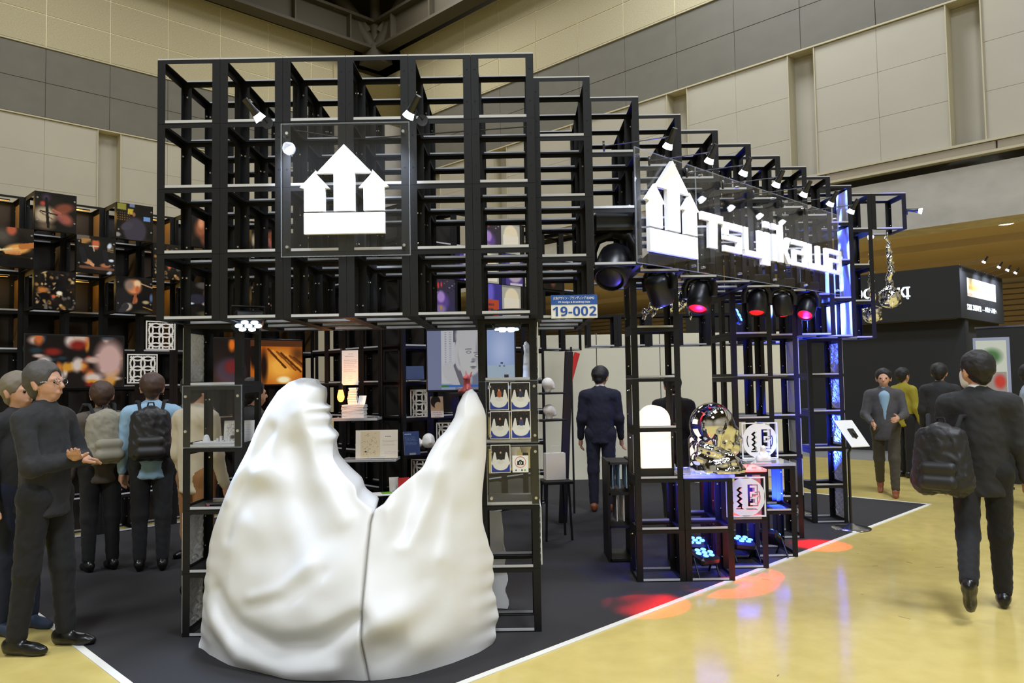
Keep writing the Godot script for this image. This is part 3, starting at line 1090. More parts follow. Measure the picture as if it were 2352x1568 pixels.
func build_bag() -> void:
	mat("bag_skin", srgb(228, 228, 228), 0.42)
	var nz := FastNoiseLite.new()
	nz.frequency = 0.022
	nz.fractal_octaves = 2
	nz.seed = 21
	var t := thing("giant_bag_sculpture", "giant glossy white sculpture of a tied shopping bag on the booth corner", "sculpture")
	for half in 2:
		var top: float = 1.606 if half == 0 else 1.5195
		var rows := 110
		var nf := 64
		var nb := 16
		var v := PackedVector3Array()
		var ring := nf + nb
		for j in rows + 1:
			var q := float(j) / rows
			var y: float = top * (1.0 - pow(1.0 - q, 1.25))
			var xo := along(OUT_L if half == 0 else OUT_R, y)
			var xi: float
			var open := y > 0.86
			if open: xi = along(IN_L if half == 0 else IN_R, y)
			else: xi = along(SEAM, y)
			if j == rows: xo = lerpf(xo, xi, 0.3)
			# wobble of the silhouette where the hem puckers
			xo += (1.0 if half == 1 else -1.0) * 0.007 * clampf((0.7 - y) / 0.4, 0.0, 1.0) * sin(y * 52.0)
			var wd: float = abs(xi - xo)
			for i in nf:
				var s := float(i) / (nf - 1)
				var wo: float = smoothstep(0.84, 1.12, y)
				var ss: float = lerpf(1.0 - cos(PI * 0.5 * s), 0.5 - 0.5 * cos(PI * s), wo)
				var x := lerpf(xo, xi, ss)
				var e: float = clampf(abs(x - xo) / 0.22, 0.0, 1.0)
				if open: e = min(e, lerpf(1.0, clampf(abs(x - xi) / 0.11, 0.0, 1.0), smoothstep(0.86, 1.2, y)))
				e = sqrt(1.0 - (1.0 - e) * (1.0 - e))
				var cap: float = clampf((top - y) / 0.14, 0.0, 1.0)
				e *= sqrt(1.0 - (1.0 - cap) * (1.0 - cap)) * 0.85 + 0.15
				var z := bag_front(x, y, e, nz)
				z -= 0.006 * exp(-pow((x - xi) / 0.0035, 2.0)) * (1.0 - wo)
				v.append(Vector3(x, max(y, 0.002), z))
			for i in nb:
				var s := float(i + 1) / (nb + 1)
				var x := lerpf(xi, xo, s)
				v.append(Vector3(x, max(y, 0.002), -0.33 + 0.06 * pow(abs(2.0 * s - 1.0), 3.0)))
		var ix := PackedInt32Array()
		for j in rows:
			for i in ring:
				var i2 := (i + 1) % ring
				var a := j * ring + i
				var b := j * ring + i2
				var c := (j + 1) * ring + i2
				var d := (j + 1) * ring + i
				if half == 0: ix.append_array([a, c, b, a, d, c])
				else: ix.append_array([a, b, c, a, c, d])
		# close the tip
		var o := rows * ring
		for i in range(1, ring - 1):
			if half == 0: ix.append_array([o, o + i + 1, o + i])
			else: ix.append_array([o, o + i, o + i + 1])
		inst("bag_half", net_mesh([[v, ix]], M.bag_skin), t)
	# rear sheet of the bag, standing behind the columns
	var s := mb()
	var prev := []
	for j in 25:
		var y := 0.002 + 0.66 * j / 24.0
		var x1 := 2.03 - 0.10 * pow(y / 1.15, 2.0) + 0.012 * sin(y * 38.0) * clampf((0.6 - y) / 0.4, 0.0, 1.0)
		var x0 := 0.75 + 0.25 * y
		var row := []
		for i in 13:
			var x := lerpf(x0, x1, i / 12.0)
			row.append(Vector3(x, y, -0.86 - 0.12 * sin(PI * i / 12.0)))
		if prev:
			for i in 12:
				var n := Vector3(0, 0, 1)
				quad(s, prev[i], prev[i + 1], row[i + 1], row[i], n)
				quad(s, prev[i] - Vector3(0, 0, 0.03), prev[i + 1] - Vector3(0, 0, 0.03), row[i + 1] - Vector3(0, 0, 0.03), row[i] - Vector3(0, 0, 0.03), -n)
			quad(s, prev[12], row[12], row[12] - Vector3(0, 0, 0.03), prev[12] - Vector3(0, 0, 0.03), Vector3.RIGHT)
			quad(s, prev[0], row[0], row[0] - Vector3(0, 0, 0.03), prev[0] - Vector3(0, 0, 0.03), Vector3.LEFT)
		prev = row
	obj("rear_sheet", s, M.bag_skin, t)

# ---------------------------------------------------------------- printed pictures
func canvas(w: int, h: int, bg: Color) -> Image:
	var im := Image.create(w, h, false, Image.FORMAT_RGB8)
	im.fill(bg)
	return im

func blob(im: Image, cx: float, cy: float, rx: float, ry: float, c: Color, soft := 0.5, turn := 0.0) -> void:
	# soft ellipse, coordinates in fractions of the picture
	var w := im.get_width()
	var h := im.get_height()
	var m: float = max(rx, ry)
	var ca := cos(turn)
	var sa := sin(turn)
	for y in range(maxi(0, int((cy - m) * h)), mini(h, int((cy + m) * h) + 1)):
		for x in range(maxi(0, int((cx - m) * w)), mini(w, int((cx + m) * w) + 1)):
			var u := (x + 0.5) / w - cx
			var v := (y + 0.5) / h - cy
			var a := (u * ca + v * sa) / rx
			var b := (v * ca - u * sa) / ry
			var d := sqrt(a * a + b * b)
			if d < 1.0:
				var k: float = 1.0 if d < 1.0 - soft else (1.0 - d) / soft
				im.set_pixel(x, y, im.get_pixel(x, y).lerp(c, k))

func strip(im: Image, x0: float, y0: float, x1: float, y1: float, wd: float, c: Color) -> void:
	var w := im.get_width()
	var h := im.get_height()
	var a := Vector2(x0 * w, y0 * h)
	var b := Vector2(x1 * w, y1 * h)
	var r := wd * w
	for y in range(maxi(0, int(min(a.y, b.y) - r)), mini(h, int(max(a.y, b.y) + r) + 1)):
		for x in range(maxi(0, int(min(a.x, b.x) - r)), mini(w, int(max(a.x, b.x) + r) + 1)):
			var p := Vector2(x + 0.5, y + 0.5)
			var d := p.distance_to(Geometry2D.get_closest_point_to_segment(p, a, b))
			if d < r: im.set_pixel(x, y, c)

func rect(im: Image, x0: float, y0: float, x1: float, y1: float, c: Color) -> void:
	im.fill_rect(Rect2i(int(x0 * im.get_width()), int(y0 * im.get_height()), int((x1 - x0) * im.get_width()), int((y1 - y0) * im.get_height())), c)

func text_lines(im: Image, x0: float, y0: float, x1: float, n: int, step: float, c: Color, r: RandomNumberGenerator, th := 0.02) -> void:
	# rows of small illegible print
	for i in n:
		var x := x0
		var end := x1 - r.randf() * (x1 - x0) * 0.25
		while x < end:
			var l := r.randf_range(0.012, 0.03)
			rect(im, x, y0 + i * step, x + l, y0 + i * step + th, c)
			x += l + 0.008

func photo(kind: String) -> StandardMaterial3D:
	if M.has(kind): return M[kind]
	var im := canvas(128, 128, srgb(20, 18, 17))
	var sk := srgb(196, 118, 78)
	var bg := RandomNumberGenerator.new()
	bg.seed = hash(kind)
	for k in 14: blob(im, bg.randf(), bg.randf(), bg.randf_range(0.1, 0.4), bg.randf_range(0.08, 0.3), [srgb(46, 36, 28), srgb(28, 27, 30), srgb(38, 32, 26), srgb(18, 16, 16)][k % 4], 1.0, bg.randf())
	match kind:
		"print_engraving":
			blob(im, 0.38, 0.62, 0.26, 0.22, srgb(196, 176, 148), 0.5)
			blob(im, 0.4, 0.84, 0.22, 0.1, srgb(110, 92, 72), 0.7)
			blob(im, 0.72, 0.46, 0.24, 0.13, srgb(132, 72, 54), 0.5, -0.3)
			blob(im, 0.74, 0.66, 0.22, 0.15, srgb(168, 92, 76), 0.6, 0.5)
			blob(im, 0.4, 0.28, 0.12, 0.12, srgb(70, 56, 78), 0.8)
			blob(im, 0.34, 0.4, 0.07, 0.06, srgb(190, 70, 60), 0.6)
			for k in 4: strip(im, 0.52 + k * 0.03, 0.5 + k * 0.05, 0.66 + k * 0.02, 0.56 + k * 0.06, 0.018, srgb(178 - k * 14, 104 - k * 8, 82))
			for k in 5: strip(im, 0.28 + k * 0.05, 0.56 + k * 0.03, 0.36 + k * 0.05, 0.62 + k * 0.02, 0.008, srgb(120, 96, 80))
			strip(im, 0.4, 0.3, 0.44, 0.85, 0.025, srgb(24, 20, 20))
			strip(im, 0.3, 0.55, 0.6, 0.6, 0.012, srgb(40, 34, 30))
		"print_office_back":
			rect(im, 0.05, 0.05, 0.28, 0.22, srgb(150, 146, 58)); rect(im, 0.36, 0.03, 0.5, 0.13, srgb(120, 132, 170))
			rect(im, 0.32, 0.17, 0.48, 0.32, srgb(206, 178, 60)); rect(im, 0.72, 0.33, 0.9, 0.45, srgb(120, 160, 220))
			for k in 24: rect(im, 0.05 + (k % 6) * 0.06, 0.28 + int(k / 6.0) * 0.06, 0.08 + (k % 6) * 0.06, 0.31 + int(k / 6.0) * 0.06, srgb(120 + k * 4, 90 + k * 2, 30))
			blob(im, 0.5, 0.72, 0.34, 0.4, srgb(66, 62, 74), 0.25); blob(im, 0.3, 0.62, 0.2, 0.12, srgb(72, 68, 80), 0.3, -0.5)
			blob(im, 0.55, 0.24, 0.12, 0.14, srgb(24, 20, 18), 0.3); blob(im, 0.47, 0.3, 0.05, 0.07, srgb(170, 110, 80), 0.4)
			blob(im, 0.06, 0.86, 0.1, 0.07, srgb(150, 148, 146), 0.4)
		"print_hands_gold":
			blob(im, 0.3, 0.2, 0.4, 0.3, srgb(90, 82, 74), 0.8); blob(im, 0.5, 0.05, 0.13, 0.16, srgb(190, 96, 70), 0.5)
			blob(im, 0.62, 0.46, 0.32, 0.14, srgb(236, 168, 88), 0.4, -0.2); blob(im, 0.52, 0.52, 0.2, 0.08, srgb(250, 206, 140), 0.5)
			blob(im, 0.2, 0.5, 0.14, 0.05, srgb(220, 190, 130), 0.4); blob(im, 0.1, 0.68, 0.2, 0.1, srgb(110, 110, 40), 0.7)
			for k in 4: strip(im, 0.36 + k * 0.02, 0.5 + k * 0.035, 0.62 + k * 0.02, 0.44 + k * 0.04, 0.02, srgb(250 - k * 18, 190 - k * 22, 116 - k * 14))
			strip(im, 0.7, 0.4, 0.98, 0.34, 0.06, srgb(196, 120, 60)); strip(im, 0.1, 0.56, 0.5, 0.46, 0.02, srgb(232, 214, 170))
			for k in 8: strip(im, 0.02 + k * 0.03, 0.74 + (k % 3) * 0.04, 0.06 + k * 0.03, 0.72 + (k % 2) * 0.08, 0.012, srgb(150 - k * 8, 130 - k * 6, 40))
			strip(im, 0.3, 0.6, 0.95, 0.64, 0.02, srgb(40, 30, 14))
		"print_workbench":
			rect(im, 0.0, 0.0, 0.4, 0.12, srgb(110, 100, 92)); rect(im, 0.24, 0.08, 0.44, 0.2, srgb(180, 130, 70))
			blob(im, 0.5, 0.45, 0.3, 0.36, srgb(26, 25, 28), 0.2); blob(im, 0.53, 0.18, 0.1, 0.15, srgb(208, 110, 70), 0.4)
			strip(im, 0.4, 0.24, 0.58, 0.23, 0.014, srgb(230, 210, 190)); blob(im, 0.53, 0.06, 0.12, 0.06, srgb(30, 22, 20), 0.5)
			blob(im, 0.36, 0.58, 0.13, 0.07, srgb(214, 150, 104), 0.4, 0.3); blob(im, 0.74, 0.64, 0.14, 0.06, srgb(190, 120, 80), 0.4)
			for k in 4: strip(im, 0.42, 0.58 + k * 0.02, 0.5, 0.63 + k * 0.02, 0.01, srgb(224, 160, 116))
			strip(im, 0.24, 0.32, 0.3, 0.54, 0.06, srgb(34, 33, 38)); strip(im, 0.72, 0.34, 0.78, 0.58, 0.06, srgb(34, 33, 38)); strip(im, 0.48, 0.26, 0.5, 0.34, 0.012, srgb(226, 190, 160))
			for k in 5: strip(im, 0.78, 0.22 + k * 0.025, 0.9, 0.21 + k * 0.03, 0.008, srgb(160, 130, 90))
			strip(im, 0.22, 0.7, 0.9, 0.72, 0.03, srgb(120, 80, 62)); blob(im, 0.82, 0.2, 0.06, 0.09, srgb(220, 230, 250), 0.5, 0.4)
			blob(im, 0.86, 0.52, 0.07, 0.04, srgb(230, 238, 255), 0.4); blob(im, 0.82, 0.8, 0.08, 0.05, srgb(190, 196, 220), 0.5, -0.5)
		"print_machine":
			for k in 90:
				rng.seed = 60 + k
				blob(im, rng.randf_range(0.08, 0.9), rng.randf_range(0.04, 0.9), rng.randf_range(0.015, 0.09), rng.randf_range(0.015, 0.06), [srgb(170, 124, 70), srgb(104, 94, 88), srgb(216, 184, 132), srgb(52, 44, 40), srgb(26, 24, 26)][k % 5], 0.6, rng.randf() * 3.0)
			blob(im, 0.56, 0.5, 0.08, 0.06, srgb(255, 246, 220), 0.4); blob(im, 0.2, 0.45, 0.14, 0.1, srgb(198, 124, 60), 0.6)
			blob(im, 0.25, 0.58, 0.13, 0.09, srgb(20, 18, 20), 0.3); blob(im, 0.28, 0.85, 0.05, 0.18, srgb(110, 104, 100), 0.5)
			blob(im, 0.44, 0.58, 0.06, 0.05, srgb(220, 110, 70), 0.5)
		"print_old_engraver":
			blob(im, 0.25, 0.6, 0.3, 0.4, srgb(38, 36, 38), 0.4); blob(im, 0.5, 0.28, 0.2, 0.2, srgb(236, 150, 96), 0.4)
			blob(im, 0.4, 0.24, 0.14, 0.16, srgb(150, 128, 116), 0.6); blob(im, 0.58, 0.2, 0.1, 0.1, srgb(255, 214, 168), 0.5)
			blob(im, 0.54, 0.56, 0.06, 0.1, sk, 0.5); blob(im, 0.36, 0.72, 0.14, 0.1, srgb(200, 180, 160), 0.4, -0.4)
			blob(im, 0.88, 0.5, 0.05, 0.12, srgb(90, 110, 150), 0.5); blob(im, 0.76, 0.6, 0.1, 0.05, srgb(190, 170, 130), 0.5)
			blob(im, 0.58, 0.33, 0.06, 0.1, srgb(206, 110, 70), 0.5); strip(im, 0.54, 0.44, 0.5, 0.62, 0.03, srgb(170, 96, 60)); strip(im, 0.24, 0.82, 0.34, 0.7, 0.06, srgb(58, 56, 58)); strip(im, 0.66, 0.2, 0.98, 0.3, 0.012, srgb(220, 170, 130))
			strip(im, 0.7, 0.7, 0.95, 0.78, 0.01, srgb(190, 140, 50)); blob(im, 0.7, 0.88, 0.3, 0.14, srgb(70, 66, 54), 0.6)
		"print_violet_figure":
			im.fill(srgb(62, 54, 66))
			for k in 20: rect(im, fmod(k * 0.37, 1.0), fmod(k * 0.13, 0.45), fmod(k * 0.37, 1.0) + 0.06, fmod(k * 0.13, 0.45) + 0.03, [srgb(150, 110, 60), srgb(40, 36, 44), srgb(200, 190, 200)][k % 3])
			blob(im, 0.45, 0.68, 0.36, 0.34, srgb(104, 78, 150), 0.4); blob(im, 0.44, 0.54, 0.18, 0.2, srgb(186, 148, 220), 0.4)
			blob(im, 0.42, 0.88, 0.26, 0.16, srgb(150, 130, 170), 0.5); blob(im, 0.44, 0.84, 0.06, 0.08, srgb(206, 150, 90), 0.5)
			blob(im, 0.34, 0.22, 0.05, 0.12, srgb(240, 60, 60), 0.6); blob(im, 0.46, 0.2, 0.04, 0.1, srgb(240, 80, 80), 0.6)
		"print_white_bust":
			im.fill(srgb(86, 70, 150)); rect(im, 0.0, 0.0, 0.22, 1.0, srgb(40, 36, 90))
			blob(im, 0.62, 0.26, 0.26, 0.3, srgb(214, 196, 206), 0.2); blob(im, 0.62, 0.62, 0.36, 0.3, srgb(200, 180, 200), 0.25)
			blob(im, 0.6, 0.5, 0.18, 0.1, srgb(168, 148, 176), 0.6); rect(im, 0.4, 0.9, 0.95, 1.0, srgb(230, 220, 230))
		"print_dome_lamp":
			im.fill(srgb(196, 192, 176)); rect(im, 0.0, 0.0, 1.0, 0.1, srgb(150, 148, 140)); rect(im, 0.86, 0.0, 1.0, 1.0, srgb(28, 28, 30))
			blob(im, 0.46, 0.42, 0.34, 0.34, srgb(255, 238, 200), 0.15); rect(im, 0.12, 0.42, 0.8, 0.92, srgb(255, 244, 220))
		"print_orange_notice":
			im.fill(srgb(70, 62, 150)); blob(im, 0.5, 0.3, 0.2, 0.5, srgb(120, 110, 220), 0.6); rect(im, 0.0, 0.5, 0.85, 1.0, srgb(206, 84, 44))
			var q := RandomNumberGenerator.new()
			q.seed = 4
			text_lines(im, 0.08, 0.62, 0.78, 2, 0.14, srgb(40, 40, 90), q, 0.07)
		"print_copper_drip":
			blob(im, 0.45, 0.45, 0.3, 0.36, srgb(160, 96, 66), 0.5); blob(im, 0.4, 0.3, 0.12, 0.2, srgb(232, 160, 120), 0.6); blob(im, 0.5, 0.75, 0.16, 0.2, srgb(120, 70, 50), 0.6)
		"print_silver_parts":
			for k in 26:
				rng.seed = 400 + k
				blob(im, rng.randf(), rng.randf(), rng.randf_range(0.03, 0.12), rng.randf_range(0.03, 0.1), [srgb(120, 108, 100), srgb(220, 210, 205), srgb(60, 48, 42), srgb(150, 100, 70)][k % 4], 0.5)
		"print_blade_smith":
			blob(im, 0.75, 0.35, 0.3, 0.3, srgb(220, 170, 140), 0.4); blob(im, 0.45, 0.12, 0.25, 0.12, srgb(90, 84, 80), 0.5); blob(im, 0.6, 0.62, 0.2, 0.08, srgb(190, 180, 180), 0.3)
			blob(im, 0.3, 0.5, 0.3, 0.16, srgb(48, 46, 60), 0.3); blob(im, 0.1, 0.63, 0.14, 0.04, srgb(220, 232, 255), 0.4); blob(im, 0.6, 0.9, 0.4, 0.1, srgb(80, 76, 50), 0.5)
		_:
			blob(im, 0.5, 0.5, 0.3, 0.3, srgb(120, 90, 70), 0.6)
	# a photograph has no hard outlines: soften the shapes
	var crop: Array = {"print_engraving": [26, 22, 96], "print_workbench": [18, 2, 104], "print_old_engraver": [16, 8, 100], "print_machine": [4, 0, 112], "print_hands_gold": [10, 0, 110]}.get(kind, [4, 4, 120])
	im = im.get_region(Rect2i(crop[0], crop[1], crop[2], crop[2]))
	im.resize(60, 60, Image.INTERPOLATE_BILINEAR)
	im.resize(128, 128, Image.INTERPOLATE_CUBIC)
	return picture(kind, im, 0.22)

func poster(called: String, label: String, category: String, w: float, h: float, kind: StandardMaterial3D, at: Vector3, turn: float, group := "", tilt := 0.0) -> Node3D:
	# thin board with print on its face; origin at the middle of the lower edge of the face
	var t := thing(called, label, category, at, turn, group)
	if tilt != 0.0: t.rotation.x = tilt
	var s := mb()
	bx(s, -w / 2, w / 2, 0, h, -0.006, -0.0005)
	obj("board", s, M.black_plastic, t)
	s = mb()
	quad(s, Vector3(-w / 2, 0, 0), Vector3(w / 2, 0, 0), Vector3(w / 2, h, 0), Vector3(-w / 2, h, 0), Vector3(0, 0, 1))
	obj("print", s, kind, t)
	return t

func screen_mat(key: String, im: Image, strength: float) -> StandardMaterial3D:
	var m := mat(key, srgb(10, 10, 12), 0.25)
	m.emission_enabled = true
	m.emission = Color.WHITE
	m.emission_operator = BaseMaterial3D.EMISSION_OP_MULTIPLY
	m.emission_texture = ImageTexture.create_from_image(im)
	m.emission_energy_multiplier = strength
	m.texture_repeat = false
	return m

func television(label: String, w: float, h: float, m: StandardMaterial3D, at: Vector3, turn: float) -> Node3D:
	var t := thing("television", label, "television", at, turn)
	var s := mb()
	bevel_box(s, Vector3(0, h / 2, -0.025), Vector3(w + 0.03, h + 0.035, 0.05), 0.006)
	obj("casing", s, M.black_plastic, t)
	s = mb()
	quad(s, Vector3(-w / 2, 0.004, 0.001), Vector3(w / 2, 0.004, 0.001), Vector3(w / 2, h - 0.002, 0.001), Vector3(-w / 2, h - 0.002, 0.001), Vector3(0, 0, 1))
	obj("tv_screen", s, m, t)
	s = mb()
	bx(s, -0.12, 0.12, h * 0.3, h * 0.7, -0.12, -0.05)
	obj("wall_bracket", s, M.black_plastic, t)
	return t

func warm_led(at: Vector3, energy: float) -> void:
	var t := thing("led_strip", "short warm LED strip inside the photo wall", "led strip", at, PI / 4, "warm LED strips inside the photo wall")
	var s := mb()
	bx(s, -0.12, 0.12, 0.0, 0.012, -0.008, 0.008)
	obj("rail", s, M.black_plastic, t)
	s = mb()
	bx(s, -0.115, 0.115, -0.006, 0.0, -0.006, 0.006)
	obj("led_lamp", s, M.warm_glow, t)
	var l := OmniLight3D.new()
	l.name = "led_light"
	l.light_color = Color(1.0, 0.8, 0.42)
	l.light_energy = energy
	l.light_size = 0.03
	l.omni_range = 8.0
	l.omni_attenuation = 2.0
	l.shadow_enabled = true
	t.add_child(l)
	l.position = Vector3(0, -0.02, 0)

func build_walls() -> void:
	glow("bulb_glow", Color(1.0, 0.62, 0.28), 4.0)
	glow("warm_glow", Color(1.0, 0.75, 0.35), 0.25)
	# ---- photo wall along the back: local x runs (1,0,-1), local z faces the booth
	var P := Vector3(-6.93 * G, 0, -7.96 * G)
	var ex := Vector3(1, 0, -1).normalized()
	var ez := Vector3(1, 0, 1).normalized()
	var cells := []
	for t in range(-4, 9):
		for l in 9:
			cells.append([t, l, -1])
	for t in range(-1, 8):
		for l in [6, 7, 8]:
			if (t + l) % 2 == 0: cells.append([t, l, 0])
	var wt := frame_thing("photo_shelving_frame", "tall black frame wall along the back of the booth, hung with a checkerboard of photos", P, PI / 4, cells)
	for t in range(-4, 9):
		var s := mb()
		bx(s, t * G + 0.002, (t + 1) * G - 0.002, 0.0, 9 * H, -2 * G - 0.02, -2 * G - 0.002)
		obj("back_board", s, M.dark_board, wt)
		for l in [5, 6, 7, 8]:
			s = mb()
			bx(s, (t + 1) * G - 0.012, (t + 1) * G - 0.006, l * H + 0.03, (l + 1) * H - 0.05, -2 * G + 0.05, -G - 0.05)
			obj("side_board", s, M.brown_board, wt)
	var kinds := {"0 8": "print_engraving", "2 8": "print_office_back", "-1 7": "print_hands_gold", "1 7": "print_workbench", "0 6": "print_machine", "2 6": "print_old_engraver", "3 7": "print_machine", "4 6": "print_blade_smith", "4 8": "print_copper_drip", "5 7": "print_hands_gold", "6 6": "print_silver_parts", "6 8": "print_engraving"}
	var says := {"0 8": "dark photo of hands engraving under a warm light, top row left", "2 8": "photo of a person seen from behind at a cluttered desk, top row", "-1 7": "photo of hands holding a small piece in golden light", "1 7": "photo of a person in black working at a bench", "0 6": "photo of a lit workshop machine, bottom row left", "2 6": "photo of a grey-haired engraver bent over his work", "3 7": "photo of workshop machinery partly hidden by the canopy post", "4 6": "photo of bare arms over a blade behind the front canopy", "4 8": "photo of a copper drip behind the top of the front canopy", "5 7": "photo of golden hands seen through the front canopy", "6 6": "photo of silver parts seen through the front canopy", "6 8": "dark engraving photo seen through the front canopy"}
	for key in kinds:
		var q: PackedStringArray = key.split(" ")
		var t := int(q[0])
		var l := int(q[1])
		var p := poster("workshop_photo", says[key], "photo", G * 0.985, H * 0.985, photo(kinds[key]), P + ex * ((t + 0.5) * G) + ez * 0.012 + Vector3(0, l * H + 0.003, 0), PI / 4, "photos on the back wall")
		for sx in [-1.0, 1.0]:
			for sy in [0.25, 0.82]:
				panel_bolts([Vector3(sx * 0.165, sy * H, -0.006)], p)
	for k in 4:
		warm_led(P + ex * ((-0.6 + k * 2.0) * G) - ez * (1.35 * G) + Vector3(0, 8.93 * H, 0), 0.05)
		warm_led(P + ex * ((-0.6 + k * 2.0) * G) - ez * (1.35 * G) + Vector3(0, 6.93 * H, 0), 0.04)
	# televisions on the photo wall
	var im := canvas(160, 84, srgb(24, 16, 14))
	for k in 60:
		rng.seed = 900 + k
		blob(im, rng.randf(), rng.randf(), rng.randf_range(0.03, 0.14), rng.randf_range(0.05, 0.2), [srgb(226, 120, 60), srgb(232, 200, 180), srgb(150, 40, 30), srgb(240, 170, 60), srgb(40, 60, 70), srgb(20, 14, 14), srgb(246, 226, 214)][k % 7], 0.6)
	blob(im, 0.85, 0.45, 0.2, 0.5, srgb(232, 190, 180), 0.5)
	television("wide television with a bright orange and white picture behind the visitors", 2.36 * G, 1.3 * H, screen_mat("screen_food", im, 0.55), P + ex * (1.0 * G) + ez * 0.05 + Vector3(0, 4.03 * H, 0), PI / 4)
	im = canvas(160, 80, srgb(22, 14, 12))
	blob(im, 0.18, 0.7, 0.2, 0.36, srgb(60, 50, 66), 0.4); blob(im, 0.2, 0.6, 0.1, 0.2, srgb(110, 30, 34), 0.5); blob(im, 0.2, 0.12, 0.05, 0.2, srgb(220, 110, 30), 0.6)
	rect(im, 0.4, 0.0, 1.0, 1.0, srgb(186, 96, 24)); blob(im, 0.44, 0.3, 0.06, 0.4, srgb(20, 12, 10), 0.4); blob(im, 0.75, 0.6, 0.3, 0.5, srgb(246, 176, 70), 0.7)
	for k in 7: strip(im, 0.6 + k * 0.05, 0.2 + k * 0.03, 0.8 + k * 0.06, 0.62 + k * 0.03, 0.012, [srgb(90, 46, 14), srgb(226, 150, 60), srgb(140, 74, 20)][k % 3])
	rect(im, 0.4, 0.0, 1.0, 0.14, srgb(84, 48, 24)); blob(im, 0.55, 0.6, 0.06, 0.5, srgb(34, 18, 10), 0.6); blob(im, 0.95, 0.3, 0.12, 0.25, srgb(96, 56, 24), 0.8); blob(im, 0.78, 0.9, 0.1, 0.1, srgb(255, 240, 190), 0.5)
	television("television with an orange picture of carved wood behind the left column", 3.0 * G, 1.36 * H, screen_mat("screen_wood", im, 0.8), P + ex * (6.22 * G) + ez * 0.05 + Vector3(0, 4.0 * H, 0), PI / 4)
	# ---- inner shelf wall facing the left aisle: local x runs (1,0,1)
	var MO := Vector3(-1.2 * G, 0, -13.7 * G)
	cells = []
	for t in range(0, 5):
		for l in 9:
			cells.append([t, l, 0])
	wt = frame_thing("exhibit_shelving_frame", "dark frame shelf wall behind the giant bag, holding small exhibits", MO, -PI / 4, cells)
	for t in range(0, 5):
		var s := mb()
		bx(s, t * G, (t + 1) * G, 0.0, 9 * H, -G - 0.02, -G - 0.002)
		obj("back_board", s, M.dark_board, wt)
	# ---- second photo wall on the right of the shelf wall: local x runs (1,0,-1)
	var WO := Vector3(2.4 * G, 0, -10.1 * G)
	cells = []
	for t in range(0, 8):
		for l in 9:
			if t < 6 or l > 4: cells.append([t, l, 0])
	wt = frame_thing("print_shelving_frame", "dark frame wall of prints behind the right column of the front canopy", WO, PI / 4, cells)
	for t in range(0, 4):
		var s := mb()
		bx(s, t * G, (t + 1) * G, 0.0, 9 * H if t < 3 else 6.2 * H, -G - 0.02, -G - 0.002)
		obj("back_board", s, M.dark_board, wt)
	var ks := [[1, 6, "print_violet_figure", "violet-lit print of a seated figure with red ears"], [3, 8, "print_violet_figure", "violet-lit print of a figure, high behind the right column"], [4, 7, "print_white_bust", "blue print of a pale bust"], [3, 6, "print_orange_notice", "violet print with an orange notice"], [4, 8, "print_dome_lamp", "print of a cream dome lamp, upper one"], [3, 7, "print_dome_lamp", "print of a cream dome lamp, middle one"], [4, 6, "print_dome_lamp", "print of a cream dome lamp, lowest one"], [5, 6, "print_copper_drip", "dark print of a copper drip behind the stand number"], [6, 7, "print_copper_drip", "small dark print of a copper drip, farthest right"], [2, 7, "print_white_bust", "blue print of a pale bust half hidden by a post"]]
	for q in ks:
		poster("art_print", q[3], "print", G * 0.98, H * 0.98, photo(q[2]), WO + ex * ((q[0] + 0.5) * G) + ez * 0.01 + Vector3(0, q[1] * H + 0.004, 0), PI / 4, "prints on the inner photo wall")
	# big screen with a modelling program
	im = canvas(320, 224, srgb(150, 164, 196))
	rect(im, 0.0, 0.0, 0.16, 1.0, srgb(126, 134, 168)); rect(im, 0.16, 0.0, 0.32, 0.9, srgb(206, 208, 214))
	for k in 26:
		rect(im, 0.2, 0.03 + k * 0.03, 0.22, 0.045 + k * 0.03, srgb(150, 156, 172)); rect(im, 0.25, 0.03 + k * 0.03, 0.28, 0.045 + k * 0.03, srgb(170, 172, 184))
	rect(im, 0.32, 0.0, 0.66, 1.0, srgb(122, 128, 150)); rect(im, 0.3, 0.0, 0.36, 0.2, srgb(92, 94, 110))
	blob(im, 0.34, 0.75, 0.16, 0.26, srgb(200, 200, 204), 0.2, -0.5); strip(im, 0.33, 0.6, 0.4, 0.9, 0.03, srgb(110, 108, 120))
	blob(im, 0.375, 0.4, 0.07, 0.3, srgb(204, 203, 206), 0.15); blob(im, 0.378, 0.42, 0.035, 0.2, srgb(164, 163, 170), 0.5)
	blob(im, 0.5, 0.33, 0.155, 0.46, srgb(206, 206, 208), 0.1); blob(im, 0.47, 0.1, 0.16, 0.28, srgb(202, 202, 205), 0.2); blob(im, 0.6, 0.4, 0.06, 0.36, srgb(150, 150, 160), 0.7)
	for e in [[0.475, 0.37], [0.57, 0.43]]:
		blob(im, e[0], e[1], 0.034, 0.026, srgb(96, 96, 108), 0.3); blob(im, e[0], e[1], 0.026, 0.016, srgb(212, 212, 214), 0.3); strip(im, e[0] - 0.035, e[1] - 0.05, e[0] + 0.03, e[1] - 0.055, 0.006, srgb(130, 130, 140))
	blob(im, 0.53, 0.5, 0.03, 0.04, srgb(150, 150, 158), 0.5); blob(im, 0.52, 0.535, 0.03, 0.014, srgb(112, 112, 122), 0.4); blob(im, 0.525, 0.62, 0.042, 0.016, srgb(104, 102, 112), 0.3); blob(im, 0.525, 0.645, 0.03, 0.014, srgb(150, 148, 156), 0.4)
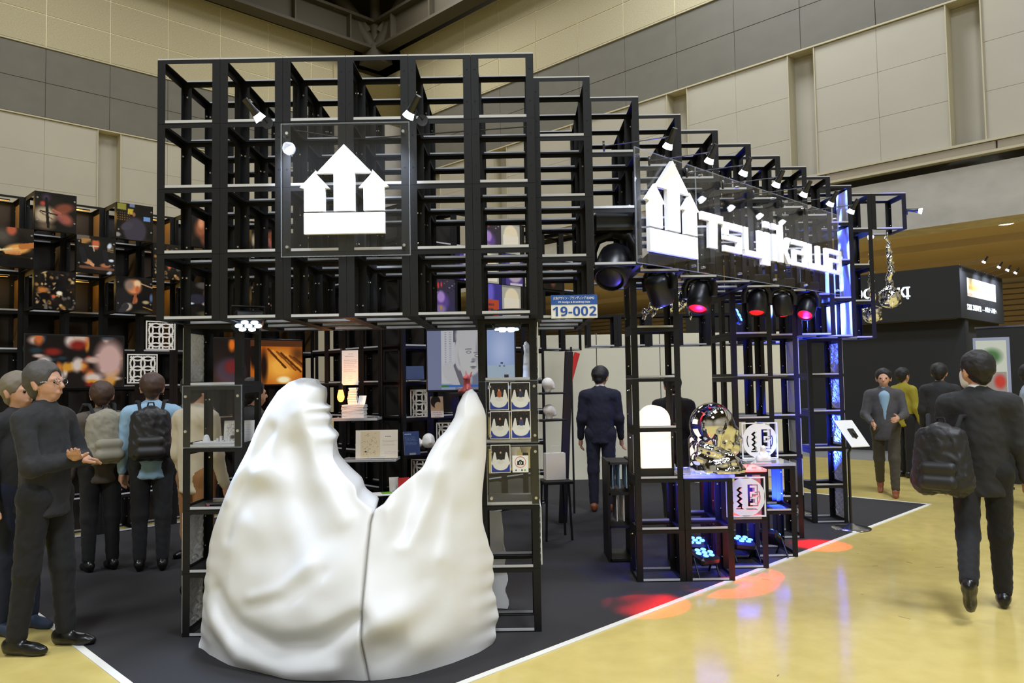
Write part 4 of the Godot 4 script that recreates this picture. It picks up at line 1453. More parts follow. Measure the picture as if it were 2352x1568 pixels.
	rect(im, 0.66, 0.0, 1.0, 1.0, srgb(158, 180, 226)); blob(im, 0.84, 0.35, 0.16, 0.4, srgb(190, 206, 246), 0.8); rect(im, 0.66, 0.6, 1.0, 0.9, srgb(176, 196, 214)); rect(im, 0.84, 0.55, 0.87, 0.58, srgb(70, 70, 90)); rect(im, 0.82, 0.6, 0.84, 0.63, srgb(110, 120, 140)); rect(im, 0.87, 0.6, 0.89, 0.63, srgb(110, 120, 140)); rect(im, 0.88, 0.76, 0.93, 0.86, srgb(60, 54, 60))
	rect(im, 0.16, 0.92, 1.0, 0.96, srgb(60, 110, 200)); rect(im, 0.16, 0.92, 0.24, 0.96, srgb(50, 130, 60))
	television("large screen showing a modelling program with a grey statue face", 0.92, 0.63, screen_mat("screen_model", im, 0.6), Vector3(1.65, 1.475, -3.6), 0.0)

# ---------------------------------------------------------------- displays on the right-hand side
func slab(label: String, c: Vector3, size: Vector3) -> void:
	var t := thing("acrylic_slab", label, "acrylic slab", c)
	var s := mb()
	bevel_box(s, Vector3(0, size.y / 2, 0), size, 0.003)
	obj("clear_plate", s, M.acrylic_slab, t)
	for sx in [-1.0, 1.0]:
		for sz in [-1.0, 1.0]:
			s = mb()
			cyl(s, Vector3(sx * (size.x / 2 - 0.03), size.y, sz * (size.z / 2 - 0.03)), Vector3(sx * (size.x / 2 - 0.03), size.y + 0.005, sz * (size.z / 2 - 0.03)), 0.009, 0.008, 10)
			obj("bolt", s, M.bolt, t)

func ring_poly(cx: float, cy: float, r: float, a0: float, a1: float, n: int) -> PackedVector2Array:
	var p := PackedVector2Array()
	for i in n + 1:
		var a := lerpf(a0, a1, float(i) / n)
		p.append(Vector2(cx + r * cos(a), cy + r * sin(a)))
	return p

func emblem(called: String, label: String, at: Vector3, w: float, deep: float) -> Node3D:
	# square white frame with a ring, a saw-toothed half and a meander half
	var t := thing(called, label, "emblem", at)
	var h := w / 2
	var b := w * 0.035
	var d := 0.012
	var s := mb()
	bx(s, -h, h, 0, b, 0, d); bx(s, -h, h, w - b, w, 0, d); bx(s, -h, -h + b, b, w - b, 0, d); bx(s, h - b, h, b, w - b, 0, d)
	obj("frame", s, M.white_paint, t)
	# solid disc with a saw-tooth slot, two crescent slits and a meander window
	var disc := CSGPolygon3D.new()
	disc.name = "disc"
	disc.polygon = ring_poly(0, h, h * 0.97, 0.0, TAU * 39.0 / 40.0, 39)
	disc.depth = d
	disc.material = M.white_paint
	t.add_child(disc)
	disc.position = Vector3(0, 0, d)
	var cuts := []
	var za := PackedVector2Array()
	var zb := PackedVector2Array()
	for i in 8:
		var y := h * (1.5 - i * 0.145)
		var x := -h * 0.36 + (h * 0.1 if i % 2 == 0 else -h * 0.06)
		za.append(Vector2(x - h * 0.06, y))
		zb.append(Vector2(x + h * 0.1, y - h * 0.02))
	zb.reverse()
	za.append_array(zb)
	cuts.append(za)
	for sg in [-1.0, 1.0]:
		var o1 := ring_poly(0, h, h * 0.74, 0.4, -0.5, 8) if sg > 0 else ring_poly(0, h, h * 0.74, PI - 0.4, PI + 0.5, 8)
		var o2 := ring_poly(0, h, h * 0.68, -0.5, 0.4, 8) if sg > 0 else ring_poly(0, h, h * 0.68, PI + 0.5, PI - 0.4, 8)
		o1.append_array(o2)
		cuts.append(o1)
	cuts.append(PackedVector2Array([Vector2(0.1 * h, 0.52 * h), Vector2(0.62 * h, 0.52 * h), Vector2(0.62 * h, 1.62 * h), Vector2(0.1 * h, 1.62 * h)]))
	cuts.append(PackedVector2Array([Vector2(-0.5 * h, 0.36 * h), Vector2(-0.14 * h, 0.36 * h), Vector2(-0.14 * h, 0.44 * h), Vector2(-0.5 * h, 0.44 * h)]))
	cuts.append(PackedVector2Array([Vector2(-0.28 * h, 0.4 * h), Vector2(-0.2 * h, 0.4 * h), Vector2(-0.2 * h, 0.62 * h), Vector2(-0.28 * h, 0.62 * h)]))
	cuts.append(PackedVector2Array([Vector2(0.0 * h, 0.34 * h), Vector2(0.6 * h, 0.34 * h), Vector2(0.5 * h, 0.42 * h), Vector2(0.0 * h, 0.42 * h)]))
	for c in cuts:
		var k := CSGPolygon3D.new()
		k.name = "cut"
		k.operation = CSGShape3D.OPERATION_SUBTRACTION
		k.polygon = c
		k.depth = d * 3.0
		disc.add_child(k, true)
		k.position = Vector3(0, 0, d)
	s = mb()
	for q in [[0.22, 0.56, 1.46, 1.56], [0.46, 0.56, 1.2, 1.46], [0.22, 0.56, 1.14, 1.24], [0.22, 0.32, 0.96, 1.14], [0.22, 0.56, 0.9, 1.0], [0.46, 0.56, 0.66, 0.9], [0.22, 0.56, 0.58, 0.68], [0.5, 0.66, 1.0, 1.06]]:
		bx(s, q[0] * h, q[1] * h, q[2] * h, q[3] * h, 0, d)
	obj("meander", s, M.white_paint, t)
	if deep > 0.0:
		# four plain sides and a second frame behind make it a cube
		s = mb()
		for q in [[-h, -h + b, 0, w], [h - b, h, 0, w]]:
			bx(s, q[0], q[1], q[2], q[3], -deep, -0.001)
		bx(s, -h + b, h - b, 0, b, -deep, -0.001)
		obj("cube_sides", s, M.white_gloss, t)
	return t

func wave_mesh(w: float, h: float) -> Array:
	# plate and overlapping wave scales with concentric ridges
	if mesh_cache.has("wave plate"): return [mesh_cache["wave plate"], mesh_cache["wave ridges"]]
	var s := mb()
	bevel_box(s, Vector3(0, h / 2, 0), Vector3(w, h, 0.008), 0.002)
	mesh_cache["wave plate"] = mesh_of(s, M.wave_white)
	s = mb()
	var r := 0.095
	for row in 9:
		for col in 6:
			var cx := (col - 2.5 + (0.5 if row % 2 else 0.0)) * r * 1.9
			var cy := row * 0.048 - 0.06
			for k in 3:
				var r1 := r * (1.0 - k * 0.3)
				var r0 := r1 - 0.014
				for i in 10:
					var a0 := PI * (0.08 + 0.84 * i / 10.0)
					var a1 := PI * (0.08 + 0.84 * (i + 1) / 10.0)
					var q := [Vector2(cx + r0 * cos(a0), cy + r0 * sin(a0)), Vector2(cx + r1 * cos(a0), cy + r1 * sin(a0)), Vector2(cx + r1 * cos(a1), cy + r1 * sin(a1)), Vector2(cx + r0 * cos(a1), cy + r0 * sin(a1))]
					var ok := true
					for p in q:
						# leave out what a lower scale in front covers
						if abs(p.x) > w / 2 - 0.004 or p.y < 0.004 or p.y > h - 0.004 or p.y < cy + 0.048 - 0.01: ok = false
					if ok: extrude(s, PackedVector2Array(q), 0.006, Transform3D(Basis(), Vector3(0, 0, 0.0038)))
	mesh_cache["wave ridges"] = mesh_of(s, M.wave_white)
	return [mesh_cache["wave plate"], mesh_cache["wave ridges"]]

func wave_panel(label: String, at: Vector3, turn: float, group: String) -> void:
	var m := wave_mesh(0.33, 0.36)
	var t := thing("wave_relief_plaque", label, "relief panel", at, turn, group)
	inst("plate", m[0], t)
	var o := inst("wave_relief", m[1], t)
	o.set_meta("kind", "stuff")

func lattice_panel(label: String, at: Vector3, turn: float, w: float, h: float, group := "white lattice panels") -> void:
	var id := "lattice %.2f %.2f" % [w, h]
	if not mesh_cache.has(id):
		var s := mb()
		var d := 0.105
		var r := d / sqrt(2.0)
		var nx := int(w / d) + 2
		var ny := int(h / d) + 2
		for j in range(-1, ny):
			for i in range(-1, nx):
				for o in [Vector2(0, 0)]:
					var c: Vector2 = (Vector2(i, j) + o) * d - Vector2(w / 2, 0)
					for k in 16:
						var a0 := TAU * k / 16
						var a1 := TAU * (k + 1) / 16
						var q := [c + Vector2(cos(a0), sin(a0)) * (r - 0.008), c + Vector2(cos(a0), sin(a0)) * (r + 0.008), c + Vector2(cos(a1), sin(a1)) * (r + 0.008), c + Vector2(cos(a1), sin(a1)) * (r - 0.008)]
						var ok := true
						for p in q:
							if abs(p.x) > w / 2 or p.y < 0.0 or p.y > h: ok = false
						if ok: extrude(s, PackedVector2Array(q), 0.008)
		bx(s, -w / 2, w / 2, 0, 0.012, 0, 0.008); bx(s, -w / 2, w / 2, h - 0.012, h, 0, 0.008)
		bx(s, -w / 2, -w / 2 + 0.012, 0, h, 0, 0.008); bx(s, w / 2 - 0.012, w / 2, 0, h, 0, 0.008)
		mesh_cache[id] = mesh_of(s, M.white_card)
	var o := inst("lattice_screen", mesh_cache[id], self, at, Basis(Vector3.UP, turn))
	tag(o, label, "lattice panel", group)

func led_par(label: String, at: Vector3, aim: Vector3, col: Color, energy: float, key: String, group: String, angle := 22.0, stand := true) -> void:
	# flat LED can on a folding yoke; at is the point under it on the floor, or its hanging point
	var t := thing("led_par_light", label, "stage light", at, 0.0, group)
	var c := Vector3(0, 0.15 if stand else -0.09, 0)
	var d := (aim - (at + c)).normalized()
	var b := Basis.looking_at(d, Vector3.UP if abs(d.y) < 0.98 else Vector3.BACK)
	var s := mb()
	bevel_box(s, c - d * 0.0, Vector3(0.19, 0.19, 0.07), 0.02, b)
	obj("housing", s, M.black_plastic, t)
	s = mb()
	if stand:
		for sx in [-1.0, 1.0]:
			var e: Vector3 = b.x * sx * 0.1
			for q in [Vector3(0.05, 0, 0.09), Vector3(-0.05, 0, -0.09)]:
				tube(s, [c + e, Vector3((c + e).x + q.x * 0.4, 0.008, (c + e).z + q.z)], 0.009, 6)
		tube(s, [c - b.x * 0.1, c + b.x * 0.1], 0.012, 8)
	else:
		for sx in [-1.0, 1.0]:
			tube(s, [c + b.x * sx * 0.1, Vector3((c + b.x * sx * 0.1).x, 0.0, (c + b.x * sx * 0.1).z)], 0.008, 6)
		tube(s, [Vector3((c - b.x * 0.1).x, 0.0, (c - b.x * 0.1).z), Vector3((c + b.x * 0.1).x, 0.0, (c + b.x * 0.1).z)], 0.008, 6)
		tube(s, [c - b.x * 0.1, c + b.x * 0.1], 0.012, 8)
	obj("yoke", s, M.black_plastic, t)
	for k in 7:
		var q := Vector3.ZERO if k == 6 else (b.x * cos(TAU * k / 6) + b.y * sin(TAU * k / 6)) * 0.058
		s = mb()
		cyl(s, c + d * 0.034 + q, c + d * 0.040 + q, 0.023, 0.021, 14)
		obj("led_lens", s, M[key], t)
	var l := SpotLight3D.new()
	l.name = "led_light"
	l.light_color = col
	l.light_energy = energy
	l.light_size = 0.07
	l.spot_range = 14.0
	l.spot_attenuation = 2.0
	l.spot_angle = angle
	l.spot_angle_attenuation = 0.7
	l.shadow_enabled = true
	t.add_child(l)
	l.position = c + d * 0.05
	l.basis = b

func moving_head(label: String, at: Vector3, aim: Vector3, k: float, lens: String, col: Color, energy: float, group := "moving-head lights") -> void:
	# hangs from at; yoke and drum head turned towards aim
	var t := thing("moving_head_light", label, "stage light", at, 0.0, group)
	var s := mb()
	bevel_box(s, Vector3(0, -0.05, 0) * k, Vector3(0.24, 0.1, 0.2) * k, 0.015 * k)
	obj("base_box", s, M.black_plastic, t)
	var c := Vector3(0, -0.29, 0) * k
	var d := (aim - (at + c)).normalized()
	var b := Basis.looking_at(d, Vector3.UP if abs(d.y) < 0.95 else Vector3.BACK)
	var sd := Vector3(b.x.x, 0, b.x.z).normalized()
	s = mb()
	for sg in [-1.0, 1.0]:
		tube(s, [Vector3(0, -0.1, 0) * k, (Vector3(0, -0.13, 0) + sd * sg * 0.1) * k, (Vector3(0, -0.2, 0) + sd * sg * 0.135) * k, c + sd * sg * 0.13 * k], [0.03 * k, 0.032 * k, 0.034 * k, 0.03 * k], 8)
	obj("yoke", s, M.black_plastic, t)
	s = mb()
	var xf := Transform3D(Basis(b.x, -b.z, b.y), c)
	lathe(s, [Vector2(0.0, -0.13) * k, Vector2(0.07, -0.125) * k, Vector2(0.1, -0.08) * k, Vector2(0.105, 0.0) * k, Vector2(0.1, 0.09) * k, Vector2(0.085, 0.12) * k, Vector2(0.08, 0.12) * k, Vector2(0.075, 0.10) * k], 20, xf)
	obj("drum_head", s, M.black_plastic, t)
	s = mb()
	lathe(s, [Vector2(0.076, 0.1) * k, Vector2(0.06, 0.115) * k, Vector2(0.03, 0.123) * k, Vector2(0.0, 0.125) * k], 20, xf)
	obj("lamp_lens", s, M[lens], t)
	if energy > 0.0:
		var l := SpotLight3D.new()
		l.name = "beam_light"
		l.light_color = col
		l.light_energy = energy
		l.light_size = 0.05
		l.spot_range = 14.0
		l.spot_attenuation = 2.0
		l.spot_angle = 7.0
		l.spot_angle_attenuation = 0.6
		l.shadow_enabled = true
		t.add_child(l)
		l.position = c + d * 0.14 * k
		l.basis = b

func chrome_parts() -> void:
	# head with smooth crown, facing right, on a swirling bust
	var o := Vector3(3.70, 0.812, -1.69)
	var bn := [
		[Vector3(-0.02, 0.375, 0), Vector3(-0.02, 0.375, 0), 0.178, 0.178],
		[Vector3(0.04, 0.33, 0), Vector3(0.1, 0.22, 0), 0.13, 0.085],
		[Vector3(0.12, 0.2, 0), Vector3(0.15, 0.175, 0), 0.06, 0.045],
		[Vector3(0.17, 0.3, 0), Vector3(0.198, 0.262, 0), 0.018, 0.024],
		[Vector3(0.12, 0.345, 0.07), Vector3(0.165, 0.335, 0.02), 0.03, 0.026],
		[Vector3(0.12, 0.345, -0.07), Vector3(0.165, 0.335, -0.02), 0.03, 0.026],
		[Vector3(0.17, 0.215, -0.03), Vector3(0.17, 0.215, 0.03), 0.018, 0.018],
		[Vector3(0.165, 0.19, -0.025), Vector3(0.165, 0.19, 0.025), 0.016, 0.016],
		[Vector3(0.0, 0.31, 0.155), Vector3(-0.01, 0.23, 0.14), 0.032, 0.026],
		[Vector3(0.0, 0.31, -0.155), Vector3(-0.01, 0.23, -0.14), 0.032, 0.026],
		[Vector3(-0.04, 0.24, 0), Vector3(-0.03, 0.1, 0), 0.115, 0.12],
		[Vector3(-0.05, 0.05, 0), Vector3(0.05, 0.04, 0), 0.14, 0.13],
		[Vector3(-0.14, 0.2, 0.07), Vector3(0.12, 0.07, 0.1), 0.04, 0.05],
		[Vector3(-0.16, 0.12, 0.08), Vector3(0.06, 0.03, 0.1), 0.05, 0.06],
		[Vector3(-0.15, 0.25, -0.06), Vector3(-0.16, 0.05, 0.02), 0.05, 0.05],
		[Vector3(0.1, 0.12, 0.1), Vector3(0.17, 0.03, 0.08), 0.04, 0.035],
		[Vector3(0.08, 0.1, -0.1), Vector3(0.17, 0.03, -0.06), 0.045, 0.035],
	]
	# folds of the collar and of the spreading base
	for k in 14:
		var a0 := TAU * k / 14.0
		var a1 := TAU * (k + 1) / 14.0
		bn.append([Vector3(-0.03 + 0.125 * cos(a0), 0.165 - 0.045 * cos(a0), 0.12 * sin(a0)), Vector3(-0.03 + 0.125 * cos(a1), 0.165 - 0.045 * cos(a1), 0.12 * sin(a1)), 0.022, 0.022])
		bn.append([Vector3(0.165 * cos(a0), 0.07 + 0.02 * sin(2.0 * a0), 0.15 * sin(a0)), Vector3(0.165 * cos(a1), 0.07 + 0.02 * sin(2.0 * a1), 0.15 * sin(a1)), 0.026, 0.026])
		bn.append([Vector3(0.02 + 0.185 * cos(a0), 0.02, 0.17 * sin(a0)), Vector3(0.02 + 0.185 * cos(a1), 0.02, 0.17 * sin(a1)), 0.024, 0.024])
	var hcuts := [[Vector3(0.15, 0.318, 0.045), Vector3(0.16, 0.314, 0.06), 0.014, 0.012], [Vector3(0.15, 0.318, -0.045), Vector3(0.16, 0.314, -0.06), 0.014, 0.012], [Vector3(0.185, 0.202, -0.03), Vector3(0.185, 0.202, 0.03), 0.006, 0.006]]
	var t := thing("chrome_bust_sculpture", "mirror-chrome head with a smooth crown on an acrylic slab", "sculpture", o)
	inst("chrome_body", net_mesh([net(bn, 0.008, 0.028, hcuts, 0.0, [0.0, 2.0])], M.chrome), t)
	# hanging chrome arm with a drooping hand
	o = Vector3(3.56, 2.33, -2.0)
	bn = [
		[Vector3(-0.0, 0.12, 0), Vector3(0.02, -0.02, 0), 0.016, 0.03],
		[Vector3(0.02, -0.02, 0), Vector3(-0.02, -0.12, 0), 0.035, 0.045],
		[Vector3(-0.02, -0.1, 0), Vector3(-0.2, -0.13, 0.02), 0.055, 0.04],
		[Vector3(-0.05, -0.16, 0), Vector3(-0.15, -0.19, 0.02), 0.035, 0.03],
		[Vector3(-0.2, -0.13, 0.02), Vector3(-0.27, -0.16, 0.02), 0.03, 0.036],
		[Vector3(0.03, -0.05, 0), Vector3(0.05, -0.26, 0), 0.028, 0.012],
	]
	for k in 4:
		bn.append([Vector3(-0.28, -0.16, -0.02 + k * 0.018), Vector3(-0.335 - 0.01 * (k % 2), -0.19 - 0.01 * k, -0.03 + k * 0.022), 0.011, 0.01])
		bn.append([Vector3(-0.335 - 0.01 * (k % 2), -0.19 - 0.01 * k, -0.03 + k * 0.022), Vector3(-0.35, -0.245 - 0.008 * k, -0.03 + k * 0.022), 0.01, 0.007])
	bn.append([Vector3(-0.25, -0.17, 0.05), Vector3(-0.28, -0.24, 0.06), 0.012, 0.009])
	t = thing("chrome_hand_sculpture", "crumpled chrome arm with a drooping hand hanging in the lamp column", "sculpture", o)
	inst("chrome_body", net_mesh([net(bn, 0.0075, 0.02, [], 0.022)], M.chrome), t)
	var s := mb()
	cyl(s, Vector3(0, 0.12, 0), Vector3(0, 0.36, 0), 0.0015, 0.0015, 5)
	obj("hanging_wire", s, M.steel_shine, t)
	# two long chrome drips ending in knots
	var spec := [[Vector3(6.25, 2.3, -3.94), 0.82, 0.115, "long chrome drip with a round knot, hanging under the frame arm"], [Vector3(6.15, 2.14, -4.16), 0.78, 0.10, "thin chrome drip with a drooping knot, beside the longer one"]]
	for i in 2:
		var q: Array = spec[i]
		bn = []
		var r := RandomNumberGenerator.new()
		r.seed = 77 + i
		var p := Vector3(0, q[1], 0)
		var n := 11
		for k in n:
			var e: Vector3 = Vector3(r.randf_range(-0.022, 0.022), q[1] - (q[1] - 0.2) * (k + 1) / n, r.randf_range(-0.02, 0.02))
			var w := 0.014 + 0.02 * k / n
			bn.append([p, e, w, w * 1.25])
			if k > 2: bn.append([p, (p + e) * 0.5 + Vector3(0.034 if k % 2 else -0.034, -0.02, 0.01), 0.012, 0.009])
			p = e
		bn.append([Vector3(0, 0.11, 0), Vector3(0, 0.1, 0), q[2], q[2]])
		for k in 12:
			var a := TAU * k / 12.0
			bn.append([Vector3(cos(a) * q[2] * 0.86, 0.12 + sin(a * 2.0) * 0.05, sin(a) * q[2] * 0.86), Vector3(cos(a + 0.9) * q[2] * 0.86, 0.1 + sin(a * 3.0) * 0.05, sin(a + 0.9) * q[2] * 0.86), 0.016, 0.018])
		t = thing("chrome_drip_sculpture", q[3], "sculpture", q[0], 0.0, "hanging chrome drips")
		inst("chrome_body", net_mesh([net(bn, 0.009, 0.014, [], 0.008)], M.chrome), t)
		s = mb()
		cyl(s, Vector3(0, q[1], 0), Vector3(0, q[1] + (0.08 if i == 0 else 0.28), 0), 0.0015, 0.0015, 5)
		obj("hanging_wire", s, M.steel_shine, t)

func tablet_stand(label: String, base: Vector3, c: Vector3, u: Vector3, v: Vector3) -> void:
	var t := thing("tablet_stand", label, "tablet stand", base, 0.0, "white tablet stands")
	var s := mb()
	lathe(s, [Vector2(0.19, 0.001), Vector2(0.19, 0.008), Vector2(0.15, 0.02), Vector2(0.05, 0.04), Vector2(0.02, 0.055), Vector2(0.0, 0.056)], 32)
	obj("round_base", s, M.steel_shine, t)
	var p := c - base
	s = mb()
	var back := u.cross(v).normalized()
	if back.z < 0: back = -back
	tube(s, [Vector3(0, 0.03, 0), Vector3(0, p.y - 0.2, 0), p + back * 0.06 + Vector3(0, -0.06, 0), p + back * 0.02], 0.014, 10)
	obj("pole", s, M.black_plastic, t)
	s = mb()
	var b := Basis(u.normalized(), -v.normalized(), u.normalized().cross(-v.normalized()))
	bevel_box(s, p, Vector3(u.length(), v.length(), 0.012), 0.004, b)
	obj("tablet_holder", s, M.white_paint, t)
	s = mb()
	box(s, p + back * 0.012, Vector3(0.09, 0.1, 0.015), b)
	obj("mount", s, M.black_plastic, t)

func build_right() -> void:
	mat("wave_white", srgb(226, 226, 222), 0.5)
	glow("blue_glow", Color(0.25, 0.45, 1.0), 9.0)
	glow("white_led_glow", Color(0.8, 0.88, 1.0), 10.0)
	glow("red_glow", Color(1.0, 0.06, 0.03), 3.0)
	glow("dark_lens", Color(0.1, 0.1, 0.14), 0.05)
	glow("dome_glow", Color(1.0, 0.93, 0.82), 1.15)
	mat("white_acrylic", srgb(228, 232, 245), 0.3).backlight_enabled = true
	M.white_acrylic.backlight = Color(0.5, 0.5, 0.5)
	# ---- glowing dome in the lamp column
	var dl := thing("dome_lamp", "glowing white lamp with a rounded top inside the frame column", "lamp", Vector3(3.215, 0.80, -1.69))
	var s := mb()
	bx(s, -0.135, 0.135, -0.018, 0.0, -0.14, 0.14)
	obj("base_board", s, M.black_plastic, dl)
	s = mb()
	var prof := PackedVector2Array([Vector2(-0.115, 0.06), Vector2(0.115, 0.06), Vector2(0.115, 0.43)])
	for i in 11:
		var a := PI * i / 10.0
		prof.append(Vector2(0.115 * cos(a), 0.43 + 0.12 * sin(a)))
	prof.append(Vector2(-0.115, 0.43))
	extrude(s, prof, 0.2, Transform3D(Basis(), Vector3(0, 0, -0.1)))
	obj("lamp_diffuser", s, M.dome_glow, dl)
	var l := OmniLight3D.new()
	l.name = "lamp_light"
	l.light_color = Color(1.0, 0.9, 0.75)
	l.light_energy = 0.35
	l.light_size = 0.1
	l.omni_range = 10.0
	l.shadow_enabled = true
	dl.add_child(l)
	l.position = Vector3(0, 0.3, 0)
	s = mb()
	bx(s, -0.13, 0.13, 0.0, 0.06, -0.115, 0.115)
	obj("lamp_foot", s, M.black_plastic, dl)
	var sh := thing("shelf_board", "black shelf board under the glowing dome lamp", "shelf", gp(8.57, 2, -4.5) + Vector3(0, -0.012, 0))
	s = mb()
	bx(s, -G / 2 + 0.01, G / 2 - 0.01, 0.013, 0.0, -G / 2 + 0.01, G / 2 - 0.01)
	obj("board", s, M.black_steel, sh)
	# ---- stands
	slab("clear acrylic slab under the chrome head", gp(9.58, 2, -4.75) + Vector3(0, 0.002, 0), Vector3(0.42, 0.026, 0.55))
	slab("clear acrylic slab over the pink-lit emblem cube", gp(10.6, 2, -5.5) + Vector3(0, 0.002, 0), Vector3(0.39, 0.02, 0.39))
	slab("clear acrylic slab under the small white figurine", gp(11.6, 2, -6.5) + Vector3(0, 0.002, 0), Vector3(0.39, 0.026, 0.39))
	chrome_parts()
	emblem("emblem_cube", "white cube with a round emblem, lit pink, in a low stand", gp(10.63, 1, -5) + Vector3(0, 0.028, 0.0), 0.325, 0.3)
	emblem("emblem_plate", "white square plate with a round emblem on the middle column", gp(11.6, 2, -6.98) + Vector3(0, 0.03, 0.0), 0.33, 0.0)
	var fg := thing("figurine", "small white seated figurine on an acrylic slab", "figurine", gp(11.5, 2, -6.4) + Vector3(0, 0.03, 0))
	inst("figure", net_mesh([net([[Vector3(-0.03, 0.02, 0), Vector3(0.03, 0.02, 0), 0.04, 0.04], [Vector3(0, 0.03, 0), Vector3(0, 0.08, 0), 0.038, 0.026], [Vector3(0, 0.115, 0.003), Vector3(0, 0.115, 0.003), 0.026, 0.026], [Vector3(-0.03, 0.07, 0.01), Vector3(-0.01, 0.035, 0.035), 0.012, 0.01], [Vector3(0.03, 0.07, 0.01), Vector3(0.01, 0.035, 0.035), 0.012, 0.01]], 0.006, 0.015, [], 0.0, [0.0, 1.0])], M.white_gloss), fg)
	var pb := thing("booklet", "thin white booklet leaning beside the chrome head", "booklet", gp(10.3, 2, -4.9) + Vector3(0, 0.03, 0), 0.3)
	s = mb()
	box(s, Vector3(0, 0.075, 0), Vector3(0.11, 0.16, 0.006), Basis(Vector3(1, 0, 0), -0.4))
	obj("cover", s, M.white_card, pb)
	# ---- wave reliefs
	var lv := ["top", "second from the top", "middle", "second from the floor", "lowest"]
	for i in 5:
		wave_panel("blue-lit white wave relief on the end column, " + lv[i], gp(15, 4 - i, -10.5) + Vector3(0.008, 0.016, 0), -PI / 2, "wave reliefs on the end column")
	for i in [0, 3, 4]:
		wave_panel("white wave relief in the column left of the bag, " + ["top", "", "", "second from the floor", "lowest"][i], gp(0, 4 - i, -1.5) + Vector3(-0.008, 0.016, 0), PI / 2, "wave reliefs in the front left column")
	for i in [0, 3]:
		wave_panel("white wave relief on the outer side of the column right of the bag, " + ["upper", "", "", "lower"][i], gp(6, 4 - i, -1.5) + Vector3(0.008, 0.016, 0), -PI / 2, "wave reliefs in the front right column")
	# ---- white panels lit blue at the end of the stepped canopy
	for i in 4:
		var t := thing("white_acrylic_sheet", "white acrylic panel glowing blue at the end of the sign, " + ["top", "second from the top", "third from the top", "lowest"][i], "panel", gp(15, 8 - i, -9.5) + Vector3(-0.012, 0.02, 0), 0.0, "white panels at the sign end")
		s = mb()
		bevel_box(s, Vector3(0, 0.175, 0), Vector3(0.006, 0.35, 0.33), 0.002)
		obj("sheet", s, M.white_acrylic, t)
	for i in 2:
		var t := thing("white_acrylic_sheet", "white acrylic panel lit blue behind the end column, " + ["upper", "lower"][i], "panel", gp(15, 6 - i, -10.5) + Vector3(-0.012, 0.02, 0), 0.0, "white panels behind the end column")
		s = mb()
		bevel_box(s, Vector3(0, 0.175, 0), Vector3(0.006, 0.35, 0.33), 0.002)
		obj("sheet", s, M.white_acrylic, t)
	for i in 4:
		var t := thing("white_acrylic_sheet", "narrow white panel on the side of the middle column, " + ["top", "second from the top", "third from the top", "lowest"][i], "panel", gp(13.01, 4 - i, -8.5) + Vector3(0.008, 0.02, 0), 0.0, "white panels of the middle column")
		s = mb()
		bevel_box(s, Vector3(0, 0.175, 0), Vector3(0.006, 0.35, 0.33), 0.002)
		obj("sheet", s, M.white_acrylic, t)
	# ---- stage lights
	var blue := Color(0.16, 0.26, 1.0)
	led_par("blue LED stage light on the floor nearest the aisle", Vector3(3.58, 0, -1.66), Vector3(3.74, 1.5, -1.35), blue, 60.0, "blue_glow", "blue floor lights", 34.0)
	led_par("blue LED stage light behind the nearest floor light", Vector3(3.62, 0, -2.12), Vector3(3.5, 2.3, -1.7), blue, 45.0, "blue_glow", "blue floor lights", 36.0)
	led_par("blue LED stage light under the emblem cube", Vector3(4.03, 0, -2.14), Vector3(4.25, 2.4, -1.75), blue, 45.0, "blue_glow", "blue floor lights", 36.0)
	led_par("blue LED stage light under the figurine stand", Vector3(4.34, 0, -2.36), Vector3(5.3, 1.9, -3.4), blue, 130.0, "blue_glow", "blue floor lights", 26.0)
	led_par("blue LED stage light on the floor behind the end column", Vector3(5.2, 0, -4.35), Vector3(5.64, 2.2, -3.85), blue, 90.0, "blue_glow", "blue floor lights", 40.0)
	led_par("white LED stage light hanging under the front canopy above the bag", Vector3(0.44, 2.06, -0.30), Vector3(0.62, 1.0, 0.05), Color(0.70, 0.82, 1.0), 3.5, "white_led_glow", "white LED lights", 34.0, false)
	led_par("white LED stage light on top of the right column", Vector3(2.06, 2.03, -0.56), Vector3(2.06, 1.0, -0.45), Color(0.7, 0.8, 1.0), 0.4, "white_led_glow", "white LED lights", 40.0, false)
	moving_head("large black moving-head light hanging in the canopy beside the sign", Vector3(2.83, 2.735, -0.96), Vector3(2.55, 1.7, -0.4), 1.25, "dark_lens", blue, 0.0)
	moving_head("black moving-head light under the logo end of the sign", Vector3(3.24, 2.52, -1.42), Vector3(3.7, 0.9, -1.9), 0.95, "dark_lens", blue, 0.0)
	moving_head("blue-lit black moving-head light under the sign's first letters", Vector3(3.64, 2.5, -1.8), Vector3(3.0, 0.0, -0.95), 0.95, "red_glow", Color(1.0, 0.05, 0.03), 120.0)
	var rf := [Vector3(4.02, 0.58, -1.87), Vector3(4.9, 0, -2.72), Vector3(3.75, 0, -1.5)]
	for i in 3:
		moving_head("moving-head light with a red lens under the sign, " + ["nearest of three", "middle of three", "farthest of three"][i], [Vector3(4.28, 2.47, -2.34), Vector3(4.61, 2.47, -2.64), Vector3(4.965, 2.47, -2.97)][i], rf[i], 0.85, "red_glow", Color(1.0, 0.05, 0.03), 150.0, "red moving-head lights")
	# blue wash light on the white end panels
	led_par("blue LED wash light hanging at the rear end of the stepped canopy", Vector3(4.6, 2.33, -4.1), Vector3(5.6, 2.7, -3.6), Color(0.36, 0.48, 1.0), 90.0, "blue_glow", "blue wash lights", 42.0, false)
	# small lamp on the frame arm, one facing out, one warm inside
	spot_lamp("dark arm lamp on the outer end of the frame arm", Vector3(6.385, 3.32, -3.77), Vector3(6.47, 3.32, -3.72), Vector3(6.8, 3.25, -3.6), 0.3, "end lamps", 30.0)
